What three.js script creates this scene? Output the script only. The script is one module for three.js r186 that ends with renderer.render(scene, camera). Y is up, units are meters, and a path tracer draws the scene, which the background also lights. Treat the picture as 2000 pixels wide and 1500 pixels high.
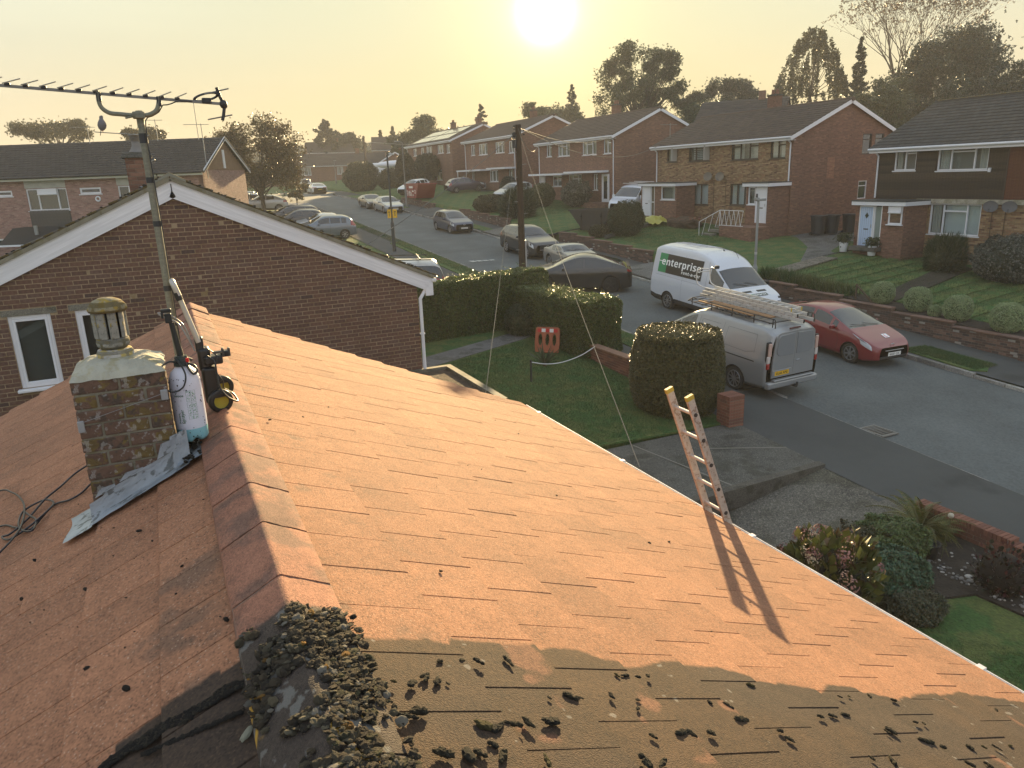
import * as THREE from 'three';
import { mergeGeometries, toCreasedNormals } from 'three/addons/utils/BufferGeometryUtils.js';
import { RoundedBoxGeometry } from 'three/addons/geometries/RoundedBoxGeometry.js';

// ---------------------------------------------------------------- camera, light, exposure
// Origin = the photographer's eye, standing at the ridge of a bungalow roof. -z runs along the ridge (up the road), +x points at the road.
const scene = new THREE.Scene();
const camera = new THREE.PerspectiveCamera(54.7, 4 / 3, 0.05, 4000);
camera.quaternion.setFromRotationMatrix(new THREE.Matrix4().makeBasis(
  new THREE.Vector3(0.90447, -0.03549, 0.42506), new THREE.Vector3(0.14619, 0.96197, -0.23075), new THREE.Vector3(-0.40070, 0.27085, 0.87526)));
const EXPOSURE = 3.2;
const SUN_AZ = 27.9 * Math.PI / 180, SUN_EL = 10.75 * Math.PI / 180;
const SUN = new THREE.Vector3(Math.sin(SUN_AZ) * Math.cos(SUN_EL), Math.sin(SUN_EL), -Math.cos(SUN_AZ) * Math.cos(SUN_EL));
const sun = new THREE.DirectionalLight(new THREE.Color(1, 0.73, 0.37), 5);
sun.name = 'sun';
sun.position.copy(SUN).multiplyScalar(150).add(new THREE.Vector3(12, -3, -25));
sun.target.position.set(12, -3, -25);
scene.add(sun, sun.target);
sun.castShadow = true; sun.shadow.radius = 1.1; sun.shadow.mapSize.set(4096, 4096);
Object.assign(sun.shadow.camera, { left: -90, right: 90, top: 60, bottom: -60, near: 1, far: 400 });
scene.fog = new THREE.FogExp2(new THREE.Color(0.96, 0.95, 0.93), 0.0009);

const clamp = (x, a = 0, b = 1) => Math.min(b, Math.max(a, x));
const lerp = (a, b, t) => a + (b - a) * t;
const smooth = (a, b, x) => { const t = clamp((x - a) / (b - a)); return t * t * (3 - 2 * t); };
const mix3 = (a, b, t) => [lerp(a[0], b[0], t), lerp(a[1], b[1], t), lerp(a[2], b[2], t)];
function rng(seed) { let a = seed >>> 0; return () => { a = (a + 0x6D2B79F5) | 0; let t = Math.imul(a ^ (a >>> 15), 1 | a); t = (t + Math.imul(t ^ (t >>> 7), 61 | t)) ^ t; return ((t ^ (t >>> 14)) >>> 0) / 4294967296; }; }
const rnd = (() => { const r = rng(11); return (a = 1, b) => b === undefined ? r() * a : a + r() * (b - a); })();
// tileable value noise
const LAT = (() => { const r = rng(5), a = new Float32Array(65536); for (let i = 0; i < 65536; i++) a[i] = r(); return a; })();
function vn(x, y, p, s = 0) {
  let xi = Math.floor(x), yi = Math.floor(y); const fx = x - xi, fy = y - yi, u = fx * fx * (3 - 2 * fx), v = fy * fy * (3 - 2 * fy);
  xi = ((xi % p) + p) % p; yi = ((yi % p) + p) % p; const x1 = (xi + 1) % p, y1 = (yi + 1) % p;
  const h = (i, j) => LAT[(i * 7919 + j * 104729 + s * 1301 + ((i * j) << 3)) & 65535];
  return lerp(lerp(h(xi, yi), h(x1, yi), u), lerp(h(xi, y1), h(x1, y1), u), v);
}
function fbm(u, v, p, oct, s = 0) { let a = 0, w = 0.5, t = 0; for (let k = 0; k < oct; k++) { a += w * vn(u * p, v * p, p, s + k); t += w; w *= 0.55; p *= 2; } return a / t; }
const enc = (x) => { x = clamp(x); return 255 * (x <= 0.0031308 ? 12.92 * x : 1.055 * Math.pow(x, 1 / 2.4) - 0.055); };
function tex(w, h, f, srgb = true) {
  const d = new Uint8Array(w * h * 4);
  for (let j = 0; j < h; j++) for (let i = 0; i < w; i++) {
    const c = f((i + 0.5) / w, (j + 0.5) / h, i, j), o = (j * w + i) * 4;
    if (typeof c === 'number') { d[o] = d[o + 1] = d[o + 2] = 255 * clamp(c); d[o + 3] = 255; }
    else { for (let k = 0; k < 3; k++) d[o + k] = srgb ? enc(c[k]) : 255 * clamp(c[k]); d[o + 3] = 255; }
  }
  const t = new THREE.DataTexture(d, w, h, THREE.RGBAFormat);
  t.magFilter = THREE.LinearFilter; t.minFilter = THREE.LinearMipmapLinearFilter; t.generateMipmaps = true; t.wrapS = t.wrapT = THREE.RepeatWrapping;
  if (srgb) t.colorSpace = THREE.SRGBColorSpace;
  t.needsUpdate = true; return t;
}
function rep(t, mx, my = mx) { const c = t.clone(); c.repeat.set(1 / mx, 1 / my); c.needsUpdate = true; return c; }

// ---------------------------------------------------------------- sky: a hazy autumn evening, sun low up the road
{
  const W = 2048, H = 1024, d = new Float32Array(W * H * 4), k = 1 / EXPOSURE;
  for (let j = 0; j < H; j++) for (let i = 0; i < W; i++) {
    const el = ((j + 0.5) / H - 0.5) * Math.PI, az = ((i + 0.5) / W - 0.5) * 2 * Math.PI;
    const y = Math.sin(el), c = Math.cos(el), x = c * Math.cos(az), z = c * Math.sin(az);
    const cosg = x * SUN.x + y * SUN.y + z * SUN.z, g = Math.acos(clamp(cosg, -1, 1)) * 180 / Math.PI;
    const e = Math.max(0, el * 180 / Math.PI);
    const hz = Math.hypot(SUN.x, SUN.z), ca = c > 1e-4 ? (x * SUN.x + z * SUN.z) / (c * hz) : 1;   // 1 toward the sun, -1 away
    const near = Math.pow(0.5 + 0.5 * ca, 2.2);
    const low = mix3([0.74, 0.75, 0.80], [0.92, 0.71, 0.34], near), mid = mix3([0.74, 0.82, 0.92], [0.80, 0.81, 0.58], near), high = mix3([0.56, 0.68, 0.86], [0.60, 0.70, 0.80], near);
    let col = mix3(low, mid, smooth(0, 13, e)); col = mix3(col, high, smooth(13, 60, e));
    const streak = fbm((az / 6.2832 + 0.5), e / 90 * 1.0, 6, 5, 3);
    const wisp = smooth(0.5, 0.8, fbm(az / 6.2832 + 0.5 + 0.02 * streak, e / 22, 8, 5, 9)) * smooth(3, 12, e) * 0.05;
    const a1 = 5 * Math.exp(-Math.pow(g / 1.25, 2)), a2 = 1.5 * Math.exp(-g / 2.3), a3 = 0.32 * Math.exp(-g / 11);
    const o = (j * W + i) * 4;
    d[o] = k * (col[0] + wisp + a1 + a2 * 0.9 + a3 * 0.75); d[o + 1] = k * (col[1] + wisp * 0.9 + a1 * 0.95 + a2 * 0.78 + a3 * 0.5); d[o + 2] = k * (col[2] + wisp * 0.6 + a1 * 0.75 + a2 * 0.36 + a3 * 0.06); d[o + 3] = 1;
  }
  const t = new THREE.DataTexture(d, W, H, THREE.RGBAFormat, THREE.FloatType);
  t.mapping = THREE.EquirectangularReflectionMapping; t.magFilter = THREE.LinearFilter; t.minFilter = THREE.LinearFilter; t.needsUpdate = true;
  scene.background = t; scene.environment = t;
}

// ---------------------------------------------------------------- builders
const V3 = (x, y, z) => new THREE.Vector3(x, y, z);
const taken = {};
function numbered(n) { const k = taken[n] = (taken[n] ?? -1) + 1; return k ? n + '_' + String(k).padStart(3, '0') : n; }
function thing(name, label, category, group, pos = [0, 0, 0], ry = 0) {
  const o = new THREE.Group(); o.name = numbered(name); o.position.set(...pos); o.rotation.order = 'YXZ'; o.rotation.y = ry;
  o.userData.label = label; o.userData.category = category; if (group) o.userData.group = group; scene.add(o); return o;
}
function copyOf(src, label, pos, ry, group) { const o = src.clone(); o.name = numbered(src.name.replace(/_\d\d\d$/, '')); o.userData = { ...src.userData, label }; if (group) o.userData.group = group; if (pos) o.position.set(...pos); if (ry !== undefined) o.rotation.y = ry; scene.add(o); return o; }
function join(list) {
  list = (Array.isArray(list) ? list : [list]).filter(Boolean);
  const hasColor = list.some((g) => g.attributes.color);
  list = list.map((g) => {
    g = g.index ? g.toNonIndexed() : g.clone();
    for (const k of Object.keys(g.attributes)) if (!['position', 'normal', 'uv', 'color'].includes(k)) g.deleteAttribute(k);
    if (!g.attributes.normal) g.computeVertexNormals();
    if (!g.attributes.uv) g.setAttribute('uv', new THREE.BufferAttribute(new Float32Array(g.attributes.position.count * 2), 2));
    if (hasColor && !g.attributes.color) g.setAttribute('color', new THREE.BufferAttribute(new Float32Array(g.attributes.position.count * 3).fill(1), 3));
    g.morphAttributes = {}; return g;
  });
  return list.length === 1 ? list[0] : mergeGeometries(list);
}
function part(parent, name, geoms, mat, label) {
  const m = new THREE.Mesh(Array.isArray(geoms) ? join(geoms) : geoms, mat); m.name = name; if (label) m.userData.label = label; parent.add(m); return m;
}
function stuffPart(parent, name, geoms, mat) { const m = part(parent, name, geoms, mat); m.userData.kind = 'stuff'; return m; }
function struct(name, geoms, mat, label) { const m = new THREE.Mesh(Array.isArray(geoms) ? join(geoms) : geoms, mat); m.name = numbered(name); m.userData.kind = 'structure'; if (label) m.userData.label = label; scene.add(m); return m; }
function single(name, geoms, mat, label, category, group) { const m = new THREE.Mesh(Array.isArray(geoms) ? join(geoms) : geoms, mat); m.name = numbered(name); Object.assign(m.userData, { label, category }); if (group) m.userData.group = group; scene.add(m); return m; }
// box by centre; uv in metres by the way each face points
function uvBox(g, ox = 0, oy = 0) {
  if (g.index) g = g.toNonIndexed(); const p = g.attributes.position, n = g.attributes.normal, uv = new Float32Array(p.count * 2);
  for (let i = 0; i < p.count; i++) {
    const ax = Math.abs(n.getX(i)), ay = Math.abs(n.getY(i)), az = Math.abs(n.getZ(i)), x = p.getX(i), y = p.getY(i), z = p.getZ(i);
    const [u, v] = ay > ax && ay > az ? [x, z] : ax > az ? [z, y] : [x, y]; uv[i * 2] = u + ox; uv[i * 2 + 1] = v + oy;
  }
  g.setAttribute('uv', new THREE.BufferAttribute(uv, 2)); return g;
}
const box = (w, h, d, x = 0, y = 0, z = 0) => uvBox(new THREE.BoxGeometry(w, h, d).translate(x, y, z));
const rbox = (w, h, d, r, x = 0, y = 0, z = 0, s = 2) => uvBox(new RoundedBoxGeometry(w, h, d, s, r).translate(x, y, z));
const cyl = (r0, r1, h, x = 0, y = 0, z = 0, n = 16, open = false) => new THREE.CylinderGeometry(r0, r1, h, n, 1, open).translate(x, y, z);
function rod(a, b, r0, r1 = r0, n = 8) {   // tapered rod from a to b
  const A = V3(...a), B = V3(...b), d = B.clone().sub(A), g = new THREE.CylinderGeometry(r1, r0, d.length(), n, 1);
  g.applyQuaternion(new THREE.Quaternion().setFromUnitVectors(V3(0, 1, 0), d.clone().normalize())); g.translate((a[0] + b[0]) / 2, (a[1] + b[1]) / 2, (a[2] + b[2]) / 2); return g;
}
function beam(a, b, w, h, up = [0, 1, 0]) {  // rectangular bar from a to b, w across, h along up
  const A = V3(...a), B = V3(...b), d = B.clone().sub(A), L = d.length(); d.normalize();
  const s = V3().crossVectors(d, V3(...up)).normalize(), u = V3().crossVectors(s, d), g = new THREE.BoxGeometry(w, h, L);
  g.applyMatrix4(new THREE.Matrix4().makeBasis(s, u, d.clone().negate())); g.translate((a[0] + b[0]) / 2, (a[1] + b[1]) / 2, (a[2] + b[2]) / 2); return g;
}
const tube = (pts, r, seg = 40, n = 8, closed = false) => new THREE.TubeGeometry(new THREE.CatmullRomCurve3(pts.map((p) => V3(...p)), closed, 'centripetal'), seg, r, n, closed);
const lathe = (pts, n = 28, x = 0, y = 0, z = 0) => new THREE.LatheGeometry(pts.map((p) => new THREE.Vector2(...p)), n).translate(x, y, z);
function tint(g, c) { const n = g.attributes.position.count, a = new Float32Array(n * 3); for (let i = 0; i < n; i++) { a[i * 3] = c[0]; a[i * 3 + 1] = c[1]; a[i * 3 + 2] = c[2]; } g.setAttribute('color', new THREE.BufferAttribute(a, 3)); return g; }
function mesh3(pos, idx, uv) { const g = new THREE.BufferGeometry(); g.setAttribute('position', new THREE.Float32BufferAttribute(pos, 3)); if (uv) g.setAttribute('uv', new THREE.Float32BufferAttribute(uv, 2)); g.setIndex(idx); g.computeVertexNormals(); return g; }
// grid sheet from f(i/nu, j/nv) -> [x,y,z,(u,v)]
function sheet(nu, nv, f) {
  const p = [], t = [], ix = [];
  for (let j = 0; j <= nv; j++) for (let i = 0; i <= nu; i++) { const q = f(i / nu, j / nv); p.push(q[0], q[1], q[2]); t.push(q[3] ?? q[0], q[4] ?? q[2]); }
  for (let j = 0; j < nv; j++) for (let i = 0; i < nu; i++) { const a = j * (nu + 1) + i, b = a + 1, c = a + nu + 1, d = c + 1; ix.push(a, c, b, b, c, d); }
  return mesh3(p, ix, t);
}
// flat polygon in x,z (list of [x,z]) laid at height y(x,z), with a skirt, counter-clockwise seen from above or not
function slab(pts, yf, depth = 0.12, div = 0) {
  const s = new THREE.Shape(pts.map((q) => new THREE.Vector2(q[0], -q[1])));
  const g = new THREE.ExtrudeGeometry(s, { depth, bevelEnabled: false, steps: 1 }); g.rotateX(-Math.PI / 2); g.translate(0, -depth, 0);
  const p = g.attributes.position; for (let i = 0; i < p.count; i++) p.setY(i, p.getY(i) + yf(p.getX(i), p.getZ(i)));
  g.computeVertexNormals(); return uvBox(g);
}
const std = (o) => new THREE.MeshStandardMaterial({ roughness: 0.85, ...o, color: o.color ? new THREE.Color().setRGB(...o.color) : new THREE.Color(1, 1, 1) });
const phys = (o) => new THREE.MeshPhysicalMaterial({ ...o, color: o.color ? new THREE.Color().setRGB(...o.color) : new THREE.Color(1, 1, 1) });
function canvasTex(w, h, draw) { const c = document.createElement('canvas'); c.width = w; c.height = h; const x = c.getContext('2d'); draw(x, w, h); const t = new THREE.CanvasTexture(c); t.colorSpace = THREE.SRGBColorSpace; return t; }

// ---------------------------------------------------------------- terrain heights
const RZ = [[-60, -10.5], [-30, -8.7], [-10, -7.45], [0, -6.88], [8, -6.40], [14, -6.05], [30, -5.05], [47, -4.05], [60, -3.28], [75, -2.5], [90, -1.88], [105, -1.42], [130, -0.8], [170, 0.3], [260, 2.5], [600, 5], [1600, 6]];
function road(z) { const q = -z; for (let i = 1; i < RZ.length; i++) if (q <= RZ[i][0] || i === RZ.length - 1) { const [a, ya] = RZ[i - 1], [b, yb] = RZ[i]; return ya + (yb - ya) * clamp((q - a) / (b - a), -5, 1); } return 0; }
const KL = 14.5, KR = 20.7, WL = 12.0, WR = 23.3;    // kerbs and garden walls
function ground(x, z) {
  const b = road(z);
  if (x < WL) return b + 0.1 + 0.2 * clamp((WL - x) / 7.8) + Math.max(0, -x - 40) * 0.01;
  if (x > WR) return b + 0.65 + 0.5 * clamp((x - WR) / 8) + clamp(x - 40, 0, 60) * 0.075;
  return b + (x < KL || x > KR ? 0.1 : 0);
}
// ---------------------------------------------------------------- surface textures (albedo, real colours)
const T = {};
T.asphalt = tex(1024, 1024, (u, v, i, j) => { const m = fbm(u, v, 4, 5, 1), s = LAT[(i * 131 + j * 7177) & 65535], g = fbm(u, v, 128, 2, 4); const k = 0.62 + 0.5 * m + 0.4 * (g - 0.5) + (s > 0.965 ? 0.55 : s < 0.05 ? -0.3 : 0) * 0.6; return [0.118 * k, 0.132 * k, 0.13 * k]; });
T.pave = tex(1024, 1024, (u, v, i, j) => { const m = fbm(u, v, 3, 6, 21), s = LAT[(i * 171 + j * 3177) & 65535], st = smooth(0.55, 0.75, fbm(u, v, 5, 5, 33)); const k = 0.6 + 0.55 * m + (s > 0.97 ? 0.5 : 0) - 0.25 * st; return [0.075 * k, 0.08 * k, 0.078 * k]; });
T.concrete = tex(1024, 1024, (u, v, i, j) => { const m = fbm(u, v, 4, 5, 41), g = vn(u * 220, v * 220, 220, 3), s = LAT[(i * 97 + j * 5279) & 65535], moss = smooth(0.52, 0.7, fbm(u, v, 6, 5, 47)); const k = 0.5 + 0.7 * m + (g > 0.72 ? 0.6 : g < 0.25 ? -0.35 : 0) + (s > 0.985 ? 0.8 : 0); return mix3([0.145 * k, 0.14 * k, 0.125 * k], [0.07 * k, 0.07 * k, 0.05 * k], moss * 0.7); });
T.conbump = tex(512, 512, (u, v) => vn(u * 110, v * 110, 110, 3) * 0.7 + vn(u * 220, v * 220, 220, 6) * 0.3, false);
T.grass = tex(1024, 1024, (u, v, i, j) => { const m = fbm(u, v, 5, 5, 51), g = vn(u * 256, v * 90, 90, 7), s = fbm(u, v, 40, 3, 57); const k = 0.45 + 0.6 * g + 0.5 * s; return mix3([0.046 * k, 0.105 * k, 0.022 * k], [0.098 * k, 0.125 * k, 0.032 * k], smooth(0.42, 0.66, m)); });
T.soil = tex(512, 512, (u, v, i, j) => { const m = fbm(u, v, 8, 6, 61), s = LAT[(i * 31 + j * 977) & 65535]; const k = 0.4 + m + (s > 0.985 ? 1.2 : 0); return [0.045 * k, 0.035 * k, 0.026 * k]; });
T.grain = tex(1024, 1024, (u, v, i, j) => { const g = vn(u * 330, v * 330, 330, 2), h = vn(u * 512, v * 512, 512, 5); return 0.55 * g + 0.45 * h; }, false);
T.rough = tex(512, 512, (u, v) => fbm(u, v, 16, 5, 71), false);
T.noise = tex(512, 512, (u, v) => { const k = 0.8 + 0.4 * fbm(u, v, 6, 6, 77); return [k * 0.8, k * 0.8, k * 0.8]; });
// brickwork for walls too far away to take their bricks apart: stretcher bond, 8 bricks x 16 courses = 1.8 x 1.2 m
function brickTex(cols, mortar, seed, odd = 0, oddCol = [0.1, 0.06, 0.05]) {
  const R = rng(seed), tone = []; for (let i = 0; i < 8 * 16; i++) { const a = cols[Math.floor(R() * cols.length)], k = 0.82 + 0.36 * R(); tone.push(R() < odd ? oddCol : [a[0] * k, a[1] * k, a[2] * k]); }
  return tex(768, 512, (u, v, i, j) => {
    const row = Math.floor(v * 16), fy = v * 16 - row, x = u * 8 + (row % 2) * 0.5, col = Math.floor(x) % 8, fx = x - Math.floor(x);
    const n = 0.8 + 0.4 * fbm(u, v, 24, 4, seed % 50), big = 0.85 + 0.3 * fbm(u, v, 3, 4, (seed + 3) % 50);
    if (fy < 0.14 || fx < 0.045) return [mortar[0] * n, mortar[1] * n, mortar[2] * n];
    const c = tone[row * 8 + col]; return [c[0] * n * big, c[1] * n * big, c[2] * n * big];
  });
}
const brickB = tex(384, 256, (u, v) => { const row = Math.floor(v * 16), fy = v * 16 - row, x = u * 8 + (row % 2) * 0.5, fx = x - Math.floor(x); return fy < 0.14 || fx < 0.045 ? 0 : 1; }, false);
const brickMat = (t) => std({ map: rep(t, 1.8, 1.2), bumpMap: rep(brickB, 1.8, 1.2), bumpScale: 0.006, roughness: 0.9 });
T.redBrick = brickTex([[0.2, 0.1, 0.068], [0.175, 0.09, 0.062], [0.215, 0.112, 0.076]], [0.2, 0.15, 0.11], 101);
T.buffBrick = brickTex([[0.27, 0.18, 0.09], [0.24, 0.15, 0.075], [0.3, 0.2, 0.11], [0.22, 0.12, 0.065]], [0.22, 0.18, 0.13], 103, 0.07, [0.12, 0.06, 0.035]);
T.paleBrick = brickTex([[0.30, 0.17, 0.14], [0.27, 0.15, 0.125], [0.33, 0.2, 0.165]], [0.3, 0.24, 0.2], 107);
const M = {
  asphalt: std({ map: rep(T.asphalt, 5), roughness: 0.9, vertexColors: true }),
  pave: std({ map: rep(T.pave, 6), roughness: 0.92 }),
  concrete: std({ map: rep(T.concrete, 2.6), bumpMap: rep(T.conbump, 1.3), bumpScale: 0.006, roughness: 0.85, color: [0.72, 0.72, 0.7] }),
  drive: std({ map: rep(T.concrete, 4.2), roughness: 0.9, color: [0.98, 0.94, 0.86], bumpMap: rep(T.conbump, 1.1), bumpScale: 0.008 }),
  grass: std({ map: rep(T.grass, 2.2), bumpMap: rep(T.rough, 0.5), bumpScale: 0.03, roughness: 0.95 }),
  soil: std({ map: rep(T.soil, 1.2), bumpMap: rep(T.rough, 0.6), bumpScale: 0.03, roughness: 1 }),
  kerb: std({ map: rep(T.concrete, 1.7), color: [2.1, 2.1, 2.15], roughness: 0.9 }),
  redBrick: brickMat(T.redBrick), buffBrick: brickMat(T.buffBrick), paleBrick: brickMat(T.paleBrick),
  white: std({ color: [0.72, 0.73, 0.76], roughness: 0.35 }), whiteDull: std({ map: rep(T.noise, 0.7), color: [0.9, 0.9, 0.92], roughness: 0.6 }),
  darkFrame: std({ color: [0.05, 0.035, 0.025], roughness: 0.5 }),
  black: std({ color: [0.012, 0.012, 0.013], roughness: 0.5 }), blackSoft: std({ color: [0.02, 0.02, 0.02], roughness: 0.8 }),
  rubber: std({ color: [0.018, 0.018, 0.018], roughness: 0.85 }), steel: std({ color: [0.5, 0.5, 0.5], metalness: 0.9, roughness: 0.4 }), alu: std({ color: [0.62, 0.6, 0.58], metalness: 0.75, roughness: 0.42 }),
  pane: phys({ color: [0.9, 0.95, 0.95], transmission: 1, thickness: 0, roughness: 0.02, ior: 1.5 }),
  carGlass: phys({ color: [0.018, 0.022, 0.024], roughness: 0.04, clearcoat: 1, clearcoatRoughness: 0.02 }),
  room: std({ color: [0.2, 0.19, 0.17], roughness: 1 }), curtain: std({ color: [0.42, 0.4, 0.36], roughness: 1, side: THREE.DoubleSide }), net: std({ color: [0.5, 0.5, 0.5], roughness: 1 }),
  lead: std({ map: rep(tex(512, 512, (u, v, i, j) => { const m = fbm(u, v, 5, 6, 81), d = smooth(0.56, 0.7, fbm(u, v, 12, 5, 85)); const k = 0.65 + 0.7 * m; return mix3([0.30 * k, 0.33 * k, 0.36 * k], [0.07, 0.075, 0.07], d * 0.75); }), 0.5), roughness: 0.6, metalness: 0.25, bumpMap: rep(T.rough, 0.3), bumpScale: 0.004 }),
  redTile: std({ color: [0.2, 0.09, 0.06] }), metalPost: std({ color: [0.28, 0.29, 0.28], roughness: 0.6, metalness: 0.3 }), darkPost: std({ color: [0.04, 0.045, 0.045], roughness: 0.6 }),
  wood: std({ map: rep(tex(256, 512, (u, v) => { const k = 0.6 + 0.8 * fbm(u * 1, v * 0.12, 16, 4, 91); return [0.10 * k, 0.07 * k, 0.045 * k]; }), 0.3, 1.5), roughness: 0.9 }),
};
const darkTile = (c) => std({ color: c, map: rep(T.noise, 1.3), roughness: 0.88, vertexColors: true });

// ---------------------------------------------------------------- ground, road, kerbs, pavements
{
  const xs = [], zs = []; for (let x = -900; x < -60; x += 120) xs.push(x); for (let x = -60; x < 110; x += 3) xs.push(x); for (let x = 110; x < 1200; x += 110) xs.push(x);
  for (const k of [WL - 0.06, WL + 0.02, KL - 0.13, KL - 0.05, KR + 0.05, KR + 0.13, WR - 0.02, WR + 0.06, 4.4, 4.45]) xs.push(k); xs.sort((a, b) => a - b);
  for (let z = 60; z > -150; z -= 3) zs.push(z); for (let z = -150; z > -1600; z -= 90) zs.push(z); for (const z of [-13.4, -13.45, -2, 4]) zs.push(z); zs.sort((a, b) => b - a);
  const under = (x, z) => { let y = ground(x, z) - 0.03; if (x > WL - 0.04 && x < WR + 0.04 && z > -128) y = road(z) - 0.35; if (x < WL && z > -13.42) y = -7.6; if (x > 20 && z < -92 && z > -125 && x < 90) y -= 0.35; return y; };
  const p = [], t = [], ix = [], n = xs.length; for (const z of zs) for (const x of xs) { p.push(x, under(x, z), z); t.push(x, z); }
  for (let j = 0; j + 1 < zs.length; j++) for (let i = 0; i + 1 < n; i++) { const a = j * n + i, b = a + 1, c = a + n, d = c + 1; ix.push(a, b, c, b, d, c); }
  struct('ground', mesh3(p, ix, t), M.grass);
}
// centre line of the road: straight up the hill, then round to the right
const ROAD = []; for (let z = 50; z >= -96; z -= 2) ROAD.push([17.6, z]);
for (let a = 4; a <= 74; a += 5) { const q = a * Math.PI / 180; ROAD.push([17.6 + 20 * (1 - Math.cos(q)), -96 - 20 * Math.sin(q)]); }
for (let k = 1; k < 22; k++) { const [x, z] = ROAD[ROAD.length - 1]; ROAD.push([x + 3, z - 0.86]); }
function ribbon(o0, o1, yf, nx = 1, colour, from = 0, to = ROAD.length - 1) {
  const p = [], t = [], ix = [], cs = []; let s = 0;
  for (let i = from; i <= to; i++) {
    const a = ROAD[Math.max(0, i - 1)], b = ROAD[Math.min(ROAD.length - 1, i + 1)], dx = b[0] - a[0], dz = b[1] - a[1], L = Math.hypot(dx, dz); if (i > from) s += Math.hypot(ROAD[i][0] - ROAD[i - 1][0], ROAD[i][1] - ROAD[i - 1][1]);
    for (let k = 0; k <= nx; k++) { const o = lerp(o0, o1, k / nx), x = ROAD[i][0] - dz / L * o, z = ROAD[i][1] + dx / L * o; p.push(x, yf(ROAD[i][1], o), z); t.push(o, s); if (colour) cs.push(...colour(x, z, o)); }
  }
  for (let i = 0; i < to - from; i++) for (let k = 0; k < nx; k++) { const a = i * (nx + 1) + k, b = a + 1, c = a + nx + 1, d = c + 1; ix.push(a, b, c, b, d, c); }
  const g = mesh3(p, ix, t); if (colour) g.setAttribute('color', new THREE.Float32BufferAttribute(cs, 3)); return g;
}
const camber = (z, o) => road(z) + 0.05 * (1 - Math.pow(o / 3.1, 2)) - 0.03;
struct('road', ribbon(-3.1, 3.1, camber, 10, (x, z, o) => { const k = 0.86 + 0.22 * fbm(x / 40 + 3, z / 40 + 9, 8, 4, 2) + 0.12 * Math.exp(-Math.pow((Math.abs(o) - 0.9) / 0.45, 2)); return [k, k, k]; }), M.asphalt);
const flatP = (z) => road(z) + 0.1;
struct('pavement', ribbon(-5.66, -3.22, flatP), M.pave);
struct('pavement', ribbon(3.22, 5.75, flatP), M.pave);
// joints and patches in the road surface
for (const [pts, w] of [[[[14.6, -6.75], [16.2, -6.9], [18.4, -7.4], [20.6, -7.9]], 0.03], [[[14.6, -17.9], [16.5, -18.6], [18.6, -18.2], [20.6, -19.2]], 0.025], [[[14.7, -42], [17, -42.6], [20.6, -43]], 0.05]])
  struct('road_joint', sheet(24, 1, (u, v) => { const q = new THREE.CatmullRomCurve3(pts.map((a) => V3(a[0], 0, a[1]))).getPoint(u), o = q.x - 17.6; return [q.x, camber(q.z, o) + 0.005, q.z + (v - 0.5) * w * (1 + 0.5 * Math.sin(u * 60))]; }), std({ color: [0.035, 0.037, 0.037], roughness: 0.8, side: THREE.DoubleSide }));
// kerb stones, 0.9 m each
{
  const L = new THREE.Group(); L.name = 'left_kerb'; L.userData.kind = 'structure'; scene.add(L);
  const R = new THREE.Group(); R.name = 'right_kerb'; R.userData.kind = 'structure'; scene.add(R);
  const kg = [0, 1, 2].map((k) => rbox(0.125, 0.3, 0.905, 0.016, 0, -0.15, 0).applyMatrix4(new THREE.Matrix4().makeRotationX(0)));
  const km = [0.8, 1.0, 1.2].map((k) => { const m = M.kerb.clone(); m.color.multiplyScalar(k * 0.8); return m; }), kw = std({ map: rep(T.concrete, 1.7), color: [3.2, 3.2, 3.2], roughness: 0.8 });
  for (let k = 0; k < 130; k++) {
    const z = 12 - k * 0.915; if (z < -96) break;
    const sl = Math.atan2(road(z - 0.5) - road(z + 0.5), 1);
    const low = (z > -14.4 && z < -7.2) || (z < -26 && z > -30);
    for (const [grp, x, dy] of [[L, KL - 0.06, low ? -0.055 : 0], [R, KR + 0.06, z > -13.2 ? -0.05 : (z < -27 && z > -33) || (z < -46 && z > -50) || (z < -68 && z > -72) ? -0.06 : 0]]) {
      const white = grp === R && ((z > -13 && z < -6) || (z < -25 && z > -33) || (z < -44.5 && z > -47.5) || (z < -52 && z > -55));
      const m = part(grp, 'kerb_stone', kg[k % 3], white && rnd() < 0.8 ? kw : km[Math.floor(rnd() * 3)]); m.position.set(x + rnd(-0.006, 0.006), road(z) + 0.112 + dy + rnd(-0.004, 0.004), z); m.rotation.x = sl; m.rotation.y = rnd(-0.008, 0.008);
    }
  }
}
// grass verges between pavement and kerb
const onLand = (dy = 0.02) => (x, z) => ground(x, z) + dy;
const vergeY = (x, z) => road(z) + 0.1 + 0.035;
struct('grass_verge', slab([[21.0, -15.9], [22.0, -15.7], [22.1, -13.6], [21.2, -13.1], [20.85, -13.4]], vergeY, 0.06), M.grass);
struct('grass_verge', slab([[13.5, -24], [14.35, -24.3], [14.35, -16.6], [13.9, -16.4], [13.45, -17.5]], vergeY, 0.06), M.grass);
struct('grass_verge', slab([[13.3, -47], [14.3, -47.5], [14.35, -27], [13.6, -26.5], [13.2, -30]], vergeY, 0.06), M.grass);
struct('grass_verge', slab([[13.2, -66], [14.3, -66], [14.3, -56.5], [13.4, -56]], vergeY, 0.06), M.grass);
struct('grass_verge', slab([[21, -54], [22, -54], [22, -44], [21, -43.5]], vergeY, 0.06), M.grass);
struct('grass_verge', slab([[20.95, -92], [22.6, -92], [22.4, -79], [21, -78.5]], vergeY, 0.06), M.grass);
struct('grass_verge', slab([[20.95, -75], [22.2, -75], [22.0, -70], [21, -70]], vergeY, 0.06), M.grass);
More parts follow.
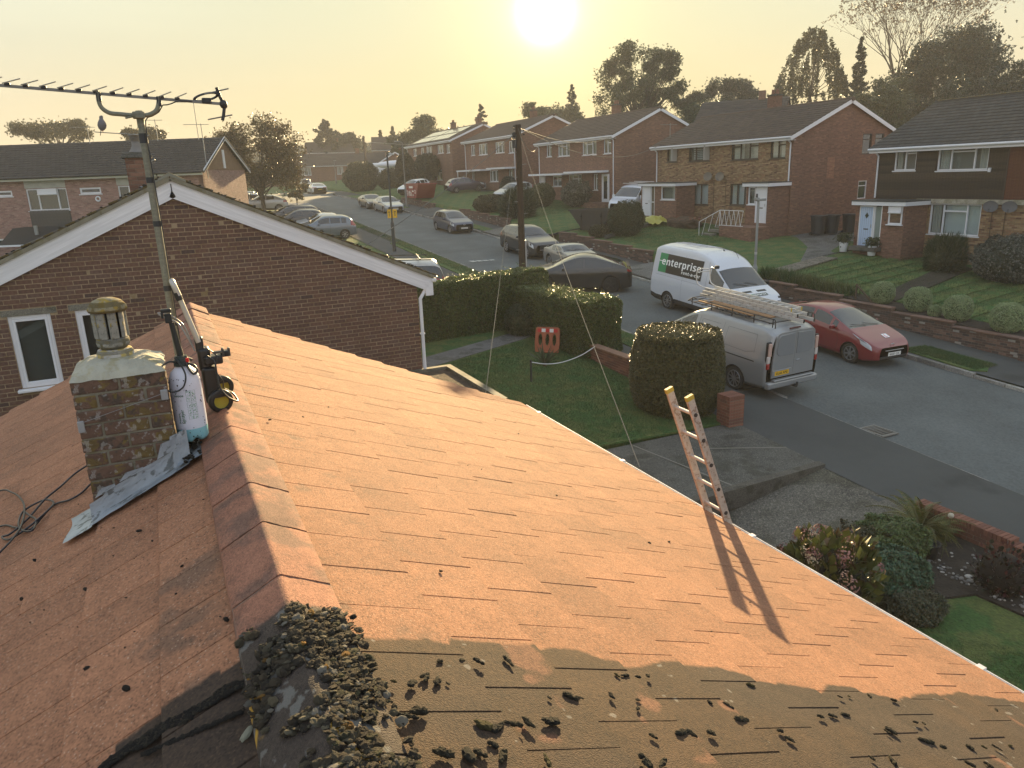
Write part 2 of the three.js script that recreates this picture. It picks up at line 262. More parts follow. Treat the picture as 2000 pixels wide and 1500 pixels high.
// drain beside the near kerb
{
  const y = camber(-11.6, -2.8) + 0.004, t = thing('drain_grate', 'slotted iron drain grate set in the road beside the near kerb', 'drain', null, [14.86, y, -11.55], 0);
  part(t, 'pit', box(0.44, 0.02, 0.62, 0, -0.012, 0), M.black);
  part(t, 'frame', [box(0.05, 0.03, 0.7, -0.24, 0.012, 0), box(0.05, 0.03, 0.7, 0.24, 0.012, 0), box(0.43, 0.03, 0.05, 0, 0.012, 0.325), box(0.43, 0.03, 0.05, 0, 0.012, -0.325)], std({ color: [0.22, 0.21, 0.19], roughness: 0.7, metalness: 0.4 }));
  const bg = box(0.42, 0.025, 0.028), bm = std({ color: [0.2, 0.19, 0.17], roughness: 0.6, metalness: 0.5 }); for (let k = 0; k < 8; k++) part(t, 'bar', bg, bm).position.set(0, 0.008, -0.27 + k * 0.077);
}
// painted SLOW marking faded to a white patch on the road
struct('road_marking', [0, 1, 2, 3].map((k) => box(0.28, 0.004, 0.7, 15.55 + k * 0.36, camber(-38.6, -1.6) + 0.006, -38.6)), std({ color: [0.5, 0.5, 0.46], roughness: 0.8 }));
// ================================================================ the bungalow whose roof fills the foreground
const PC = 0.9153, PS = 0.4027, RX = 0.2, RY = -1.3, EAVE = 4.42, VERGE = -9.02;   // pitch 23.7 deg, ridge line x, y
const LC = 0.9026, LS = 0.4305;   // left slope steepened past its measured pitch to keep the low sun off
const onRoof = (side, s, z, n = 0) => side > 0 ? [RX + s * PC + n * PS, RY - s * PS + n * PC, z] : [RX - s * LC - n * LS, RY - s * LS + n * LC, z];
const nSide = (side) => V3(side * PS, PC, 0);
// mossy strip nearest the eye that nobody has cleaned yet: its jagged edge lies across the slope
const EDGE = [[-1, -2.1], [0.11, -2.11], [0.2, -2.08], [0.44, -2.09], [0.52, -2.06], [0.56, -2.13], [0.76, -2.12], [1.08, -2.13], [1.2, -2.06], [1.36, -2.05], [1.5, -2.10], [1.81, -2.10], [1.95, -2.05], [2.34, -1.98], [2.5, -2.05], [2.77, -2.02], [2.9, -1.96], [3.2, -2.05], [3.79, -2.1], [4.5, -2.04]];
const edgeAt = (s) => { for (let i = 1; i < EDGE.length; i++) if (s <= EDGE[i][0]) { const [a, p] = EDGE[i - 1], [b, q] = EDGE[i]; return lerp(p, q, clamp((s - a) / (b - a))); } return -2.05; };
const edgeL = (s) => s < 0.2 ? -2.13 : s < 0.47 ? -2.15 + 0.02 * (s - 0.2) : s < 0.8 ? -2.06 : s < 1.1 ? -2.12 : -2.02;
function roofTex(w, h, sMax, z0, z1, edge, seed) {
  return tex(w, h, (u, v, i, j) => {
    const s = u * sMax, z = lerp(z0, z1, v), px = s / 4, pz = (z + 12) / 4;
    const big = fbm(px, pz, 6, 4, seed), mid = fbm(px, pz, 60, 3, seed + 5), sp = LAT[(i * 1327 + j * 7193) & 65535], sp2 = vn(px * 700, pz * 700, 700, seed + 9), st = fbm(px * 0.35, pz * 1.0, 34, 3, seed + 3);
    const e = edge(s) + 0.028 * (fbm(px, pz, 90, 3, seed + 8) - 0.5) + 0.025 * (fbm(px, pz, 24, 2, seed + 2) - 0.5);
    const dirt = smooth(0.5, 0.72, fbm(px, pz, 14, 5, seed + 12)) * smooth(0.35, 0.6, mid);
    const k = 0.74 + 0.34 * mid + 0.22 * (big - 0.5) + 0.5 * (sp2 - 0.5) + (sp > 0.955 ? 0.42 : sp < 0.09 ? -0.42 : 0) + 0.12 * (st - 0.5);
    let c = [0.335 * k, 0.155 * k, 0.082 * k]; c = mix3(c, [0.1 * k, 0.07 * k, 0.05 * k], dirt * 0.42 * smooth(0.5, -0.1, s - 0.35) + dirt * 0.2);
    if (sp > 0.985) c = [0.45, 0.31, 0.23];
    const m = smooth(-0.012, 0.012, z - e);
    if (m > 0) {
      const mo = fbm(px, pz, 40, 4, seed + 14), kk = 0.6 + 0.7 * mo + 0.7 * (sp2 - 0.5) + (sp > 0.95 ? 0.7 : sp < 0.12 ? -0.4 : 0);
      let d = mix3([0.056 * kk, 0.03 * kk, 0.014 * kk], [0.045 * kk, 0.028 * kk, 0.018 * kk], smooth(0.4, 0.65, big));
      const clear = smooth(0.72, 0.8, fbm(px, pz, 20, 3, seed + 17)); d = mix3(d, [0.25 * k, 0.11 * k, 0.065 * k], clear * 0.6);
      const lich = smooth(0.8, 0.83, fbm(px, pz, 60, 3, seed + 19)); d = mix3(d, [0.22, 0.21, 0.19], lich * 0.6);
      c = mix3(c, d, m);
    }
    return c;
  });
}
const grainBump = { bumpMap: rep(T.grain, 0.9), bumpScale: 0.0035 };
const roofR = std({ map: roofTex(2048, 2048, 4.6, -9.3, 1.3, edgeAt, 20), roughness: 0.93, vertexColors: true });
const roofL = std({ map: roofTex(1024, 2048, 3.6, -9.3, 1.3, edgeL, 60), roughness: 0.93, vertexColors: true });
roofR.bumpMap = (() => { const t = T.grain.clone(); t.repeat.set(5.1, 11.8); return t; })(); roofR.bumpScale = 0.0028;
roofL.bumpMap = (() => { const t = T.grain.clone(); t.repeat.set(4, 11.8); return t; })(); roofL.bumpScale = 0.0007;
T.ridge = tex(512, 2048, (u, v, i, j) => {
  const w = (u - 0.5) * 0.42, z = lerp(-9.3, 1.3, v), px = u * 0.105, pz = (z + 12) / 4, mid = fbm(px, pz, 60, 4, 3), sp = LAT[(i * 1327 + j * 7193) & 65535], sp2 = vn(px * 700, pz * 700, 700, 9), dk = smooth(0.42, 0.68, fbm(px, pz, 30, 5, 15));
  const k = 0.72 + 0.4 * mid + 0.5 * (sp2 - 0.5) + (sp > 0.955 ? 0.45 : sp < 0.1 ? -0.4 : 0);
  let c = mix3([0.325 * k, 0.145 * k, 0.09 * k], [0.11 * k, 0.075 * k, 0.06 * k], dk * 0.62);
  const m = smooth(-0.02, 0.02, z + 2.16 + 0.12 * (mid - 0.5));
  if (m > 0) { const l = smooth(0.62, 0.68, fbm(px, pz, 110, 4, 25)), o = smooth(0.72, 0.75, fbm(px, pz, 26, 4, 35)); let d = [0.06 * k, 0.044 * k, 0.034 * k]; d = mix3(d, [0.2, 0.2, 0.185], l * 0.55); d = mix3(d, [0.42, 0.24, 0.03], o); c = mix3(c, d, m); }
  return c;
});
const ridgeMat = std({ map: T.ridge, roughness: 0.93 }); ridgeMat.bumpMap = (() => { const t = T.grain.clone(); t.repeat.set(0.5, 11.8); return t; })(); ridgeMat.bumpScale = 0.003;
const home = thing('bungalow', 'brick bungalow whose half cleaned orange tiled roof fills the foreground, mossy nearest the camera', 'house', null, [RX, RY, -4]);
home.updateMatrix();
const H0 = V3(RX, RY, -4);
const atHome = (g) => g.translate(-H0.x, -H0.y, -H0.z);
// one concrete tile: a bevelled slab in roof coordinates
function tileGeo(side, s0, s1, z0, z1, lift, sMax, tone) {
  const th = 0.02, b = 0.004, nT = (side > 0 ? -0.014 : -0.013) + lift * 0.3, nB = (side > 0 ? 0.007 : 0.008) + lift * (side > 0 ? 1 : 0.3);
  const at = (s, z, n) => onRoof(side, s, z, n), k = (s) => lerp(nT, nB, (s - s0) / (s1 - s0));
  const P = [], U = [], ix = [], q = (...v) => { const o = P.length / 3; for (const [s, z, n] of v) { P.push(...at(s, z, n)); U.push(s / sMax, (z + 9.3) / 10.6); } ix.push(...(side > 0 ? [o, o + 1, o + 2, o, o + 2, o + 3] : [o, o + 2, o + 1, o, o + 3, o + 2])); };
  const a = s0, c = s1 - b, zl = z0 + b * 0.7, zr = z1 - b * 0.7;
  q([a, zl, nT], [a, zr, nT], [c, zr, nB], [c, zl, nB]);                       // face
  q([c, zl, nB], [c, zr, nB], [s1, zr, nB - b], [s1, zl, nB - b]);             // lower bevel
  q([s1, z0, nB - b], [s1, z1, nB - b], [s1, z1, nB - th], [s1, z0, nB - th]); // lower edge
  q([a, zr, nT], [a, z1, nT - b], [s1, z1, nB - b - 0.002], [c, zr, nB]); q([a, z1, nT - b], [a, z1, nT - th], [s1, z1, nB - th], [s1, z1, nB - b - 0.002]);
  q([a, z0, nT - b], [a, zl, nT], [c, zl, nB], [s1, z0, nB - b - 0.002]); q([a, z0, nT - th], [a, z0, nT - b], [s1, z0, nB - b - 0.002], [s1, z0, nB - th]);
  const g = mesh3(P, ix, U); return atHome(tint(g.toNonIndexed(), [tone, tone, tone]));
}
function slope(side, first, gauge, courses, mat, sMax, keep) {
  const R = rng(side > 0 ? 71 : 72), list = [];
  for (let k = 0; k < courses; k++) {
    const s1 = first + gauge * k, s0 = Math.max(0.02, s1 - gauge - 0.05);
    for (let z = 1.0 + (k % 2) * 0.15; z > VERGE; z -= 0.3) { const z0 = Math.max(VERGE, z - 0.3), gap = 0.0012 + R() * R() * 0.0036; if (z - z0 < 0.05) continue; list.push([s0, s1 + (R() - 0.5) * 0.005, z0 + gap / 2, z - gap / 2, (R() - 0.5) * 0.0045, 0.9 + 0.2 * R()]); }
  }
  list.sort((a, b) => Math.hypot(a[1], a[3]) - Math.hypot(b[1], b[3]));
  const vis = list.filter((t) => t[2] < -1.2), hid = list.filter((t) => t[2] >= -1.2);
  const deck = part(home, 'roof_slope', atHome(mesh3([...onRoof(side, 0, 1, -0.035), ...onRoof(side, 0, VERGE, -0.035), ...onRoof(side, EAVE - 0.02, VERGE, -0.035), ...onRoof(side, EAVE - 0.02, 1, -0.035)], side > 0 ? [0, 1, 2, 0, 2, 3] : [0, 2, 1, 0, 3, 2])), std({ color: [0.07, 0.035, 0.022], side: THREE.DoubleSide }));
  vis.slice(0, keep).forEach((t) => part(deck, 'roof_tile', tileGeo(side, t[0], t[1], t[2], t[3], t[4], sMax, t[5]), mat));
  stuffPart(deck, 'roof_tiles', [...vis.slice(keep), ...hid].map((t) => tileGeo(side, t[0], t[1], t[2], t[3], t[4], sMax, t[5])), mat);
}
slope(1, 0.55, 0.352, 12, roofR, 4.6, 175);
slope(-1, 0.44, 0.33, 13, roofL, 4.5, 125);
// ridge tiles: angular caps bedded on mortar
{
  const mortar = std({ color: [0.22, 0.17, 0.13], roughness: 0.95 });
  const prof = (w, lift) => { const a = Math.abs(w), r = 0.012; const y = (a < r ? -(a * a) / (2 * r) * 0.5 - r * 0.25 + 0.0 : -r * 0.5 - (a - r) * 0.5) ; return y + 0.043 + lift; };
  let z = VERGE - 0.03; const Ls = [];
  while (z < 1.0) { const L = z < -8.7 ? 0.44 : 0.446; Ls.push([z, z + L]); z += L; }
  Ls.forEach(([a, b], i) => {
    const lift = i === 0 ? 0.016 : rnd(-0.003, 0.003), W = [-0.172, -0.166, -0.12, -0.075, -0.03, -0.018, -0.008, 0, 0.008, 0.018, 0.03, 0.075, 0.12, 0.166, 0.172], tilt = rnd(-0.004, 0.004), end = i === 0 ? 0.006 : 0.004;
    const outer = sheet(W.length - 1, 4, (u, v) => { const w = W[Math.round(u * (W.length - 1))], zz = lerp(a + end, b - end, v), e = v === 0 || v === 1 ? 0.004 : 0, d = Math.abs(w) > 0.17 ? 0.028 : 0; return [RX + w * 0.97, RY + prof(w, lift) - e - d + tilt * (v - 0.5) + 0.0015 * Math.sin(w * 60 + i), zz, w / 0.42 + 0.5, (zz + 9.3) / 10.6]; });
    const ends = [a + end, b - end].map((zz, q) => sheet(W.length - 1, 1, (u, v) => { const w = W[Math.round(u * (W.length - 1))]; return [RX + w * 0.97, RY + prof(w, lift) - 0.004 - v * 0.03 - (Math.abs(w) > 0.17 ? 0.028 : 0), zz, w / 0.42 + 0.5, (zz + 9.3) / 10.6]; }));
    part(home, 'ridge_tile', atHome(join([outer, ...ends])), (() => { const m = ridgeMat; return m; })());
  });
  part(home, 'ridge_mortar', atHome(sheet(12, 1, (u, v) => { const w = (u - 0.5) * 0.335; return [RX + w * 0.97, RY + prof(w, -0.009), lerp(VERGE + 0.02, 1, v)]; })), std({ ...{ color: [0.22, 0.17, 0.13] }, side: THREE.DoubleSide }));
}
// walls, verge, gutter
{
  const ex = RX + EAVE * PC, ey = RY - EAVE * PS;
  const sh = new THREE.Shape([[-3.75, -7.6], [4.15, -7.6], [4.15, ey - 0.05], [RX, RY - 0.12], [-3.75, ey - 0.05]].map((q) => new THREE.Vector2(...q)));
  const wall = new THREE.ExtrudeGeometry(sh, { depth: 9.9, bevelEnabled: false }); wall.translate(0, 0, VERGE + 0.08);
  part(home, 'wall', atHome(uvBox(wall)), M.redBrick);
  const n = 22, gp = []; for (let i = 0; i <= n; i++) { const a = Math.PI * (1 + i / n); gp.push([0.062 * Math.cos(a), 0.062 * Math.sin(a)]); }
  for (let i = n; i >= 0; i--) { const a = Math.PI * (1 + i / n); gp.push([0.056 * Math.cos(a), 0.056 * Math.sin(a)]); }
  const gs = new THREE.ExtrudeGeometry(new THREE.Shape(gp.map((q) => new THREE.Vector2(...q))), { depth: 10, bevelEnabled: false }); gs.translate(ex + 0.035, ey - 0.045, VERGE);
  part(home, 'gutter', atHome(gs), M.whiteDull);
  for (let z = -8.6; z < 0.8; z += 2.05) part(home, 'gutter_joint', atHome(box(0.13, 0.016, 0.05, ex + 0.035, ey - 0.04, z)), M.whiteDull);
  part(home, 'fascia', atHome(box(0.02, 0.18, 9.95, ex - 0.04, ey - 0.13, VERGE + 4.98)), M.whiteDull);
  for (const s of [1, -1]) part(home, 'bargeboard', atHome(beam(onRoof(s, 0.02, VERGE + 0.04, -0.13), onRoof(s, EAVE - 0.05, VERGE + 0.04, -0.13), 0.025, 0.16, [s * PS, PC, 0])), M.whiteDull);
}
// ---------------------------------------------------------------- chimney
{
  T.lichenBrick = tex(512, 512, (u, v, i, j) => { const m = fbm(u, v, 8, 6, 12), l = smooth(0.56, 0.62, fbm(u, v, 9, 5, 22)), w = smooth(0.62, 0.68, fbm(u, v, 22, 4, 28)) * (LAT[(i * 53 + j * 911) & 65535] > 0.45 ? 1 : 0.2), b = smooth(0.58, 0.7, fbm(u, v, 11, 4, 38)); const k = 0.55 + 0.9 * m; let c = [0.12 * k, 0.072 * k, 0.05 * k]; c = mix3(c, [0.05, 0.043, 0.035], b * 0.7); c = mix3(c, [0.17 * k, 0.125 * k, 0.025], l * 0.6); return mix3(c, [0.4, 0.4, 0.38], w * 0.6); });
  T.lichenStone = tex(512, 512, (u, v, i, j) => { const m = fbm(u, v, 6, 6, 13), l = smooth(0.5, 0.6, fbm(u, v, 7, 5, 23)), d = smooth(0.55, 0.7, fbm(u, v, 20, 4, 33)), s = LAT[(i * 53 + j * 911) & 65535]; const k = 0.65 + 0.7 * m + (s > 0.96 ? 0.4 : s < 0.06 ? -0.3 : 0); let c = [0.28 * k, 0.27 * k, 0.235 * k]; c = mix3(c, [0.1, 0.095, 0.08], d * 0.6); return mix3(c, [0.29 * k, 0.215 * k, 0.035], l * 0.8); });
  T.mortarCap = tex(512, 512, (u, v) => { const m = fbm(u, v, 5, 6, 14), l = smooth(0.55, 0.75, fbm(u, v, 6, 5, 24)); const k = 0.7 + 0.55 * m; return mix3([0.40 * k, 0.385 * k, 0.31 * k], [0.28 * k, 0.24 * k, 0.10 * k], l * 0.6); });
  const bumpR = { bumpMap: rep(T.rough, 0.25), bumpScale: 0.006 };
  const brickM = [0, 0.37, 0.7].map((o) => { const t = rep(T.lichenBrick, 0.55); t.offset.set(o, o * 1.7); return std({ map: t, roughness: 0.95, ...bumpR }); });
  const mort = std({ map: rep(T.mortarCap, 0.4), color: [0.52, 0.5, 0.47], roughness: 0.95, ...bumpR });
  const x0 = -0.5, x1 = -0.075, z1 = -4.08, z0 = -4.505, yT = -0.895, yB = -1.9;
  const ch = part(home, 'chimney', atHome(box(x1 - x0 - 0.016, yT - yB, z1 - z0 - 0.016, (x0 + x1) / 2, (yT + yB) / 2, (z0 + z1) / 2)), mort);
  const geo = {}; const bg = (L, q) => geo[L + '_' + q] ??= (() => { const g = new RoundedBoxGeometry(L, 0.065, 0.102, 2, 0.006), p = g.attributes.position; for (let i = 0; i < p.count; i++) { const a = p.getX(i) * 90, b = p.getY(i) * 110, c = p.getZ(i) * 80; p.setXYZ(i, p.getX(i) + 0.0016 * Math.sin(a + b * 2 + q), p.getY(i) + 0.0014 * Math.sin(a * 1.3 + c + q * 2), p.getZ(i) + 0.0016 * Math.sin(b + c * 1.7 + q)); } g.computeVertexNormals(); return uvBox(g, q * 0.31); })();
  const faces = [[x0, z1 - 0.051, 0, 1], [x0, z0 + 0.051, 0, 1], [x0 + 0.051, z0, 1, 0], [x1 - 0.051, z0, 1, 0]];
  for (let r = 0; r < 12; r++) {
    const y = yT - 0.0345 - r * 0.075 - 0.004;
    faces.forEach(([fx, fz, along], f) => {
      const full = f < 2, L = full ? x1 - x0 : z1 - z0 - 0.212, cuts = full ? (r % 2 ? [0.1, 0.205, 0.1] : [0.2075, 0.2075]) : [L - 0.01]; let o = 0;
      for (const c of cuts) { const b = part(ch, 'brick', bg(c, Math.floor(rnd(3))), brickM[Math.floor(rnd(3))]); const m = o + c / 2, jit = rnd(-0.002, 0.002); if (along) { b.position.set(fx + jit, y, z0 + 0.106 + L / 2); b.rotation.y = Math.PI / 2; } else b.position.set(fx + m, y, fz + jit); b.rotation.z = rnd(-0.006, 0.006); b.position.sub(H0); o += c + 0.01; }
    });
  }
  // mortar flaunching, humped up round the pot
  const cap = sheet(26, 26, (u, v) => { const a = u * 2 - 1, b = v * 2 - 1, e = Math.max(Math.abs(a), Math.abs(b)), hw = 0.2155, x = (x0 + x1) / 2 + a * hw, z = (z0 + z1) / 2 + b * hw, q = 1 - Math.pow(Math.abs(a), 3) * 0.55 - Math.pow(Math.abs(b), 3) * 0.55; const y = e > 0.985 ? yT - 0.012 + 0.012 * fbm(u, v, 9, 3, 4) : yT + 0.012 + Math.max(0, q) * 0.05 * smooth(1.02, 0.6, e) + 0.012 * fbm(u, v, 6, 4, 4); return [x + 0.004 * Math.sin(v * 20), y, z + 0.005 * Math.sin(u * 17 + 1)]; });
  part(ch, 'mortar_cap', atHome(cap), std({ map: rep(T.mortarCap, 0.45), roughness: 0.9, bumpMap: rep(T.rough, 0.35), bumpScale: 0.01 }));
  const stone = std({ map: rep(T.lichenStone, 0.28), roughness: 0.95, ...bumpR });
  const px = -0.295, pz = -4.3;
  part(ch, 'pot_collar', atHome(uvBox(lathe([[0, -0.87], [0.082, -0.87], [0.088, -0.855], [0.088, -0.812], [0.08, -0.795], [0.06, -0.79], [0, -0.79]], 30, px, 0, pz))), std({ map: rep(T.lichenStone, 0.4), color: [1.5, 1.5, 1.6], roughness: 0.9, ...bumpR }));
  part(ch, 'pot_base', atHome(uvBox(lathe([[0, -0.79], [0.06, -0.79], [0.076, -0.775], [0.08, -0.755], [0.076, -0.738], [0.055, -0.735], [0, -0.735]], 30, px, 0, pz))), stone);
  part(ch, 'pot_flue', atHome(cyl(0.05, 0.05, 0.15, px, -0.665, pz, 20)), M.black);
  const vane = uvBox(rbox(0.042, 0.15, 0.018, 0.006));
  for (let k = 0; k < 8; k++) { const a = k / 8 * Math.PI * 2 + 0.25, m = part(ch, 'pot_vane', vane, stone); m.position.set(px + Math.sin(a) * 0.067, -0.66, pz + Math.cos(a) * 0.067).sub(H0); m.rotation.y = a + 0.3; }
  part(ch, 'pot_lid', atHome(uvBox(lathe([[0, -0.6], [0.07, -0.6], [0.089, -0.597], [0.094, -0.585], [0.088, -0.568], [0.07, -0.545], [0.04, -0.531], [0, -0.526]], 30, px, 0, pz))), std({ map: rep(T.lichenStone, 0.22), color: [0.95, 0.85, 0.6], roughness: 1, ...bumpR }));
  // lead flashing: apron up the slope at the front, stepped pieces, side soaker
  const roofY = (x) => RY - Math.abs(x - RX) * (x < RX ? LS / LC : PS / PC);
  const wob = (u, v, s) => 0.006 * (fbm(u, v, 5, 3, s) - 0.5);
  part(ch, 'lead_apron', atHome(sheet(30, 14, (u, v) => { const x = lerp(-0.52, -0.02, u), top = roofY(x) + 0.11 + 0.055 * Math.round(u * 3.2) / 3.2 * (1 - u) + (u > 0.82 ? 0.08 : 0); if (v < 0.5) { const q = v * 2; return [x, lerp(top, roofY(x) + 0.035, q), z1 + 0.008 + wob(u, v, 3) + 0.02 * q * q, x, v * 0.3]; } const q = (v - 0.5) * 2; return [x - 0.012 * q, roofY(x) + lerp(0.035, 0.022, q) + wob(u, v, 5), z1 + 0.028 + q * 0.06 + 0.004 * Math.sin(u * 25), x, v * 0.3]; })), std({ ...{}, map: M.lead.map, roughness: 0.6, metalness: 0.25, bumpMap: M.lead.bumpMap, bumpScale: 0.004, side: THREE.DoubleSide }));
  for (const [cx, w, h] of [[-0.44, 0.05, 0.05], [-0.31, 0.06, 0.05], [-0.13, 0.05, 0.09]]) { const yb = roofY(cx) + 0.1; part(ch, 'lead_step', atHome(mesh3([cx - w, yb, z1 + 0.013, cx + w, yb + 0.045, z1 + 0.013, cx + w, yb + h + 0.01, z1 + 0.011, cx - w * 0.4, yb + h * 0.9, z1 + 0.011], [0, 1, 2, 0, 2, 3], [0, 0, 0.2, 0, 0.2, 0.15, 0, 0.15])), std({ map: M.lead.map, roughness: 0.6, metalness: 0.25, side: THREE.DoubleSide })); }
  part(ch, 'lead_tongue', atHome(sheet(6, 16, (u, v) => { const x = lerp(-0.645, -0.505, u) - v * 0.0, z = lerp(-4.3, -3.99, v) + 0.02 * u; return [x + 0.012 * Math.sin(v * 5), roofY(x) + 0.021 + (u > 0.9 ? 0.03 * (1 - v) : 0) + wob(u, v, 8), z, x, z]; })), std({ map: M.lead.map, color: [1.25, 1.22, 1.1], roughness: 0.7, metalness: 0.1, side: THREE.DoubleSide }));
  part(ch, 'lead_saddle', atHome(sheet(14, 12, (u, v) => { const x = lerp(-0.09, 0.045, u), z = lerp(-4.5, -4.0, v); return [x, roofY(x) + 0.026 + 0.02 * (1 - u) + wob(u, v, 12), z - 0.02 * u, x, z]; })), std({ map: M.lead.map, color: [0.8, 0.82, 0.84], roughness: 0.65, metalness: 0.2, bumpMap: M.lead.bumpMap, bumpScale: 0.006, side: THREE.DoubleSide }));
  const clip = std({ color: [0.3, 0.31, 0.32], roughness: 0.6, metalness: 0.3 });
  part(ch, 'wire_clip', atHome(rbox(0.03, 0.06, 0.016, 0.005, -0.487, -1.125, z1 + 0.006)), clip); part(ch, 'wire_clip', atHome(rbox(0.034, 0.055, 0.016, 0.005, -0.095, -1.02, z1 + 0.006)), clip);
  part(ch, 'lashing_wire', atHome(rod([-0.487, -1.105, z1 + 0.011], [-0.095, -1.01, z1 + 0.011], 0.0012)), clip);
}
// ---------------------------------------------------------------- moss
function lump(seed, detail = 2, amp = 0.5) {
  const g = new THREE.IcosahedronGeometry(1, detail), p = g.attributes.position, R = rng(seed), ph = [R() * 9, R() * 9, R() * 9];
  for (let i = 0; i < p.count; i++) { const x = p.getX(i), y = p.getY(i), z = p.getZ(i), n = Math.sin(x * 4 + ph[0]) * Math.sin(y * 4.3 + ph[1]) * Math.sin(z * 3.7 + ph[2]), m = Math.sin(x * 11 + ph[1]) * Math.sin(z * 12 + ph[2]) * Math.sin(y * 10 + ph[0]); const k = 1 + amp * (0.5 * n + 0.3 * m); p.setXYZ(i, x * k, y * k, z * k); }
  g.computeVertexNormals(); return uvBox(g);
}
const mossBump = { bumpMap: rep(T.rough, 0.6), bumpScale: 0.02, roughness: 1 };
const mossGreen = [[0.045, 0.038, 0.02], [0.06, 0.05, 0.026], [0.035, 0.03, 0.018], [0.1, 0.085, 0.025]].map((c) => std({ color: c, ...mossBump }));
{
  const C = [[0.44,-1.95,1],[0.53,-1.97,1],[0.59,-1.97,1.4],[0.72,-1.99,1.4],[0.24,-1.82,0.8],[0.3,-1.82,1.5],[0.35,-1.86,1.2],[0.36,-1.85,1.4],[0.39,-1.84,1.5],[0.42,-1.83,0.6],[0.17,-1.76,1.3],[0.23,-1.66,1.6],[0.27,-1.68,2.2],[0.45,-1.63,2.2],[0.5,-1.62,1.9],[0.56,-1.64,1.6],[0.62,-1.65,1.6],[0.7,-1.66,2.1],[0.86,-1.8,1.9],[0.9,-1.8,0.8],[1.05,-1.82,1.2],[0.77,-1.79,0.7],[1.17,-1.96,0.9],[1.21,-1.96,1],[1.27,-1.96,1],[1.33,-1.97,1.1],[0.45,-1.55,1.4],[0.46,-1.5,1.8],[0.28,-1.51,2.1],[0.35,-1.51,2.1],[0.39,-1.51,1.6],[0.59,-1.49,1.3],[1.12,-1.76,0.9],[1.16,-1.81,0.8],[1.07,-1.61,1.1],[1.22,-1.64,1.9],[1.26,-1.63,1.4],[1.36,-1.64,1.6],[0.95,-1.49,2],[1.01,-1.48,1.5],[1.89,-1.97,1.4],[1.52,-1.83,1],[1.6,-1.81,1.4],[1.59,-1.73,2.3],[1.74,-1.67,1.3],[1.74,-1.62,1.3],[2.1,-1.78,1.3],[2.19,-1.79,1.3],[2.29,-1.8,1.6],[2.51,-1.95,0.7],[2.43,-1.94,0.8],[2.68,-1.97,1.2],[2.84,-1.95,1.3],[2.47,-1.7,1.8],[2.43,-1.7,0.8],[2.62,-1.64,2.4],[2.69,-1.61,1.5],[2.91,-1.61,1.6],[3.03,-1.62,1],[3.14,-1.62,1],[2.76,-1.78,1.1],[2.81,-1.77,0.9],[3.73,-1.94,1.2],[2.2,-1.52,1.5],[2.09,-1.53,1],[2.71,-1.51,1.6],[2.85,-1.5,1.4],[3.29,-1.64,1]];
  const geos = [0, 1, 2, 3].map((k) => join([0, 1, 2, 3, 4, 5].map((j) => { const a = rnd(6.28), r = j ? rnd(0.4, 1.0) : 0; return lump(k * 9 + j, 2, 0.6).scale(rnd(0.4, 0.62), rnd(0.3, 0.5), rnd(0.4, 0.62)).translate(Math.cos(a) * r * 0.6, 0.12, Math.sin(a) * r * 0.9); })));
  const q = new THREE.Quaternion().setFromUnitVectors(V3(0, 1, 0), nSide(1));
  C.forEach(([s, z, k], i) => { const m = single('moss_clump', geos[i % 4], mossGreen[i % 9 === 4 ? 3 : i % 3], 'dark clump of moss growing on the brown uncleaned part of the near roof slope', 'moss', 'moss clumps on the uncleaned tiles'); m.position.set(...onRoof(1, s, z, 0.006)); m.quaternion.copy(q); m.rotateY(rnd(6.28)); m.scale.set(0.0095 * k, 0.009 * k, 0.013 * k * rnd(0.8, 1.3)); });
  // thick crust of moss and lichen over the nearest ridge tiles, and a line of it down the left slope
  const inst = (name, geo, mat, places, label, cat) => { const m = new THREE.InstancedMesh(geo, mat, places.length), d = new THREE.Object3D(); places.forEach((p, i) => { d.position.set(...p.at); d.rotation.set(...(p.rot ?? [rnd(-0.5, 0.5), rnd(6.28), rnd(-0.5, 0.5)])); d.scale.set(...p.scale); d.updateMatrix(); m.setMatrixAt(i, d.matrix); m.setColorAt(i, new THREE.Color().setRGB(...p.color)); }); m.name = numbered(name); Object.assign(m.userData, { kind: 'stuff', label, category: cat }); scene.add(m); return m; };
  const pl = [], cols = [[0.07, 0.052, 0.03], [0.045, 0.036, 0.024], [0.12, 0.1, 0.06], [0.17, 0.15, 0.1], [0.065, 0.06, 0.025], [0.26, 0.24, 0.2], [0.3, 0.15, 0.02]];
  for (let i = 0; i < 8000; i++) {
    const w = rnd(-0.175, 0.19), z = rnd(-2.17, -0.9), right = w > -0.01; if (z < -2.1 + 0.06 * Math.sin(w * 40)) if (rnd() < 0.6) continue;
    const dense = fbm(w + 3, z + 7, 14, 3, 5); if (dense < (right ? 0.40 : 0.52)) continue;
    const k = Math.pow(rnd(), 4) * 0.0105 + 0.0018, r = rnd(), c = cols[r < 0.3 ? 0 : r < 0.52 ? 1 : r < 0.72 ? 2 : r < 0.84 ? 3 : r < 0.93 ? 4 : r < 0.985 ? 5 : 6];
    pl.push({ at: [RX + w * 0.97, RY + 0.05 - 0.008 - Math.max(0, Math.abs(w) - 0.02) * 0.5, z], scale: [k * rnd(0.9, 1.7), k * rnd(0.3, 0.8), k * rnd(0.9, 1.7)], color: (() => { const f = rnd(0.7, 1.7); return c.map((q) => q * f); })() });
  }
  inst('moss_crust', lump(3, 2, 0.6), std({ ...mossBump }), pl, 'thick crust of brown moss and pale lichen covering the nearest ridge tiles', 'moss');
  const ln = [[0.16, -1.98], [0.24, -2.02], [0.3, -2.02], [0.37, -2.03], [0.43, -2.05], [0.47, -2.05], [0.54, -2.07], [0.59, -2.07], [0.66, -2.06], [0.8, -2.1], [1.0, -2.08]], pm = [];
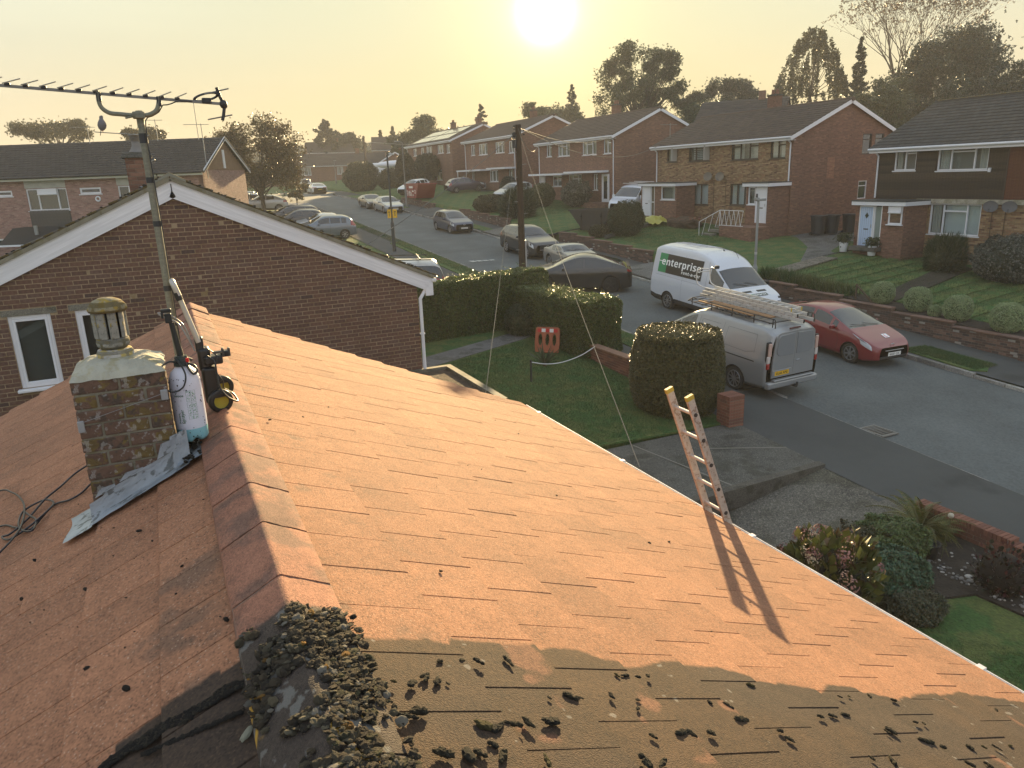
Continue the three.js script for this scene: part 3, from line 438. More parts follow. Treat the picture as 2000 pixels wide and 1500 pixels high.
  for (let i = 0; i < 900; i++) { const t = rnd(ln.length - 1), k = Math.floor(t), f = t - k, s = lerp(ln[k][0], ln[k + 1][0], f) + rnd(-0.014, 0.014), z = lerp(ln[k][1], ln[k + 1][1], f) + rnd(-0.02, 0.02) * (0.5 + fbm(t / 9, 0.3, 20, 2, 2)); const q = rnd(0.002, 0.006); pm.push({ at: onRoof(-1, s, z, 0.006), scale: [q * 1.5, q * 0.6, q * 1.5], color: rnd() < 0.7 ? [0.02, 0.016, 0.012] : [0.05, 0.04, 0.026] }); }
  for (let i = 0; i < 260; i++) { const t = rnd(), s = lerp(0.2, 0.5, t) + rnd(-0.008, 0.008), z = lerp(-1.88, -2.0, t) + rnd(-0.007, 0.007), q = rnd(0.002, 0.005); pm.push({ at: onRoof(-1, s, z, 0.006), scale: [q * 1.3, q * 0.7, q * 1.3], color: [0.02, 0.016, 0.012] }); }
  inst('moss_line', lump(5, 1, 0.5), std({ ...mossBump }), pm, 'black line of moss trailing down the shaded left slope of the roof', 'moss');
  const pc = []; for (let i = 0; i < 40; i++) { const s = rnd(0.25, 4.2), z = rnd(-7, -2.2), q = Math.pow(rnd(), 4) * 0.008 + 0.002; pc.push({ at: onRoof(1, s, z, 0.006), scale: [q, q * 0.6, q * 1.5], color: [0.03, 0.022, 0.015] }); }
  for (let i = 0; i < 60; i++) { const s = rnd(0.2, 1.2), z = rnd(-5, -2.2), q = Math.pow(rnd(), 3) * 0.008 + 0.002; pc.push({ at: onRoof(-1, s, z, 0.006), scale: [q, q * 0.6, q * 1.5], color: [0.03, 0.022, 0.015] }); }
  for (let i = 0; i < 60; i++) { const x = rnd(-0.06, 0.04), z = rnd(-4.35, -3.99), q = rnd(0.004, 0.014); pc.push({ at: [x, RY - 0.44 * (RX - x) + 0.04, z], scale: [q, q * 0.7, q * 1.2], color: [0.03, 0.025, 0.018] }); }
  inst('moss_crumbs', lump(8, 1, 0.5), std({ ...mossBump }), pc, 'loose crumbs of dry moss scattered over the cleaned orange tiles', 'moss');
  for (const [x, s] of [[-1, 0.205]]) { const m = single('stone_chip', lump(13, 2, 0.35), std({ color: [0.2, 0.2, 0.15], roughness: 1 }), 'flat grey green chip of mortar lying on the dark left tiles', 'stone'); m.position.set(...onRoof(-1, 0.2, -1.78, 0.008)); m.scale.set(0.022, 0.006, 0.011); m.rotation.set(0, 0.6, 0.42); }
}
// ---------------------------------------------------------------- television aerial on a pole lashed to the chimney
{
  const a = thing('television_aerial', 'long television aerial on a weathered grey pole rising behind the near chimney', 'aerial', null, [0, -1.36, -4.65]), L = (p) => [p[0], p[1] + 1.36, 0];
  const galv = std({ map: rep(tex(256, 256, (u, v) => { const k = 0.7 + 0.6 * fbm(u, v, 12, 5, 6); return [0.22 * k, 0.215 * k, 0.165 * k]; }), 0.12), roughness: 0.7, metalness: 0.25 });
  const bar = std({ color: [0.2, 0.19, 0.18], roughness: 0.45, metalness: 0.6 }), pl = std({ color: [0.03, 0.03, 0.032], roughness: 0.5 });
  part(a, 'pole', [uvBox(cyl(0.019, 0.0195, 1.76, 0, 0.88, 0, 20)), cyl(0.0, 0.019, 0.003, 0, 1.7615, 0, 20)], galv);
  for (const y of [0.043, -0.19, -0.549, -0.75]) part(a, 'tape_band', cyl(0.0215, 0.0215, 0.03, 0, y + 1.36, 0, 20), pl);
  part(a, 'tape_band', cyl(0.0215, 0.0215, 0.05, 0, 1.62, 0, 20), pl);
  part(a, 'cradle', [tube([[-0.177, 0.491], [-0.181, 0.449], [-0.172, 0.412], [-0.142, 0.388], [-0.092, 0.381], [0.0, 0.374], [0.05, 0.38], [0.086, 0.402], [0.104, 0.45], [0.106, 0.47]].map((p) => [p[0], p[1] + 1.36, 0.026]), 0.0115, 60, 10)], galv);
  part(a, 'cradle_clamp', [rbox(0.022, 0.05, 0.03, 0.005, -0.178, 0.465 + 1.36, 0.022), rbox(0.022, 0.05, 0.03, 0.005, 0.104, 0.445 + 1.36, 0.022)], pl);
  part(a, 'mast_clamp', [rbox(0.06, 0.035, 0.05, 0.006, -0.005, 0.376 + 1.36, 0.02), rod([-0.07, 0.36 + 1.36, 0.045], [0.0, 0.376 + 1.36, 0.03], 0.005), box(0.014, 0.014, 0.09, -0.03, 0.376 + 1.36, 0.02)], galv);
  const A = [-0.98, 0.5482], B = [0.428, 0.436];
  part(a, 'boom', beam(L(A), L(B), 0.014, 0.014), bar);
  for (let k = -4; k < 11; k++) { const x = -0.574 + k * 0.0772, y = lerp(A[1], B[1], (x - A[0]) / (B[0] - A[0])); const d = part(a, 'director', rod([x - 0.012, y + 1.36 + 0.006, 0.06], [x + 0.052, y + 1.36 + 0.042, -0.06], 0.0028), bar); part(a, 'director_block', rbox(0.026, 0.014, 0.03, 0.004, x, y + 1.36 + 0.008, 0), pl); }
  part(a, 'reflector_post', tube([L([0.405, 0.522]), L([0.418, 0.47]), L([0.432, 0.434]), L([0.426, 0.39]), L([0.414, 0.35])], 0.009, 24, 10), pl);
  part(a, 'reflector_hub', lump(4, 2, 0.2).scale(0.022, 0.024, 0.02).translate(0.43, 0.434 + 1.36, 0), pl);
  for (const [p, q] of [[[0.334, 0.481], [0.471, 0.522]], [[0.336, 0.351], [0.473, 0.383]]]) part(a, 'reflector_rod', rod([p[0], p[1] + 1.36, 0.05], [q[0], q[1] + 1.36, -0.05], 0.0038), bar);
  const dip = new THREE.TorusGeometry(0.05, 0.007, 10, 36); dip.scale(1.25, 0.5, 1); dip.rotateX(0.9); dip.rotateZ(0.22); part(a, 'dipole', [dip.translate(0.345, 0.472 + 1.36, 0), rbox(0.05, 0.03, 0.03, 0.006, 0.345, 0.452 + 1.36, 0)], pl);
  part(a, 'feed_cable', tube([[0.27, 0.448], [0.2, 0.448], [0.15, 0.43], [0.115, 0.425], [0.104, 0.40], [0.06, 0.372], [0.03, 0.36], [0.02, 0.3], [0.022, -0.2], [0.02, -0.9]].map((p) => [p[0], p[1] + 1.36, 0.022]), 0.0035, 70, 6), pl);
}
// ---------------------------------------------------------------- pressure sprayer
{
  const s = thing('pressure_sprayer', 'white plastic pressure sprayer bottle with green lettering, leaning between chimney and ridge', 'sprayer', null, [0.01, -1.315, -4.2], 0);
  const plast = phys({ color: [0.62, 0.63, 0.72], roughness: 0.4, sheen: 0.2 }), blk = std({ color: [0.014, 0.016, 0.016], roughness: 0.45 });
  const R = 0.08;
  part(s, 'tank', lathe([[R, 0.075], [R + 0.001, 0.12], [R, 0.30], [R - 0.004, 0.345], [R - 0.018, 0.378], [R - 0.04, 0.398], [0.03, 0.41], [0.03, 0.42]], 40), plast);
  const foot = lathe([[0.0, 0.012], [0.05, 0.0], [0.07, 0.004], [R - 0.001, 0.02], [R, 0.075]], 40); { const p = foot.attributes.position; for (let i = 0; i < p.count; i++) { const a = Math.atan2(p.getX(i), p.getZ(i)); if (p.getY(i) < 0.03) p.setY(i, p.getY(i) + 0.018 * Math.max(0, Math.sin(a * 4 + 0.6))); } foot.computeVertexNormals(); }
  part(s, 'tank_base', foot, phys({ color: [0.24, 0.5, 0.56], roughness: 0.35 }), 'pale blue base showing the liquid inside');
  const lab = canvasTex(512, 1024, (x, w, h) => {
    x.clearRect(0, 0, w, h); x.fillStyle = '#1f5a3c'; x.font = 'bold 62px sans-serif'; x.fillText('SMOOR', 20, 250);
    x.beginPath(); x.moveTo(20, 120); x.lineTo(80, 190); x.lineTo(110, 130); x.lineTo(60, 165); x.fill();
    x.save(); x.translate(150, 930); x.rotate(-Math.PI / 2); x.font = 'bold 62px sans-serif'; x.fillText('Pressure', 0, -40); x.font = 'bold 96px sans-serif'; x.fillText('Sprayer', 0, 50); x.restore();
    x.lineWidth = 4; x.strokeStyle = '#5d8a70'; const R2 = rng(6);
    for (let k = 0; k < 5; k++) for (let q = 0; q < 2; q++) { const X = 290 + q * 96, Y = 110 + k * 150; x.strokeRect(X, Y, 92, 120); x.fillStyle = '#7fa58e'; for (let j = 0; j < 7; j++) x.fillRect(X + 10 + R2() * 60, Y + 10 + R2() * 90, 6 + R2() * 26, 5 + R2() * 24); }
  });
  const lg = new THREE.CylinderGeometry(R + 0.0016, R + 0.0016, 0.22, 30, 1, true, -0.95, 1.55).translate(0, 0.2, 0);
  part(s, 'printed_label', lg, std({ map: lab, transparent: true, alphaTest: 0.4, roughness: 0.5 }));
  const dg = []; for (let i = 0; i < 70; i++) { const a = rnd(-1.5, 1.2), y = rnd(0.03, 0.36), r = R + 0.0005, q = Math.pow(rnd(), 2) * 0.0032 + 0.0009; dg.push(lump(i, 0, 0.3).scale(q, q * 1.3, q * 0.6).rotateY(a).translate(Math.sin(a) * r, y, Math.cos(a) * r)); }
  stuffPart(s, 'dirt_specks', dg, mossGreen[2]);
  part(s, 'collar', [cyl(0.038, 0.041, 0.03, 0, 0.425, 0, 24), cyl(0.03, 0.034, 0.025, 0, 0.45, 0, 24)], std({ color: [0.015, 0.03, 0.028], roughness: 0.5 }));
  part(s, 'pump', [rod([0, 0.45, 0], [-0.018, 0.64, 0], 0.017, 0.014, 14), rod([0.01, 0.46, -0.01], [-0.012, 0.6, -0.02], 0.008)], blk);
  part(s, 'pump_handle', [rbox(0.05, 0.02, 0.03, 0.006, -0.036, 0.705, 0), rbox(0.034, 0.05, 0.026, 0.006, -0.03, 0.665, 0), rbox(0.012, 0.03, 0.03, 0.004, -0.056, 0.682, 0)], blk);
  part(s, 'valve', cyl(0.008, 0.008, 0.02, 0.028, 0.455, 0.03, 12).rotateX(0.1), std({ color: [0.6, 0.02, 0.02], roughness: 0.4 }));
  part(s, 'strap', tube([[0.02, 0.43, 0.03], [0.03, 0.395, 0.055], [0.05, 0.37, 0.07], [0.068, 0.385, 0.055], [0.055, 0.41, 0.035], [0.035, 0.42, 0.03]], 0.0065, 40, 8, true), blk);
  part(s, 'hose', tube([[-0.02, 0.43, 0.03], [-0.06, 0.45, 0.07], [-0.1, 0.43, 0.09], [-0.118, 0.37, 0.095], [-0.1, 0.32, 0.095], [-0.055, 0.295, 0.098], [-0.012, 0.315, 0.1], [0.008, 0.37, 0.09], [-0.005, 0.42, 0.06], [-0.03, 0.46, 0.03]], 0.0045, 80, 8), blk);
  part(s, 'trigger_lance', [rod([-0.01, 0.46, -0.03], [0.05, 0.42, -0.05], 0.01)], blk);
}
// ---------------------------------------------------------------- pressure washer standing on the ridge behind the sprayer
{
  const w = thing('pressure_washer', 'black pressure washer with yellow wheel hubs standing on the ridge behind the sprayer', 'pressure washer', null, [0.15, -1.24, -4.58], 0);
  const blk = std({ color: [0.014, 0.014, 0.015], roughness: 0.42 }), yel = std({ color: [0.42, 0.33, 0.02], roughness: 0.5, map: rep(T.noise, 0.1) }), grey = std({ color: [0.46, 0.44, 0.4], roughness: 0.45, metalness: 0.4 });
  part(w, 'body', [rbox(0.085, 0.22, 0.15, 0.02, 0.0, 0.12, -0.02), rbox(0.07, 0.14, 0.11, 0.02, -0.015, 0.27, -0.02), rbox(0.09, 0.05, 0.12, 0.012, 0.02, 0.02, 0)], blk);
  part(w, 'tool_tray', [rbox(0.10, 0.05, 0.1, 0.012, 0.03, 0.27, 0.02), rbox(0.05, 0.035, 0.06, 0.008, 0.1, 0.295, 0.01)], blk);
  part(w, 'accessory_clip', [rbox(0.014, 0.05, 0.03, 0.004, 0.085, 0.31, 0.045), rbox(0.014, 0.05, 0.03, 0.004, 0.12, 0.305, 0.03), rbox(0.05, 0.012, 0.03, 0.004, 0.06, 0.315, 0.05)], std({ color: [0.05, 0.05, 0.05], roughness: 0.3 }));
  part(w, 'handle_foot', [rbox(0.045, 0.09, 0.06, 0.01, -0.032, 0.36, -0.01), rod([-0.0, 0.3, -0.05], [-0.075, 0.5, -0.05], 0.008)], blk);
  for (const z of [0.028, -0.045]) part(w, 'handle_tube', rod([-0.035, 0.38, z], [-0.108, 0.685, z], 0.0145, 0.0135, 14), grey);
  part(w, 'handle_grip', [tube([[-0.1, 0.655, 0.03], [-0.118, 0.72, 0.028], [-0.122, 0.735, 0.0], [-0.12, 0.72, -0.045], [-0.104, 0.66, -0.045]], 0.016, 40, 12)], grey);
  part(w, 'grip_sleeve', [rod([-0.098, 0.63, 0.028], [-0.108, 0.675, 0.028], 0.0185, 0.0185, 14), rod([-0.098, 0.63, -0.045], [-0.108, 0.675, -0.045], 0.0185, 0.0185, 14)], blk);
  const wheel = (x, y, z) => {
    const g = new THREE.Group(); g.name = 'wheel'; g.position.set(x, y, z); g.rotation.set(0, 0.25, 0); w.add(g);
    part(g, 'tyre', lathe([[0.046, -0.018], [0.064, -0.019], [0.07, -0.012], [0.071, 0], [0.07, 0.012], [0.064, 0.019], [0.046, 0.018]], 40).rotateX(Math.PI / 2), blk);
    part(g, 'hub_disc', lathe([[0, -0.008], [0.05, -0.006], [0.054, 0.012], [0.05, 0.016], [0.047, 0.01], [0, 0.008]], 36).rotateX(Math.PI / 2), yel);
    const r = new THREE.TorusGeometry(0.046, 0.004, 8, 40); part(g, 'hub_ring', r.translate(0, 0, 0.017), std({ color: [0.03, 0.03, 0.025] }));
    part(g, 'hub_notch', box(0.06, 0.014, 0.006, 0, 0.032, 0.013), blk);
  };
  wheel(0.035, 0.025, 0.06); wheel(0.06, 0.06, -0.13);
  part(w, 'hose', [tube([[-0.0, 0.3, 0.06], [0.03, 0.27, 0.08], [0.035, 0.2, 0.09], [0.04, 0.12, 0.1], [0.07, 0.06, 0.105], [0.11, 0.02, 0.08], [0.13, 0.005, 0.03], [0.11, 0.04, -0.02], [0.07, 0.07, -0.04]], 0.0055, 80, 8), tube([[0.02, 0.33, 0.05], [0.05, 0.29, 0.07], [0.03, 0.22, 0.08], [0.06, 0.15, 0.085], [0.06, 0.1, 0.06]], 0.004, 40, 8)], std({ color: [0.03, 0.03, 0.03], roughness: 0.35 }));
  part(w, 'power_lead', tube([[-0.06, 0.33, 0.02], [-0.09, 0.42, 0.02], [-0.13, 0.5, 0.0], [-0.2, 0.54, -0.02], [-0.22, 0.56, -0.03], [-0.17, 0.545, -0.05], [-0.1, 0.48, -0.02], [-0.07, 0.36, 0.0]], 0.005, 60, 8), std({ color: [0.25, 0.24, 0.23], roughness: 0.4 }));
}
// ---------------------------------------------------------------- cable lying on the left slope
{
  const lift = (ps, d = 0.012) => ps.map(([x, y, z], i) => [x - d * 0.4, y - 0.037 * (RX - x) + d * 0.95 + 0.005 * Math.sin(i * 2.1), z]);
  const m = std({ color: [0.016, 0.017, 0.024], roughness: 0.35 });
  single('cable', [tube(lift([[-0.49, -1.60, -5.0], [-0.59, -1.648, -5.104], [-0.684, -1.689, -5.129], [-0.764, -1.724, -5.019], [-0.843, -1.759, -4.936], [-0.923, -1.794, -4.784], [-1.005, -1.83, -4.69], [-1.047, -1.849, -4.719], [-0.993, -1.825, -4.615], [-0.886, -1.778, -4.613], [-0.788, -1.735, -4.697], [-0.782, -1.732, -4.8], [-0.86, -1.766, -4.955], [-0.962, -1.811, -4.967], [-0.98, -1.819, -4.852], [-0.927, -1.796, -4.62], [-0.858, -1.765, -4.497], [-0.86, -1.766, -4.661], [-0.912, -1.789, -4.805], [-0.95, -1.8, -4.9]], 0.02), 0.0058, 240, 8), tube(lift([[-0.5, -1.6, -4.45], [-0.559, -1.634, -4.721], [-0.619, -1.66, -4.68], [-0.674, -1.684, -4.666], [-0.779, -1.731, -4.746], [-0.884, -1.777, -4.595], [-0.991, -1.824, -4.779], [-1.105, -1.874, -4.974], [-1.4, -2.0, -5.1]]), 0.0058, 120, 8), tube(lift([[-1.6, -2.09, -5.9], [-1.234, -1.931, -5.757], [-1.112, -1.877, -5.528], [-1.012, -1.833, -5.22], [-0.955, -1.808, -4.955], [-0.938, -1.801, -4.695], [-0.956, -1.809, -4.545], [-1.012, -1.833, -4.411], [-1.2, -1.92, -4.2]], 0.03), 0.0058, 120, 8)], m, 'tangle of thin black cable lying on the red tiles left of the chimney', 'cable');
}
// ---------------------------------------------------------------- ladder leaning on the eaves
{
  const l = thing('ladder', 'aluminium ladder with yellow end caps sticking up over the roof edge', 'ladder', null, [5.3, -6.2, -4.9]);
  const O = [5.3, -6.2, -4.9], rel = (p) => [p[0] - O[0], p[1] - O[1], p[2] - O[2]], worn = std({ map: rep(tex(256, 256, (u, v) => { const k = 0.7 + 0.5 * fbm(u, v, 10, 5, 16), d = smooth(0.6, 0.7, fbm(u, v, 14, 5, 18)); return mix3([0.55 * k, 0.47 * k, 0.41 * k], [0.28, 0.17, 0.12], d * 0.7); }), 0.35), roughness: 0.5, metalness: 0.45 }), cap = std({ color: [0.5, 0.36, 0.05], roughness: 0.55 });
  const at = (q, z0, z1) => [lerp(5.335, 3.85, q), lerp(-6.15, -1.87, q), lerp(z0, z1, q)], up = [0.945, 0.327, 0];
  const st = [[-4.86, -5.10], [-4.61, -4.82]];
  st.forEach(([a, b]) => { part(l, 'stile', uvBox(beam(rel(at(0, a, b)), rel(at(1, a, b)), 0.028, 0.068, up)), worn); part(l, 'end_cap', beam(rel(at(0.997, a, b)), rel(at(1.006, a, b)), 0.034, 0.074, up), cap); });
  for (let k = 0; k < 17; k++) { const q = 0.965 - k * 0.0565, A = at(q, ...st[0]), B = at(q, ...st[1]); part(l, 'rung', rod(rel(A), rel([B[0], B[1], B[2] + 0.004]), 0.0155, 0.0155, 12), M.alu); part(l, 'rung_end', cyl(0.018, 0.018, 0.006, 0, 0, 0, 14).rotateX(Math.PI / 2).translate(...rel([B[0], B[1], B[2] + 0.016])), std({ color: [0.05, 0.04, 0.035], roughness: 0.7 })); }
}
// ================================================================ the next bungalow up the hill, gable toward us
{
  const Z = -14.1, n = thing('neighbouring_house', 'red brick gabled house with white bargeboards directly beyond the near roof', 'house', null, [0.3, -5.9, Z]), D = V3(0.3, -5.9, Z), rel = (g) => g.translate(-D.x, -D.y, -D.z);
  const slopeN = 0.452, apex = 0.0, xr = 4.46, xl = -3.86;
  const wallTop = (x) => apex - slopeN * Math.abs(x - 0.3);
  const win = [[-2.40, -1.80, -3.10, -1.905], [-1.45, -0.85, -3.10, -1.905]];
  const mort = std({ map: rep(T.mortarCap, 0.8), color: [0.8, 0.62, 0.48], roughness: 0.95 });
  const shape = new THREE.Shape([[xl, -7.2], [xr, -7.2], [xr, wallTop(xr)], [0.3, wallTop(0.3)], [xl, wallTop(xl)]].map((q) => new THREE.Vector2(...q)));
  for (const [a, b, c, d] of win) shape.holes.push(new THREE.Path([[a, c], [a, d], [b, d], [b, c]].map((q) => new THREE.Vector2(...q))));
  const wall = part(n, 'gable_wall', rel(new THREE.ExtrudeGeometry(shape, { depth: 0.2, bevelEnabled: false }).translate(0, 0, Z - 0.193)), mort);
  part(n, 'side_wall', rel(box(0.2, 5.3, 9, xr - 0.1, -4.55, Z - 4.71)), M.redBrick); part(n, 'side_wall', rel(box(0.2, 5.3, 9, xl + 0.1, -4.55, Z - 4.71)), M.redBrick);
  // every brick: a shallow block standing proud of the mortar
  const full = rbox(0.215, 0.065, 0.02, 0.004, 0, 0, 0, 1), list = [], R = rng(44);
  T.brickFace = tex(256, 256, (u, v, i, j) => { const m = fbm(u, v, 10, 5, 17), s = LAT[(i * 77 + j * 913) & 65535]; const k = 0.7 + 0.55 * m + (s > 0.97 ? 0.25 : s < 0.04 ? -0.25 : 0); return [k, k, k].map((q) => q * 0.9); });
  const tones = [[0.165, 0.09, 0.064], [0.15, 0.083, 0.06], [0.18, 0.098, 0.068], [0.138, 0.077, 0.056], [0.165, 0.098, 0.074], [0.1, 0.062, 0.05]].map((c) => std({ color: c, map: rep(T.brickFace, 0.4), bumpMap: rep(T.rough, 0.2), bumpScale: 0.004, roughness: 0.92 }));
  for (let r = 0; r < 66; r++) {
    const y = -4.4 + r * 0.075 - 0.5; if (y > 0) break;
    for (let k = -1; k < 40; k++) {
      const X0 = Math.max(xl, xl + k * 0.225 + (r % 2) * 0.1125), X1 = Math.min(xr, xl + k * 0.225 + (r % 2) * 0.1125 + 0.215); let segs = [[X0, X1]];
      for (const [a, b, c, d] of win) { const lint = y > d - 0.01; if (y + 0.03 < c - 0.055 || y - 0.03 > d + 0.1) continue; const A = lint ? a - 0.09 : a - 0.004, B = lint ? b + 0.11 : b + 0.004; segs = segs.flatMap(([p, q]) => q <= A || p >= B ? [[p, q]] : [[p, A], [B, q]]); }
      for (const [p, q] of segs) if (q - p > 0.03 && y + 0.035 < Math.min(wallTop(p), wallTop(q))) list.push([(p + q) / 2, y, full, 0, (q - p) / 0.215]);
    }
  }
  // those that show largest are parts, those behind our own roof are joined
  const vis = list.filter((b) => b[1] > -2.6 && !(b[0] > 2 && b[1] < -3)).sort((a, b) => Math.hypot(a[0] + 0.2, a[1] + 0.8) - Math.hypot(b[0] + 0.2, b[1] + 0.8)), pick = new Set(vis.slice(0, 300));
  for (const b of list) b[3] = R() < 0.04 ? 5 : Math.floor(R() * 5);
  for (const b of pick) { const m = part(wall, 'brick', b[2], tones[b[3]]); m.position.set(b[0] - 0.3, b[1] + 5.9, rnd(-0.003, 0.003)); m.rotation.y = rnd(-0.006, 0.006); m.scale.x = b[4]; }
  tones.forEach((m, t) => { const g = list.filter((b) => !pick.has(b) && b[3] === t).map((b) => b[2].clone().scale(b[4], 1, 1).translate(b[0] - 0.3, b[1] + 5.9, R() * 0.005 - 0.0025)); if (g.length) stuffPart(wall, 'bricks', g, m); });
  // windows
  win.forEach(([a, b, c, d], i) => {
    const w = new THREE.Group(); w.name = 'window'; w.position.set((a + b) / 2 - 0.3, c + 5.9, 0); n.add(w); const W = b - a, H = d - c, f = 0.055;
    part(w, 'frame', [rbox(f, H, 0.07, 0.008, -W / 2 + f / 2, H / 2, -0.05), rbox(f, H, 0.07, 0.008, W / 2 - f / 2, H / 2, -0.05), rbox(W - 2 * f, f, 0.069, 0.008, 0, H - f / 2, -0.05), rbox(W - 2 * f, f, 0.069, 0.008, 0, f / 2, -0.05)], M.white);
    part(w, 'sash', [rbox(0.04, H - 2 * f, 0.06, 0.006, -W / 2 + f + 0.02, H / 2, -0.04), rbox(0.04, H - 2 * f, 0.06, 0.006, W / 2 - f - 0.02, H / 2, -0.04), rbox(W - 2 * f - 0.08, 0.04, 0.059, 0.006, 0, H - f - 0.02, -0.04), rbox(W - 2 * f - 0.08, 0.04, 0.059, 0.006, 0, f + 0.02, -0.04)], M.white);
    part(w, 'pane', box(W - 2 * f - 0.07, H - 2 * f - 0.07, 0.004, 0, H / 2, -0.05), M.pane);
    part(w, 'blind', box(W - 0.04, H - 0.04, 0.01, 0, H / 2, -0.16), std({ color: i ? [0.05, 0.045, 0.04] : [0.085, 0.085, 0.08], roughness: 1 }));
    part(w, 'sill', rbox(W + 0.12, 0.05, 0.16, 0.012, 0, -0.03, 0.03), M.white); part(w, 'lintel', rbox(W + 0.18, 0.1, 0.03, 0.004, 0.01, H + 0.052, 0), std({ map: rep(T.concrete, 1.1), color: [1.5, 1.45, 1.3] }));
  });
  // bargeboards, cement verge and the row of tile ends
  const vm = std({ map: rep(T.mortarCap, 0.6), color: [0.55, 0.53, 0.48], roughness: 0.95 }), tl = std({ map: rep(T.lichenStone, 0.7), color: [0.35, 0.33, 0.32], roughness: 0.95 });
  for (const s of [1, -1]) {
    const L = (d, off, z) => [0.3 + s * d - 0.3, apex - slopeN * d + off + 5.9, z], up = [s * slopeN, 1, 0];
    part(n, 'bargeboard', beam(L(0.004, -0.03, 0.05), L(4.42, -0.03, 0.05), 0.03, 0.27, up), M.whiteDull);
    part(n, 'cement_verge', uvBox(beam(L(0.0, 0.145, 0.03), L(4.5, 0.145, 0.03), 0.13, 0.065, up)), vm);
    const tg = rbox(0.38, 0.03, 9.1, 0.008); for (let k = 0; k < 14; k++) { const d = 0.14 + k * 0.33; if (d > 4.55) break; const m = part(n, 'tile_course', tg, tl); const p = L(d, 0.2 + rnd(-0.004, 0.004), -4.46); m.position.set(...p); m.rotation.z = -s * (Math.atan(slopeN) - 0.07) + rnd(-0.01, 0.01); }
    const em = new THREE.InstancedMesh(lump(31, 1, 0.5), std({ ...mossBump }), 60); const d = new THREE.Object3D(); for (let i = 0; i < 60; i++) { const q = rnd(0.1, 4.4), k = rnd(0.008, 0.022); d.position.set(...L(q, 0.225 + rnd(-0.03, 0.01), 0.07 + rnd(-0.03, 0.02))); d.scale.set(k * 1.4, k * 0.7, k); d.updateMatrix(); em.setMatrixAt(i, d.matrix); em.setColorAt(i, new THREE.Color().setRGB(0.03, 0.027, 0.018)); } em.name = 'verge_moss'; em.userData.kind = 'stuff'; n.add(em);
  }
  part(n, 'ridge_cap', [mesh3([-0.24, 6.02, 0.1, 0, 6.15, 0.1, 0.24, 6.02, 0.1, -0.24, 6.02, -9, 0, 6.15, -9, 0.24, 6.02, -9, -0.24, 5.97, 0.1, 0.24, 5.97, 0.1, 0, 6.08, 0.1], [0, 1, 4, 0, 4, 3, 1, 2, 5, 1, 5, 4, 6, 8, 1, 6, 1, 0, 8, 7, 2, 8, 2, 1])], vm);
  part(n, 'barge_gusset', rbox(0.16, 0.26, 0.03, 0.004, 0, 5.87, 0.049), M.whiteDull); part(n, 'apex_joint', box(0.015, 0.2, 0.004, 0, 5.86, 0.0675), M.blackSoft);
  part(n, 'barge_end', [rbox(0.16, 0.3, 0.032, 0.006, 4.40, 3.80, 0.052)], M.whiteDull);
  part(n, 'gutter', [rbox(0.11, 0.08, 9, 0.03, 4.5, 3.95, -4.4)], M.whiteDull);
  part(n, 'downpipe', [rod([4.2, -1.2, 0.05], [4.2, 3.62, 0.05], 0.034, 0.034, 14), rod([4.2, 3.6, 0.05], [4.4, 3.85, -0.02], 0.034, 0.034, 14)], M.whiteDull);
  for (const y of [1.2, 2.9]) part(n, 'pipe_bracket', rbox(0.1, 0.03, 0.07, 0.006, 4.2, y, 0.045), M.whiteDull);
  // chimney on the far slope
  const ch = part(n, 'chimney', rel(box(0.42, 1.1, 0.42, -0.17, 0.08, -16.7)), brickMat(T.redBrick));
  part(ch, 'chimney_cap', rel(join([rbox(0.54, 0.06, 0.54, 0.015, -0.17, 0.6, -16.7), rbox(0.48, 0.05, 0.48, 0.015, -0.17, 0.655, -16.7)])), std({ map: rep(T.concrete, 0.8), roughness: 0.95 }));
  part(ch, 'chimney_pot', rel(join([lathe([[0.16, 0.68], [0.12, 0.73], [0.085, 0.8], [0.085, 0.88], [0, 0.88]], 20, -0.14, 0, -16.7), ...[0, 1, 2, 3].map((k) => cyl(0.1, 0.1, 0.012, -0.14, 0.9 + k * 0.024, -16.7, 20)), lathe([[0.12, 0.99], [0.1, 1.005], [0, 1.02]], 20, -0.14, 0, -16.7)])), std({ color: [0.2, 0.19, 0.18], roughness: 0.8 }));
  part(ch, 'lead_step', rel(join([box(0.2, 0.1, 0.012, -0.1, 0.0, -16.48), box(0.12, 0.12, 0.012, 0.06, 0.08, -16.48)])), M.lead);
  const ar = thing('small_aerial', 'thin television aerial with a pigeon on it above the neighbouring chimney', 'aerial', null, [0.045, 0.17, -16.45]);
  part(ar, 'pole', rod([0.0, -0.3, 0], [-0.01, 0.87, 0], 0.016), M.metalPost); part(ar, 'boom', rod([-0.85, 0.875, 0], [0.06, 0.80, 0], 0.008), M.metalPost); for (let k = 0; k < 10; k++) part(ar, 'director', rod([-0.8 + k * 0.08, 0.872 - k * 0.0066, 0.1], [-0.8 + k * 0.08, 0.872 - k * 0.0066, -0.1], 0.004), M.metalPost);
  part(ar, 'bracket', [rod([0, 0.12, 0], [-0.2, 0.0, -0.1], 0.014), rod([0, 0.32, 0], [0.1, 0.36, 0.03], 0.012)], M.metalPost);
  // the pigeon, one skin: breast, back, neck, head, beak, tail
  const pg = thing('pigeon', 'grey pigeon perched on the thin aerial above the neighbouring chimney', 'bird', null, [-0.655, 1.05, -16.45]);
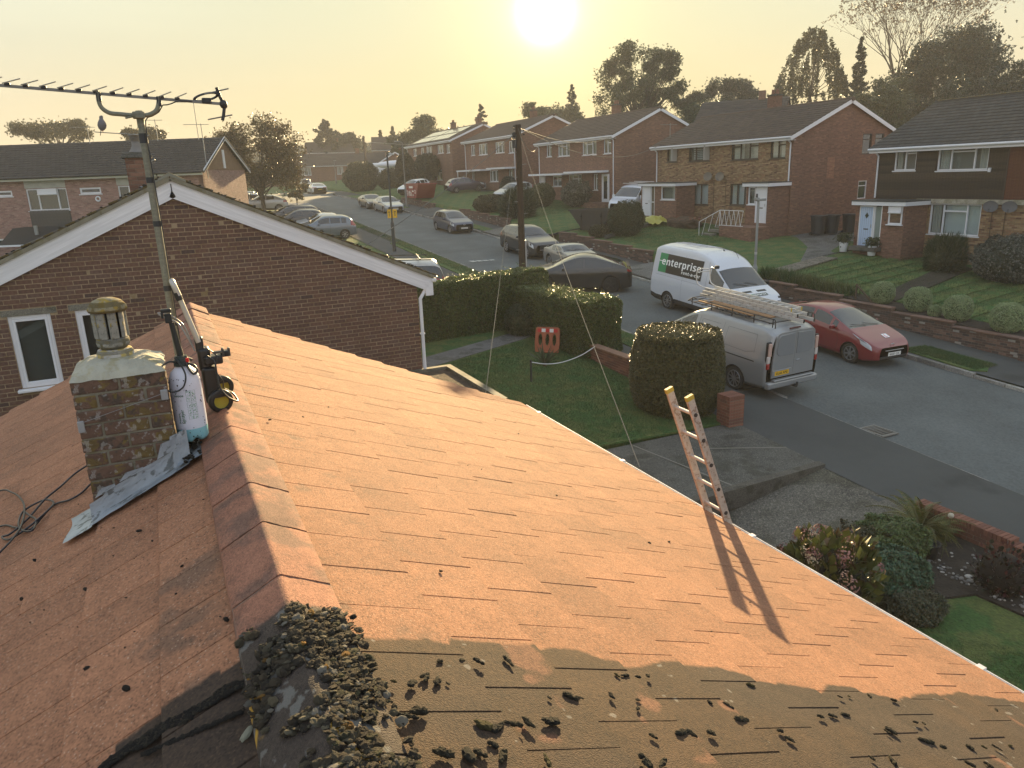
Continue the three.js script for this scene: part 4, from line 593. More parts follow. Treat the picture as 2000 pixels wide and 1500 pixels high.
  const ring = (t) => { const P = [[0.07, 0.0, 0.002], [0.075, 0.015, 0.03], [0.08, 0.05, 0.056], [0.085, 0.10, 0.068], [0.088, 0.15, 0.06], [0.088, 0.19, 0.04], [0.09, 0.215, 0.028], [0.092, 0.24, 0.03], [0.096, 0.262, 0.025], [0.105, 0.27, 0.012], [0.115, 0.267, 0.004], [0.125, 0.262, 0.001]]; const i = Math.min(10, Math.floor(t * 11)), f = t * 11 - i; return P[i].map((a, k) => lerp(a, P[i + 1][k], f)); };
  const bd = sheet(14, 33, (u, v) => { const [x, y, r] = ring(v), a = u * 6.2832, q = Math.max(0.001, r); return [(x - 0.09) + q * Math.cos(a) * 1.15, y + 0.01 + q * 0.25 * Math.sin(a), q * Math.sin(a)]; });
  part(pg, 'body', bd, std({ color: [0.16, 0.15, 0.16], roughness: 0.8 })); part(pg, 'tail', [beam([-0.03, 0.06, 0], [-0.06, -0.07, 0], 0.05, 0.012, [1, 0, 0])], std({ color: [0.1, 0.1, 0.11], roughness: 0.8 })); part(pg, 'leg', rod([-0.01, 0.03, 0.02], [-0.01, -0.02, 0.02], 0.005), std({ color: [0.3, 0.1, 0.08] })); part(pg, 'leg', rod([-0.01, 0.03, -0.02], [-0.01, -0.02, -0.02], 0.005), std({ color: [0.3, 0.1, 0.08] }));
  // flat roofed garage between the two houses
  const ga = thing('flat_roof_garage', 'low flat roofed garage with a brown mossy roof beside the neighbouring gable', 'garage', null, [3.4, -6.3, -12.6]);
  part(ga, 'wall', box(3.2, 2.3, 2.6, -0.02, 1.2, -0.1), std({ color: [0.6, 0.6, 0.58], map: rep(T.noise, 1) }));
  part(ga, 'roof_felt', box(3.1, 0.05, 2.6, 0, 2.48, -0.1), std({ map: rep(T.soil, 0.7), color: [2.2, 2.0, 1.7], bumpMap: rep(T.rough, 0.4), bumpScale: 0.03, roughness: 1 }));
  const up2 = std({ map: rep(T.concrete, 1), color: [1.3, 1.2, 1.0] }); part(ga, 'upstand', [box(0.13, 0.14, 2.86, 1.61, 2.5, -0.1), box(3.09, 0.14, 0.13, 0, 2.5, -1.465), box(3.09, 0.14, 0.13, 0, 2.5, 1.265)], up2);
  part(ga, 'fascia', [box(0.02, 0.2, 2.84, 1.69, 2.36, -0.1)], M.white);
}
// ================================================================ vehicles
// A body is lofted from stations along its length; glass, lamps and trim are patches of that same skin. Local frame: nose toward -z, wheels on y = 0.
const poly = (pts) => (t) => { if (t <= pts[0][0]) return pts[0][1]; for (let i = 1; i < pts.length; i++) if (t <= pts[i][0]) { const [a, p] = pts[i - 1], [b, q] = pts[i]; return lerp(p, q, (t - a) / (b - a)); } return pts[pts.length - 1][1]; };
const soft = (f, r, L) => (t) => { let s = 0; for (let k = -4; k <= 4; k++) s += f(clamp(t + r * k / 4, 0, L)); return s / 9; };
const paint = (c, o = {}) => phys({ color: c, roughness: 0.32, metalness: 0.0, clearcoat: 1, clearcoatRoughness: 0.06, ...o });
const rimMat = std({ color: [0.4, 0.4, 0.41], metalness: 0.8, roughness: 0.35 }), rimDark = std({ color: [0.03, 0.03, 0.03], metalness: 0.3, roughness: 0.5 });
const lampClear = phys({ color: [0.55, 0.58, 0.6], roughness: 0.12, clearcoat: 1 }), lampRed = phys({ color: [0.3, 0.012, 0.01], roughness: 0.15, clearcoat: 1 }), trimM = std({ color: [0.02, 0.02, 0.021], roughness: 0.7 });
function plateTex(txt, bg) { return canvasTex(256, 56, (x, w, h) => { x.fillStyle = bg; x.fillRect(0, 0, w, h); x.fillStyle = '#15171a'; x.font = 'bold 46px sans-serif'; x.textAlign = 'center'; x.textBaseline = 'middle'; x.fillText(txt, w / 2, h / 2 + 2, 236); }); }
const blankPlate = { w: std({ color: [0.55, 0.55, 0.52], roughness: 0.4 }), y: std({ color: [0.5, 0.36, 0.03], roughness: 0.4 }) };
const tyreCache = {};
function addWheel(car, x, y, z, R, wd, spokes, dark, name = 'wheel') {
  const key = [R, wd, spokes].join(), c = tyreCache[key] ??= {
    tyre: lathe([[R * 0.66, -wd / 2 + 0.015], [R * 0.94, -wd / 2], [R, -wd / 2 + 0.03], [R, wd / 2 - 0.03], [R * 0.94, wd / 2], [R * 0.66, wd / 2 - 0.015]], 36).rotateZ(Math.PI / 2),
    rim: join([lathe([[R * 0.64, wd / 2 - 0.012], [R * 0.68, wd / 2 - 0.002], [R * 0.69, wd / 2 - 0.03], [R * 0.63, wd / 2 - 0.07]], 36).rotateZ(-Math.PI / 2), cyl(R * 0.15, R * 0.15, 0.03, 0, 0, 0, 18).rotateZ(Math.PI / 2).translate(wd / 2 - 0.03, 0, 0), ...Array.from({ length: spokes }, (_, k) => box(0.022, R * 0.58, R * (spokes > 8 ? 0.07 : 0.13), wd / 2 - 0.025, R * 0.37, 0).rotateX(k / spokes * Math.PI * 2))]),
    well: cyl(R * 0.64, R * 0.64, 0.02, 0, 0, 0, 30).rotateZ(Math.PI / 2).translate(wd / 2 - 0.06, 0, 0),
  };
  const g = new THREE.Group(); g.name = name; g.position.set(x, y, z); if (x < 0) g.rotation.y = Math.PI; car.add(g);
  part(g, 'tyre', c.tyre, M.rubber); part(g, 'rim', c.rim, dark ? rimDark : rimMat); part(g, 'brake_disc', c.well, M.blackSoft);
}
function makeCar(spec, name, label, category, group) {
  const { L, W, H } = spec, car = thing(name, label, category, group), N = spec.N ?? 72, gc = spec.gc ?? 0.2, hw = W / 2;
  const top = soft(poly(spec.top), spec.soft ?? 0.12, L), belt = soft(poly(spec.belt), 0.1, L), bot = poly(spec.bottom ?? [[0, gc + 0.08], [0.4, gc], [L - 0.4, gc], [L, gc + 0.1]]);
  const nr = spec.noseR ?? 0.55, tr = spec.tailR ?? 0.35, nw = spec.noseW ?? 0.74, tw = spec.tailW ?? 0.86, tum = spec.tumble ?? 0.34, crown = spec.crown ?? 0.16;
  const half = (t) => { let k = 1; if (t < nr) k = Math.min(k, nw + (1 - nw) * Math.sqrt(Math.max(0, 1 - Math.pow(1 - t / nr, 2)))); if (L - t < tr) k = Math.min(k, tw + (1 - tw) * Math.sqrt(Math.max(0, 1 - Math.pow(1 - (L - t) / tr, 2)))); return hw * k; };
  const SR = 10, GR = 5, CR = 8, rows = 2 + SR + GR + CR;      // ring: underside, side, greenhouse, crown
  const wheels = spec.wheels, R = spec.R, Ra = R * (spec.arch ?? 1.14);
  const st = []; for (let i = 0; i <= N; i++) { const q = i / N; st.push(L * (q < 0.08 ? q * q / 0.16 + q * 0.5 : q > 0.92 ? 1 - ((1 - q) * (1 - q) / 0.16 + (1 - q) * 0.5) : q)); }
  const side = (t, y) => { const yb = bot(t), ys = belt(t), v = clamp((y - yb) / (ys - yb)); return half(t) * (0.935 + 0.065 * Math.sin(Math.PI * (0.12 + 0.7 * v)) / 1 - (v > 0.82 ? (v - 0.82) * 0.12 : 0)); };
  const geo = (t) => { const ys = belt(t), yt = Math.max(top(t), ys + 0.012), dy = yt - ys, ye = ys + dy * (1 - crown * clamp(dy / 0.25)), xs = side(t, ys), xe = Math.max(0.3 * xs, xs - (ye - ys) * tum - Math.min(0.06, dy * 0.3)); return { ys, yt, ye, xs, xe }; };
  const grid = []; // right half, x>0
  for (let i = 0; i <= N; i++) {
    const t = st[i], row = [], g = geo(t), yb = bot(t);
    row.push([0, yb, t]);
    for (let j = 0; j <= SR; j++) { const y = lerp(yb, g.ys, j / SR); row.push([side(t, y), y, t]); }
    for (let j = 1; j <= GR; j++) { const v = [0.1, 0.14, 0.5, 0.88, 1][j - 1], bulge = 0.012 * Math.sin(v * Math.PI); row.push([lerp(g.xs, g.xe, v) + bulge, lerp(g.ys, g.ye, v), t]); }
    for (let j = 1; j <= CR; j++) { const a = j / CR; row.push([g.xe * (1 - a), g.ye + (g.yt - g.ye) * (1 - Math.pow(1 - a, 2.4)), t]); }
    grid.push(row);
  }
  // pull side vertices near a wheel onto the arch
  const cut = grid.map((r) => r.map(() => false));
  for (const wz of wheels) for (let i = 0; i <= N; i++) for (let j = 1; j <= SR + 1; j++) { const p = grid[i][j], dx = p[2] - wz, dy = p[1] - R, d = Math.hypot(dx, dy); if (d < Ra * 0.86) cut[i][j] = true; else if (d < Ra * 1.13) { const k = Ra / d; p[2] = wz + dx * k; p[1] = R + dy * k; } if (p[1] < bot(p[2]) + 0.001 && d < Ra * 1.2) { p[1] = Math.max(p[1], bot(p[2])); } }
  const skinAt = (t, q, out = 0) => { const g = geo(t), yb = bot(t); if (q <= 1) { const y = lerp(yb, g.ys, q); return [side(t, y) + out, y, t - L / 2]; } if (q <= 2) { const v = q - 1; return [lerp(g.xs, g.xe, v) + 0.012 * Math.sin(v * Math.PI) + out, lerp(g.ys, g.ye, v) + out, t - L / 2]; } const a = q - 2; return [g.xe * (1 - a), g.ye + (g.yt - g.ye) * (1 - Math.pow(1 - a, 2.4)) + out, t - L / 2]; };
  const patch = (c, s, out = 0.006) => sheet(12, 8, (u, v) => { const t = lerp(lerp(c[0][0], c[1][0], u), lerp(c[3][0], c[2][0], u), v), q = lerp(lerp(c[0][1], c[1][1], u), lerp(c[3][1], c[2][1], u), v), e = u === 0 || u === 1 || v === 0 || v === 1 ? -0.012 : out * (1 + Math.sin(u * Math.PI)), p = skinAt(t, q, e); return [p[0] * s, p[1], p[2] - (t < 0.3 ? e * 0.5 : 0)]; });
  const nor = grid.map((r, i) => r.map((p, j) => { const a = grid[Math.max(0, i - 1)][j], b = grid[Math.min(N, i + 1)][j], c = r[Math.max(0, j - 1)], d = r[Math.min(rows - 1, j + 1)]; const u = V3(b[0] - a[0], b[1] - a[1], b[2] - a[2]), v = V3(d[0] - c[0], d[1] - c[1], d[2] - c[2]); const n = V3().crossVectors(v, u); if (j === rows - 1) n.x = 0; n.normalize(); return n.lengthSq() ? n : V3(0, 1, 0); }));
  // which patch a cell belongs to
  const classify = (i, j) => {
    const a = grid[i][j], b = grid[i + 1][j + 1], t = (a[2] + b[2]) / 2, y = (a[1] + b[1]) / 2, x = (a[0] + b[0]) / 2, g = geo(t), dy = g.yt - g.ys;
    if (j === 0) return 'underbody';
    if (j <= SR) { if (cut[i][j] || cut[i + 1][j] || cut[i][j + 1] || cut[i + 1][j + 1]) return null; }
    for (const l of spec.lamps ?? []) if (l.n !== 'headlamp' && t >= l.t[0] && t <= l.t[1] && y >= l.y[0] && y <= l.y[1] && x / g.xs >= (l.x ?? 0.6) && x / g.xs <= (l.x1 ?? 2)) return l.n;
    if (j <= SR) { if (spec.trim && y < spec.trim(t)) return 'lower_trim'; return 'body'; }
    if (j <= SR + GR) { const k = j - SR; if (dy > 0.16 && (k === 3 || k === 4)) for (const [p, q] of spec.sideGlass ?? []) { const lean = (spec.lean ?? 0.5) * (k === 4 ? 1 : 0); if (t >= p && t <= q) return 'side_window'; } return spec.darkPillars && dy > 0.2 && k >= 2 && t > spec.screen[0] + 0.2 && t < spec.rearGlass[1] ? 'window_frame' : (spec.roofM && dy > 0.2 && k === 5) ? 'roof' : 'body'; }
    const [s0, s1] = spec.screen, inset = x / Math.max(0.05, g.xe);
    if (t >= s0 && t <= s1 && inset < 0.95) return 'windscreen';
    if (spec.rearGlass && t >= spec.rearGlass[0] && t <= spec.rearGlass[1] && inset < 0.9) return 'rear_window';
    if (spec.roofM && t > s1 && t < (spec.roofEnd ?? spec.rearGlass[0])) return 'roof';
    return t < s0 ? 'bonnet' : t > s1 && t < (spec.rearGlass?.[0] ?? 99) ? 'roof' : 'body';
  };
  const buf = {};
  const put = (k, ps, ns) => { const b = buf[k] ??= { p: [], n: [], u: [] }; for (let q = 0; q < ps.length; q++) { b.p.push(...ps[q]); b.n.push(ns[q].x, ns[q].y, ns[q].z); b.u.push(ps[q][2], ps[q][1]); } };
  for (let i = 0; i < N; i++) for (let j = 0; j < rows - 1; j++) {
    const k = classify(i, j); if (!k) continue;
    for (const s of [1, -1]) {
      const P = [[i, j], [i + 1, j], [i + 1, j + 1], [i, j + 1]], v = P.map(([a, b]) => { const p = grid[a][b]; return [p[0] * s, p[1], p[2] - L / 2]; }), n = P.map(([a, b]) => V3(nor[a][b].x * s, nor[a][b].y, nor[a][b].z));
      const name2 = ['headlamp', 'tail_lamp', 'side_window'].includes(k) ? k + (s > 0 ? '|r' : '|l') : k;
      const order = s > 0 ? [0, 2, 1, 0, 3, 2] : [0, 1, 2, 0, 2, 3]; put(name2, order.map((q) => v[q]), order.map((q) => n[q]));
    }
  }
  // nose and tail panels close the two ends
  for (const [i, dir] of [[0, -1], [N, 1]]) {
    const r = grid[i], cy = (r[1][1] + r[rows - 1][1]) / 2, c = [0, cy, r[1][2] - L / 2 + dir * 0.02], n = V3(0, 0, dir);
    for (let j = 0; j < rows - 1; j++) for (const s of [1, -1]) { const a = [r[j][0] * s, r[j][1], r[j][2] - L / 2], b = [r[j + 1][0] * s, r[j + 1][1], r[j + 1][2] - L / 2], fl = (s > 0) === (dir < 0); const y = (a[1] + b[1]) / 2; const k = spec.trim && y < spec.trim(st[i]) ? 'lower_trim' : 'body'; put(k, fl ? [c, a, b] : [c, b, a], [n, n, n]); }
  }
  const mats = { body: spec.paint, bonnet: spec.paint, roof: spec.roofM ?? spec.paint, underbody: M.blackSoft, lower_trim: spec.trimM ?? trimM, window_frame: spec.frameM ?? M.black, windscreen: spec.glass ?? M.carGlass, rear_window: spec.glass ?? M.carGlass, side_window: spec.glass ?? M.carGlass, headlamp: spec.lampM ?? lampClear, tail_lamp: lampRed, lamp_surround: M.black, grille: M.blackSoft };
  for (const [k, b] of Object.entries(buf)) { const g = new THREE.BufferGeometry(); g.setAttribute('position', new THREE.Float32BufferAttribute(b.p, 3)); g.setAttribute('normal', new THREE.Float32BufferAttribute(b.n, 3)); g.setAttribute('uv', new THREE.Float32BufferAttribute(b.u, 2)); const nm = k.split('|')[0]; part(car, nm, g, mats[nm] ?? spec.paint); }
  // wheel housings and wheels
  if (spec.lampsPatch !== null) { const lm = spec.lampsPatch ?? [[0.05, 0.68], [0.5, 0.74], [0.72, 1.35], [0.16, 1.15]], dm = std({ color: [0.02, 0.02, 0.02], roughness: 0.3 }); for (const s of [1, -1]) { part(car, 'headlamp', patch(lm, s), spec.lampM ?? lampClear); if (spec.N === undefined || spec.N > 70) { const c = lm.reduce((a, b) => [a[0] + b[0] / 4, a[1] + b[1] / 4], [0, 0]); part(car, 'lamp_bowl', patch(lm.map((p) => [lerp(c[0], p[0], 0.42), lerp(c[1], p[1], 0.42)]), s, 0.014), dm); } } }
  wheels.forEach((wz, q) => { const wx = half(wz) - (spec.wheelIn ?? 0.125); part(car, 'wheel_housing', [new THREE.CylinderGeometry(Ra, Ra, W * 0.9, 26, 1, true, -Math.PI / 2, Math.PI).rotateZ(Math.PI / 2).rotateX(Math.PI / 2 * 0).translate(0, R, wz - L / 2), box(W * 0.6, Ra, Ra * 1.9, 0, R + 0.05, wz - L / 2)], M.blackSoft); for (const s of [1, -1]) addWheel(car, s * wx, R, wz - L / 2, R, spec.tyreW ?? 0.21, spec.spokes ?? 7, spec.darkRims); });
  const P = (t, y, out = 0.004, s = 1) => [s * (side(t, y) + out), y, t - L / 2];
  car.userData.skin = undefined;
  const api = { car, side, geo, half, P, L, top, belt, bot };
  // seams: thin dark strips let into the skin
  const seam = (list, s, w = 0.008) => { const v = [], ix = []; list.forEach(([t, y], k) => { const [t2, y2] = list[Math.min(list.length - 1, k + 1)], [t0, y0] = list[Math.max(0, k - 1)], dx = t2 - t0, dy = y2 - y0, l = Math.hypot(dx, dy) || 1; for (const e of [-1, 1]) { const tt = t - dy / l * e * w / 2, yy = y + dx / l * e * w / 2; const g = geo(tt), xx = yy <= g.ys ? side(tt, yy) : lerp(g.xs, g.xe, clamp((yy - g.ys) / (g.ye - g.ys))) + 0.012; v.push(s * (xx + 0.003), yy, tt - L / 2); } if (k) ix.push(2 * k - 2, 2 * k - 1, 2 * k, 2 * k - 1, 2 * k + 1, 2 * k); }); return mesh3(v, ix); };
  api.seam = seam;
  const seamM = std({ color: spec.seamC ?? [0.03, 0.03, 0.03], side: THREE.DoubleSide, roughness: 0.6 });
  for (const s of [1, -1]) { const ss = (spec.seams ?? []).map((l) => { const d = []; for (let k = 0; k + 1 < l.length; k++) for (let q = 0; q < 8; q++) d.push([lerp(l[k][0], l[k + 1][0], q / 8), lerp(l[k][1], l[k + 1][1], q / 8)]); d.push(l[l.length - 1]); return seam(d, s); }); if (ss.length) part(car, 'door_seam', ss, seamM); }
  for (const h of spec.handles ?? []) for (const s of [1, -1]) part(car, 'door_handle', rbox(0.03, 0.028, 0.17, 0.01, ...P(h[0], h[1], 0.01, s)), spec.handleM ?? spec.paint);
  if (spec.mirror) for (const s of [1, -1]) { const [t, y, big] = spec.mirror, k = big ?? 1, m = P(t, y, 0.1 * k, s); part(car, 'wing_mirror', [rbox(0.2 * k, 0.13 * k * (big ? 1.7 : 1), 0.1 * k, 0.04 * k, ...m), rod([m[0] - s * 0.15, m[1] - 0.03, m[2]], m, 0.02)], spec.mirrorM ?? spec.paint); }
  if (spec.frontPlate) part(car, 'front_plate', new THREE.PlaneGeometry(0.52, 0.111).rotateY(Math.PI).translate(0, spec.frontPlate.y, -L / 2 - (spec.frontPlate.z ?? 0.035)), spec.frontPlate.m);
  if (spec.rearPlate) part(car, 'rear_plate', new THREE.PlaneGeometry(0.52, 0.111).translate(spec.rearPlate.x ?? 0, spec.rearPlate.y, L / 2 + (spec.rearPlate.z ?? 0.035)), spec.rearPlate.m);
  if (spec.grille) for (const [y, h, w, z] of spec.grille) part(car, 'grille', rbox(w, h, 0.06, 0.02, 0, y, -L / 2 + (z ?? 0)), M.blackSoft);
  for (const [y, h, w, z, x] of spec.bars ?? []) part(car, 'chrome_bar', rbox(w, h, 0.03, 0.008, x ?? 0, y, -L / 2 + z), M.steel);
  if (spec.wiper) for (const k of [-0.2, 0.3]) { const t = spec.screen[0] + 0.03; part(car, 'wiper', rod([k - 0.25, top(t) + 0.015, t - L / 2], [k + 0.28, top(t + 0.14) + 0.02, t + 0.12 - L / 2], 0.008), M.black); }
  return api;
}
// stands a car on the road or on sloping land: heading 0 looks up the hill, PI down it
function park(car, x, z, heading, dy = 0, flat) {
  car.position.set(x, 0, z); car.rotation.y = heading; const f = [-Math.sin(heading), -Math.cos(heading)], q = 1.3, s = [Math.cos(heading), -Math.sin(heading)];
  const h = flat ?? ((a, b) => (a > KL && a < KR ? road(b) : ground(a, b))); const a = h(x + f[0] * q, z + f[1] * q), b = h(x - f[0] * q, z - f[1] * q), c = h(x + s[0] * 0.7, z + s[1] * 0.7), d = h(x - s[0] * 0.7, z - s[1] * 0.7);
  car.position.y = (a + b) / 2 + dy; car.rotation.x = Math.atan2(a - b, 2 * q); car.rotation.z = Math.atan2(c - d, 1.4);
}
const hatch = (o) => ({ L: 3.9, W: 1.7, H: 1.5, R: 0.3, wheels: [0.72, 3.2], top: [[0, 0.62], [0.1, 0.78], [0.75, 0.93], [1.0, 1.0], [1.75, 1.42], [2.1, 1.49], [3.2, 1.46], [3.55, 1.34], [3.8, 0.98], [3.9, 0.8]], belt: [[0, 0.58], [0.15, 0.7], [0.9, 0.9], [3.4, 0.97], [3.8, 0.94], [3.9, 0.75]], screen: [1.02, 1.72], rearGlass: [3.52, 3.78], sideGlass: [[1.5, 2.2], [2.28, 2.95], [3.02, 3.35]], lamps: [{ n: 'headlamp', t: [0.06, 0.6], y: [0.62, 0.86], x: 0.66 }, { n: 'tail_lamp', t: [3.62, 3.95], y: [0.72, 1.02], x: 0.8 }], seams: [[[1.4, 0.3], [1.36, 0.9]], [[2.24, 0.3], [2.24, 0.93]], [[1.4, 0.32], [2.24, 0.32]]], handles: [[2.08, 0.85]], mirror: [1.5, 0.98], grille: [[0.42, 0.16, 0.9]], wiper: true, ...o });
const sedan = (o) => hatch({ L: 4.6, W: 1.78, H: 1.42, R: 0.32, wheels: [0.85, 3.65], top: [[0, 0.6], [0.12, 0.74], [1.0, 0.88], [1.35, 0.95], [2.1, 1.36], [2.5, 1.42], [3.2, 1.39], [3.9, 1.02], [4.45, 0.98], [4.6, 0.8]], belt: [[0, 0.56], [0.15, 0.68], [1.3, 0.88], [3.8, 0.93], [4.5, 0.92], [4.6, 0.74]], screen: [1.38, 2.1], rearGlass: [3.3, 3.9], sideGlass: [[1.85, 2.55], [2.63, 3.45]], seams: [[[1.7, 0.3], [1.66, 0.88]], [[2.6, 0.3], [2.6, 0.9]], [[1.7, 0.32], [3.4, 0.32]]], handles: [[2.45, 0.83]], mirror: [1.82, 0.94], lamps: [{ n: 'headlamp', t: [0.06, 0.6], y: [0.58, 0.8], x: 0.66 }, { n: 'tail_lamp', t: [4.4, 4.7], y: [0.7, 0.98], x: 0.7 }], ...o });
const suv = (o) => hatch({ L: 4.55, W: 1.84, H: 1.7, R: 0.36, gc: 0.24, wheels: [0.85, 3.55], top: [[0, 0.78], [0.12, 0.95], [1.1, 1.08], [1.3, 1.14], [2.0, 1.6], [2.5, 1.69], [3.9, 1.63], [4.2, 1.5], [4.45, 1.1], [4.55, 0.9]], belt: [[0, 0.7], [0.2, 0.86], [1.2, 1.05], [4.0, 1.14], [4.45, 1.08], [4.55, 0.85]], screen: [1.32, 2.02], rearGlass: [4.05, 4.42], sideGlass: [[1.8, 2.45], [2.53, 3.3], [3.38, 3.85]], seams: [[[1.65, 0.38], [1.62, 1.05]], [[2.5, 0.38], [2.5, 1.08]], [[1.65, 0.4], [3.35, 0.4]]], handles: [[2.38, 0.96], [3.3, 0.99]], mirror: [1.78, 1.12], trim: (t) => 0.42, lamps: [{ n: 'headlamp', t: [0.06, 0.75], y: [0.76, 0.98], x: 0.66 }, { n: 'tail_lamp', t: [4.2, 4.6], y: [0.95, 1.15], x: 0.75 }], grille: [[0.66, 0.26, 0.95]], ...o });
{
  // red hybrid hatchback with an L plate, nose downhill
  const red = paint([0.2, 0.013, 0.018], { clearcoatRoughness: 0.04 });
  const p = makeCar(hatch({ L: 4.45, W: 1.725, H: 1.49, R: 0.315, N: 96, lampsPatch: [[0.1, 0.66], [0.5, 0.8], [0.98, 1.7], [0.3, 1.5]], paint: red, wheels: [0.88, 3.58], soft: 0.2, noseW: 0.66, noseR: 0.7, top: [[0, 0.6], [0.12, 0.73], [0.7, 0.92], [1.05, 1.02], [2.1, 1.44], [2.55, 1.49], [3.1, 1.455], [3.9, 1.2], [4.25, 1.05], [4.4, 0.95], [4.45, 0.8]], belt: [[0, 0.56], [0.2, 0.7], [0.95, 0.9], [2.0, 0.95], [3.6, 1.04], [4.2, 1.02], [4.4, 0.92], [4.45, 0.78]], screen: [1.06, 2.02], rearGlass: [3.15, 4.1], sideGlass: [[1.52, 1.72], [1.79, 2.52], [2.6, 3.3], [3.36, 3.72]], darkPillars: false, spokes: 7, R2: 0, tyreW: 0.2,
    lamps: [{ n: 'headlamp', t: [0.1, 0.66], y: [0.68, 0.86], x: 0.8 }, { n: 'tail_lamp', t: [4.15, 4.5], y: [0.72, 1.06], x: 0.74 }], seams: [[[1.42, 0.28], [1.36, 0.6], [1.46, 0.92]], [[2.56, 0.28], [2.56, 0.98]], [[1.42, 0.3], [3.0, 0.3]], [[3.2, 0.62], [3.42, 0.98]]], handles: [[2.42, 0.86], [3.22, 0.9]], mirror: [1.6, 0.99], grille: [[0.34, 0.09, 1.1, 0.012]], bars: [[0.555, 0.025, 0.75, -0.015]], frontPlate: { y: 0.44, z: 0.032, m: std({ map: plateTex('NX07 CZL', '#e9e9e4'), roughness: 0.4 }) }, rearPlate: null }), 'red_hatchback', 'dark red hatchback with an L plate on its bonnet, parked at the far kerb', 'car');
  const t = 0.48, L = 4.45, y = p.top(t) + 0.012, sl = Math.atan2(p.top(t + 0.1) - p.top(t - 0.1), 0.2);
  const lp = canvasTex(128, 128, (x, w, h) => { x.fillStyle = '#f2f2f2'; x.fillRect(0, 0, w, h); x.fillStyle = '#c81e2c'; x.fillRect(38, 22, 20, 84); x.fillRect(38, 86, 56, 20); });
  part(p.car, 'learner_plate', new THREE.PlaneGeometry(0.2, 0.2).rotateZ(Math.PI).rotateX(-Math.PI / 2 - sl).translate(-0.12, y, t - L / 2), std({ map: lp, roughness: 0.6 }));
  part(p.car, 'badge', new THREE.TorusGeometry(0.05, 0.008, 8, 24).scale(1.3, 0.8, 1).rotateX(-0.9).translate(0, 0.715, -L / 2 + 0.09), M.steel);
  for (const s of [1, -1]) part(p.car, 'fog_lamp', cyl(0.035, 0.035, 0.03, s * 0.5, 0.36, 0, 16).rotateX(Math.PI / 2).translate(0, 0.36, -L / 2 + 0.36 - 0.36).translate(0, 0, 0.02), lampClear);
  part(p.car, 'spoiler', rbox(1.15, 0.025, 0.16, 0.01, 0, 1.12, 4.18 - L / 2), red); part(p.car, 'aerial_stub', rod([0, 1.46, 3.0 - L / 2], [0, 1.56, 3.12 - L / 2], 0.006), M.black);
  park(p.car, 19.5, -17.1, Math.PI - 0.03);

  // black electric crossover swung across the road
  const b = makeCar(sedan({ L: 4.75, W: 1.92, H: 1.62, R: 0.37, N: 84, paint: paint([0.02, 0.019, 0.018], { clearcoatRoughness: 0.03 }), darkRims: true, spokes: 5, soft: 0.3, wheels: [0.92, 3.82], top: [[0, 0.62], [0.15, 0.78], [0.9, 0.98], [1.15, 1.06], [2.0, 1.5], [2.5, 1.615], [3.1, 1.6], [4.0, 1.33], [4.55, 1.12], [4.7, 1.0], [4.75, 0.85]], belt: [[0, 0.58], [0.25, 0.74], [1.1, 0.96], [3.0, 1.05], [4.2, 1.12], [4.6, 1.06], [4.75, 0.82]], screen: [1.18, 2.2], rearGlass: [3.15, 4.35], sideGlass: [[1.6, 2.62], [2.68, 3.9]], glass: phys({ color: [0.03, 0.033, 0.033], roughness: 0.03, clearcoat: 1, clearcoatRoughness: 0.01 }), trim: () => 0.34, seams: [[[1.62, 0.3], [1.55, 0.95]], [[2.66, 0.3], [2.66, 1.02]], [[1.62, 0.34], [3.3, 0.34]], [[3.3, 0.34], [3.6, 1.05]]], handles: [[2.5, 0.95], [3.5, 1.0]], mirror: [1.72, 1.06], grille: null, rearPlate: { y: 0.75, m: blankPlate.y }, lamps: [{ n: 'headlamp', t: [0.1, 0.7], y: [0.66, 0.86], x: 0.74 }, { n: 'tail_lamp', t: [4.5, 4.8], y: [0.96, 1.05], x: 0.55 }] }), 'black_crossover', 'black electric crossover swung across the road behind the hedge', 'car');
  part(b.car, 'spoiler', rbox(1.35, 0.03, 0.14, 0.012, 0, 1.16, 4.6 - 4.75 / 2), paint([0.02, 0.019, 0.018])); park(b.car, 16.9, -29.35, 1.05);

  // silver and black convertible
  const z = makeCar(sedan({ L: 4.2, W: 1.79, H: 1.29, R: 0.325, paint: paint([0.23, 0.23, 0.225], { metalness: 0.5 }), roofM: paint([0.3, 0.31, 0.3], { metalness: 0.4 }), wheels: [0.8, 3.3], top: [[0, 0.56], [0.12, 0.68], [1.2, 0.9], [1.65, 0.96], [2.2, 1.24], [2.5, 1.28], [3.1, 1.24], [3.6, 0.96], [4.1, 0.93], [4.2, 0.78]], belt: [[0, 0.52], [0.15, 0.64], [1.4, 0.86], [3.5, 0.9], [4.1, 0.88], [4.2, 0.72]], screen: [1.68, 2.22], rearGlass: [3.12, 3.5], sideGlass: [[2.02, 2.62], [2.7, 3.1]], seams: [[[1.9, 0.28], [1.86, 0.86]], [[2.9, 0.28], [2.95, 0.88]]], handles: [[2.75, 0.78]], mirror: [1.98, 0.95], spokes: 10, lamps: [{ n: 'headlamp', t: [0.08, 0.65], y: [0.55, 0.78], x: 0.7 }, { n: 'tail_lamp', t: [4.0, 4.25], y: [0.68, 0.92], x: 0.7 }], frontPlate: { y: 0.4, m: blankPlate.w } }), 'convertible_car', 'small grey two seat convertible with its roof up, behind the black crossover', 'car'); park(z.car, 19.3, -33.9, Math.PI - 0.06);

  // dark crossover half behind the pole
  const m = makeCar(suv({ paint: paint([0.022, 0.022, 0.024]), frontPlate: { y: 0.52, m: blankPlate.w }, bars: [[0.56, 0.03, 0.95, -0.02]] }), 'dark_crossover', 'black family crossover seen past the telegraph pole, nose downhill', 'car'); park(m.car, 19.45, -39.4, Math.PI);
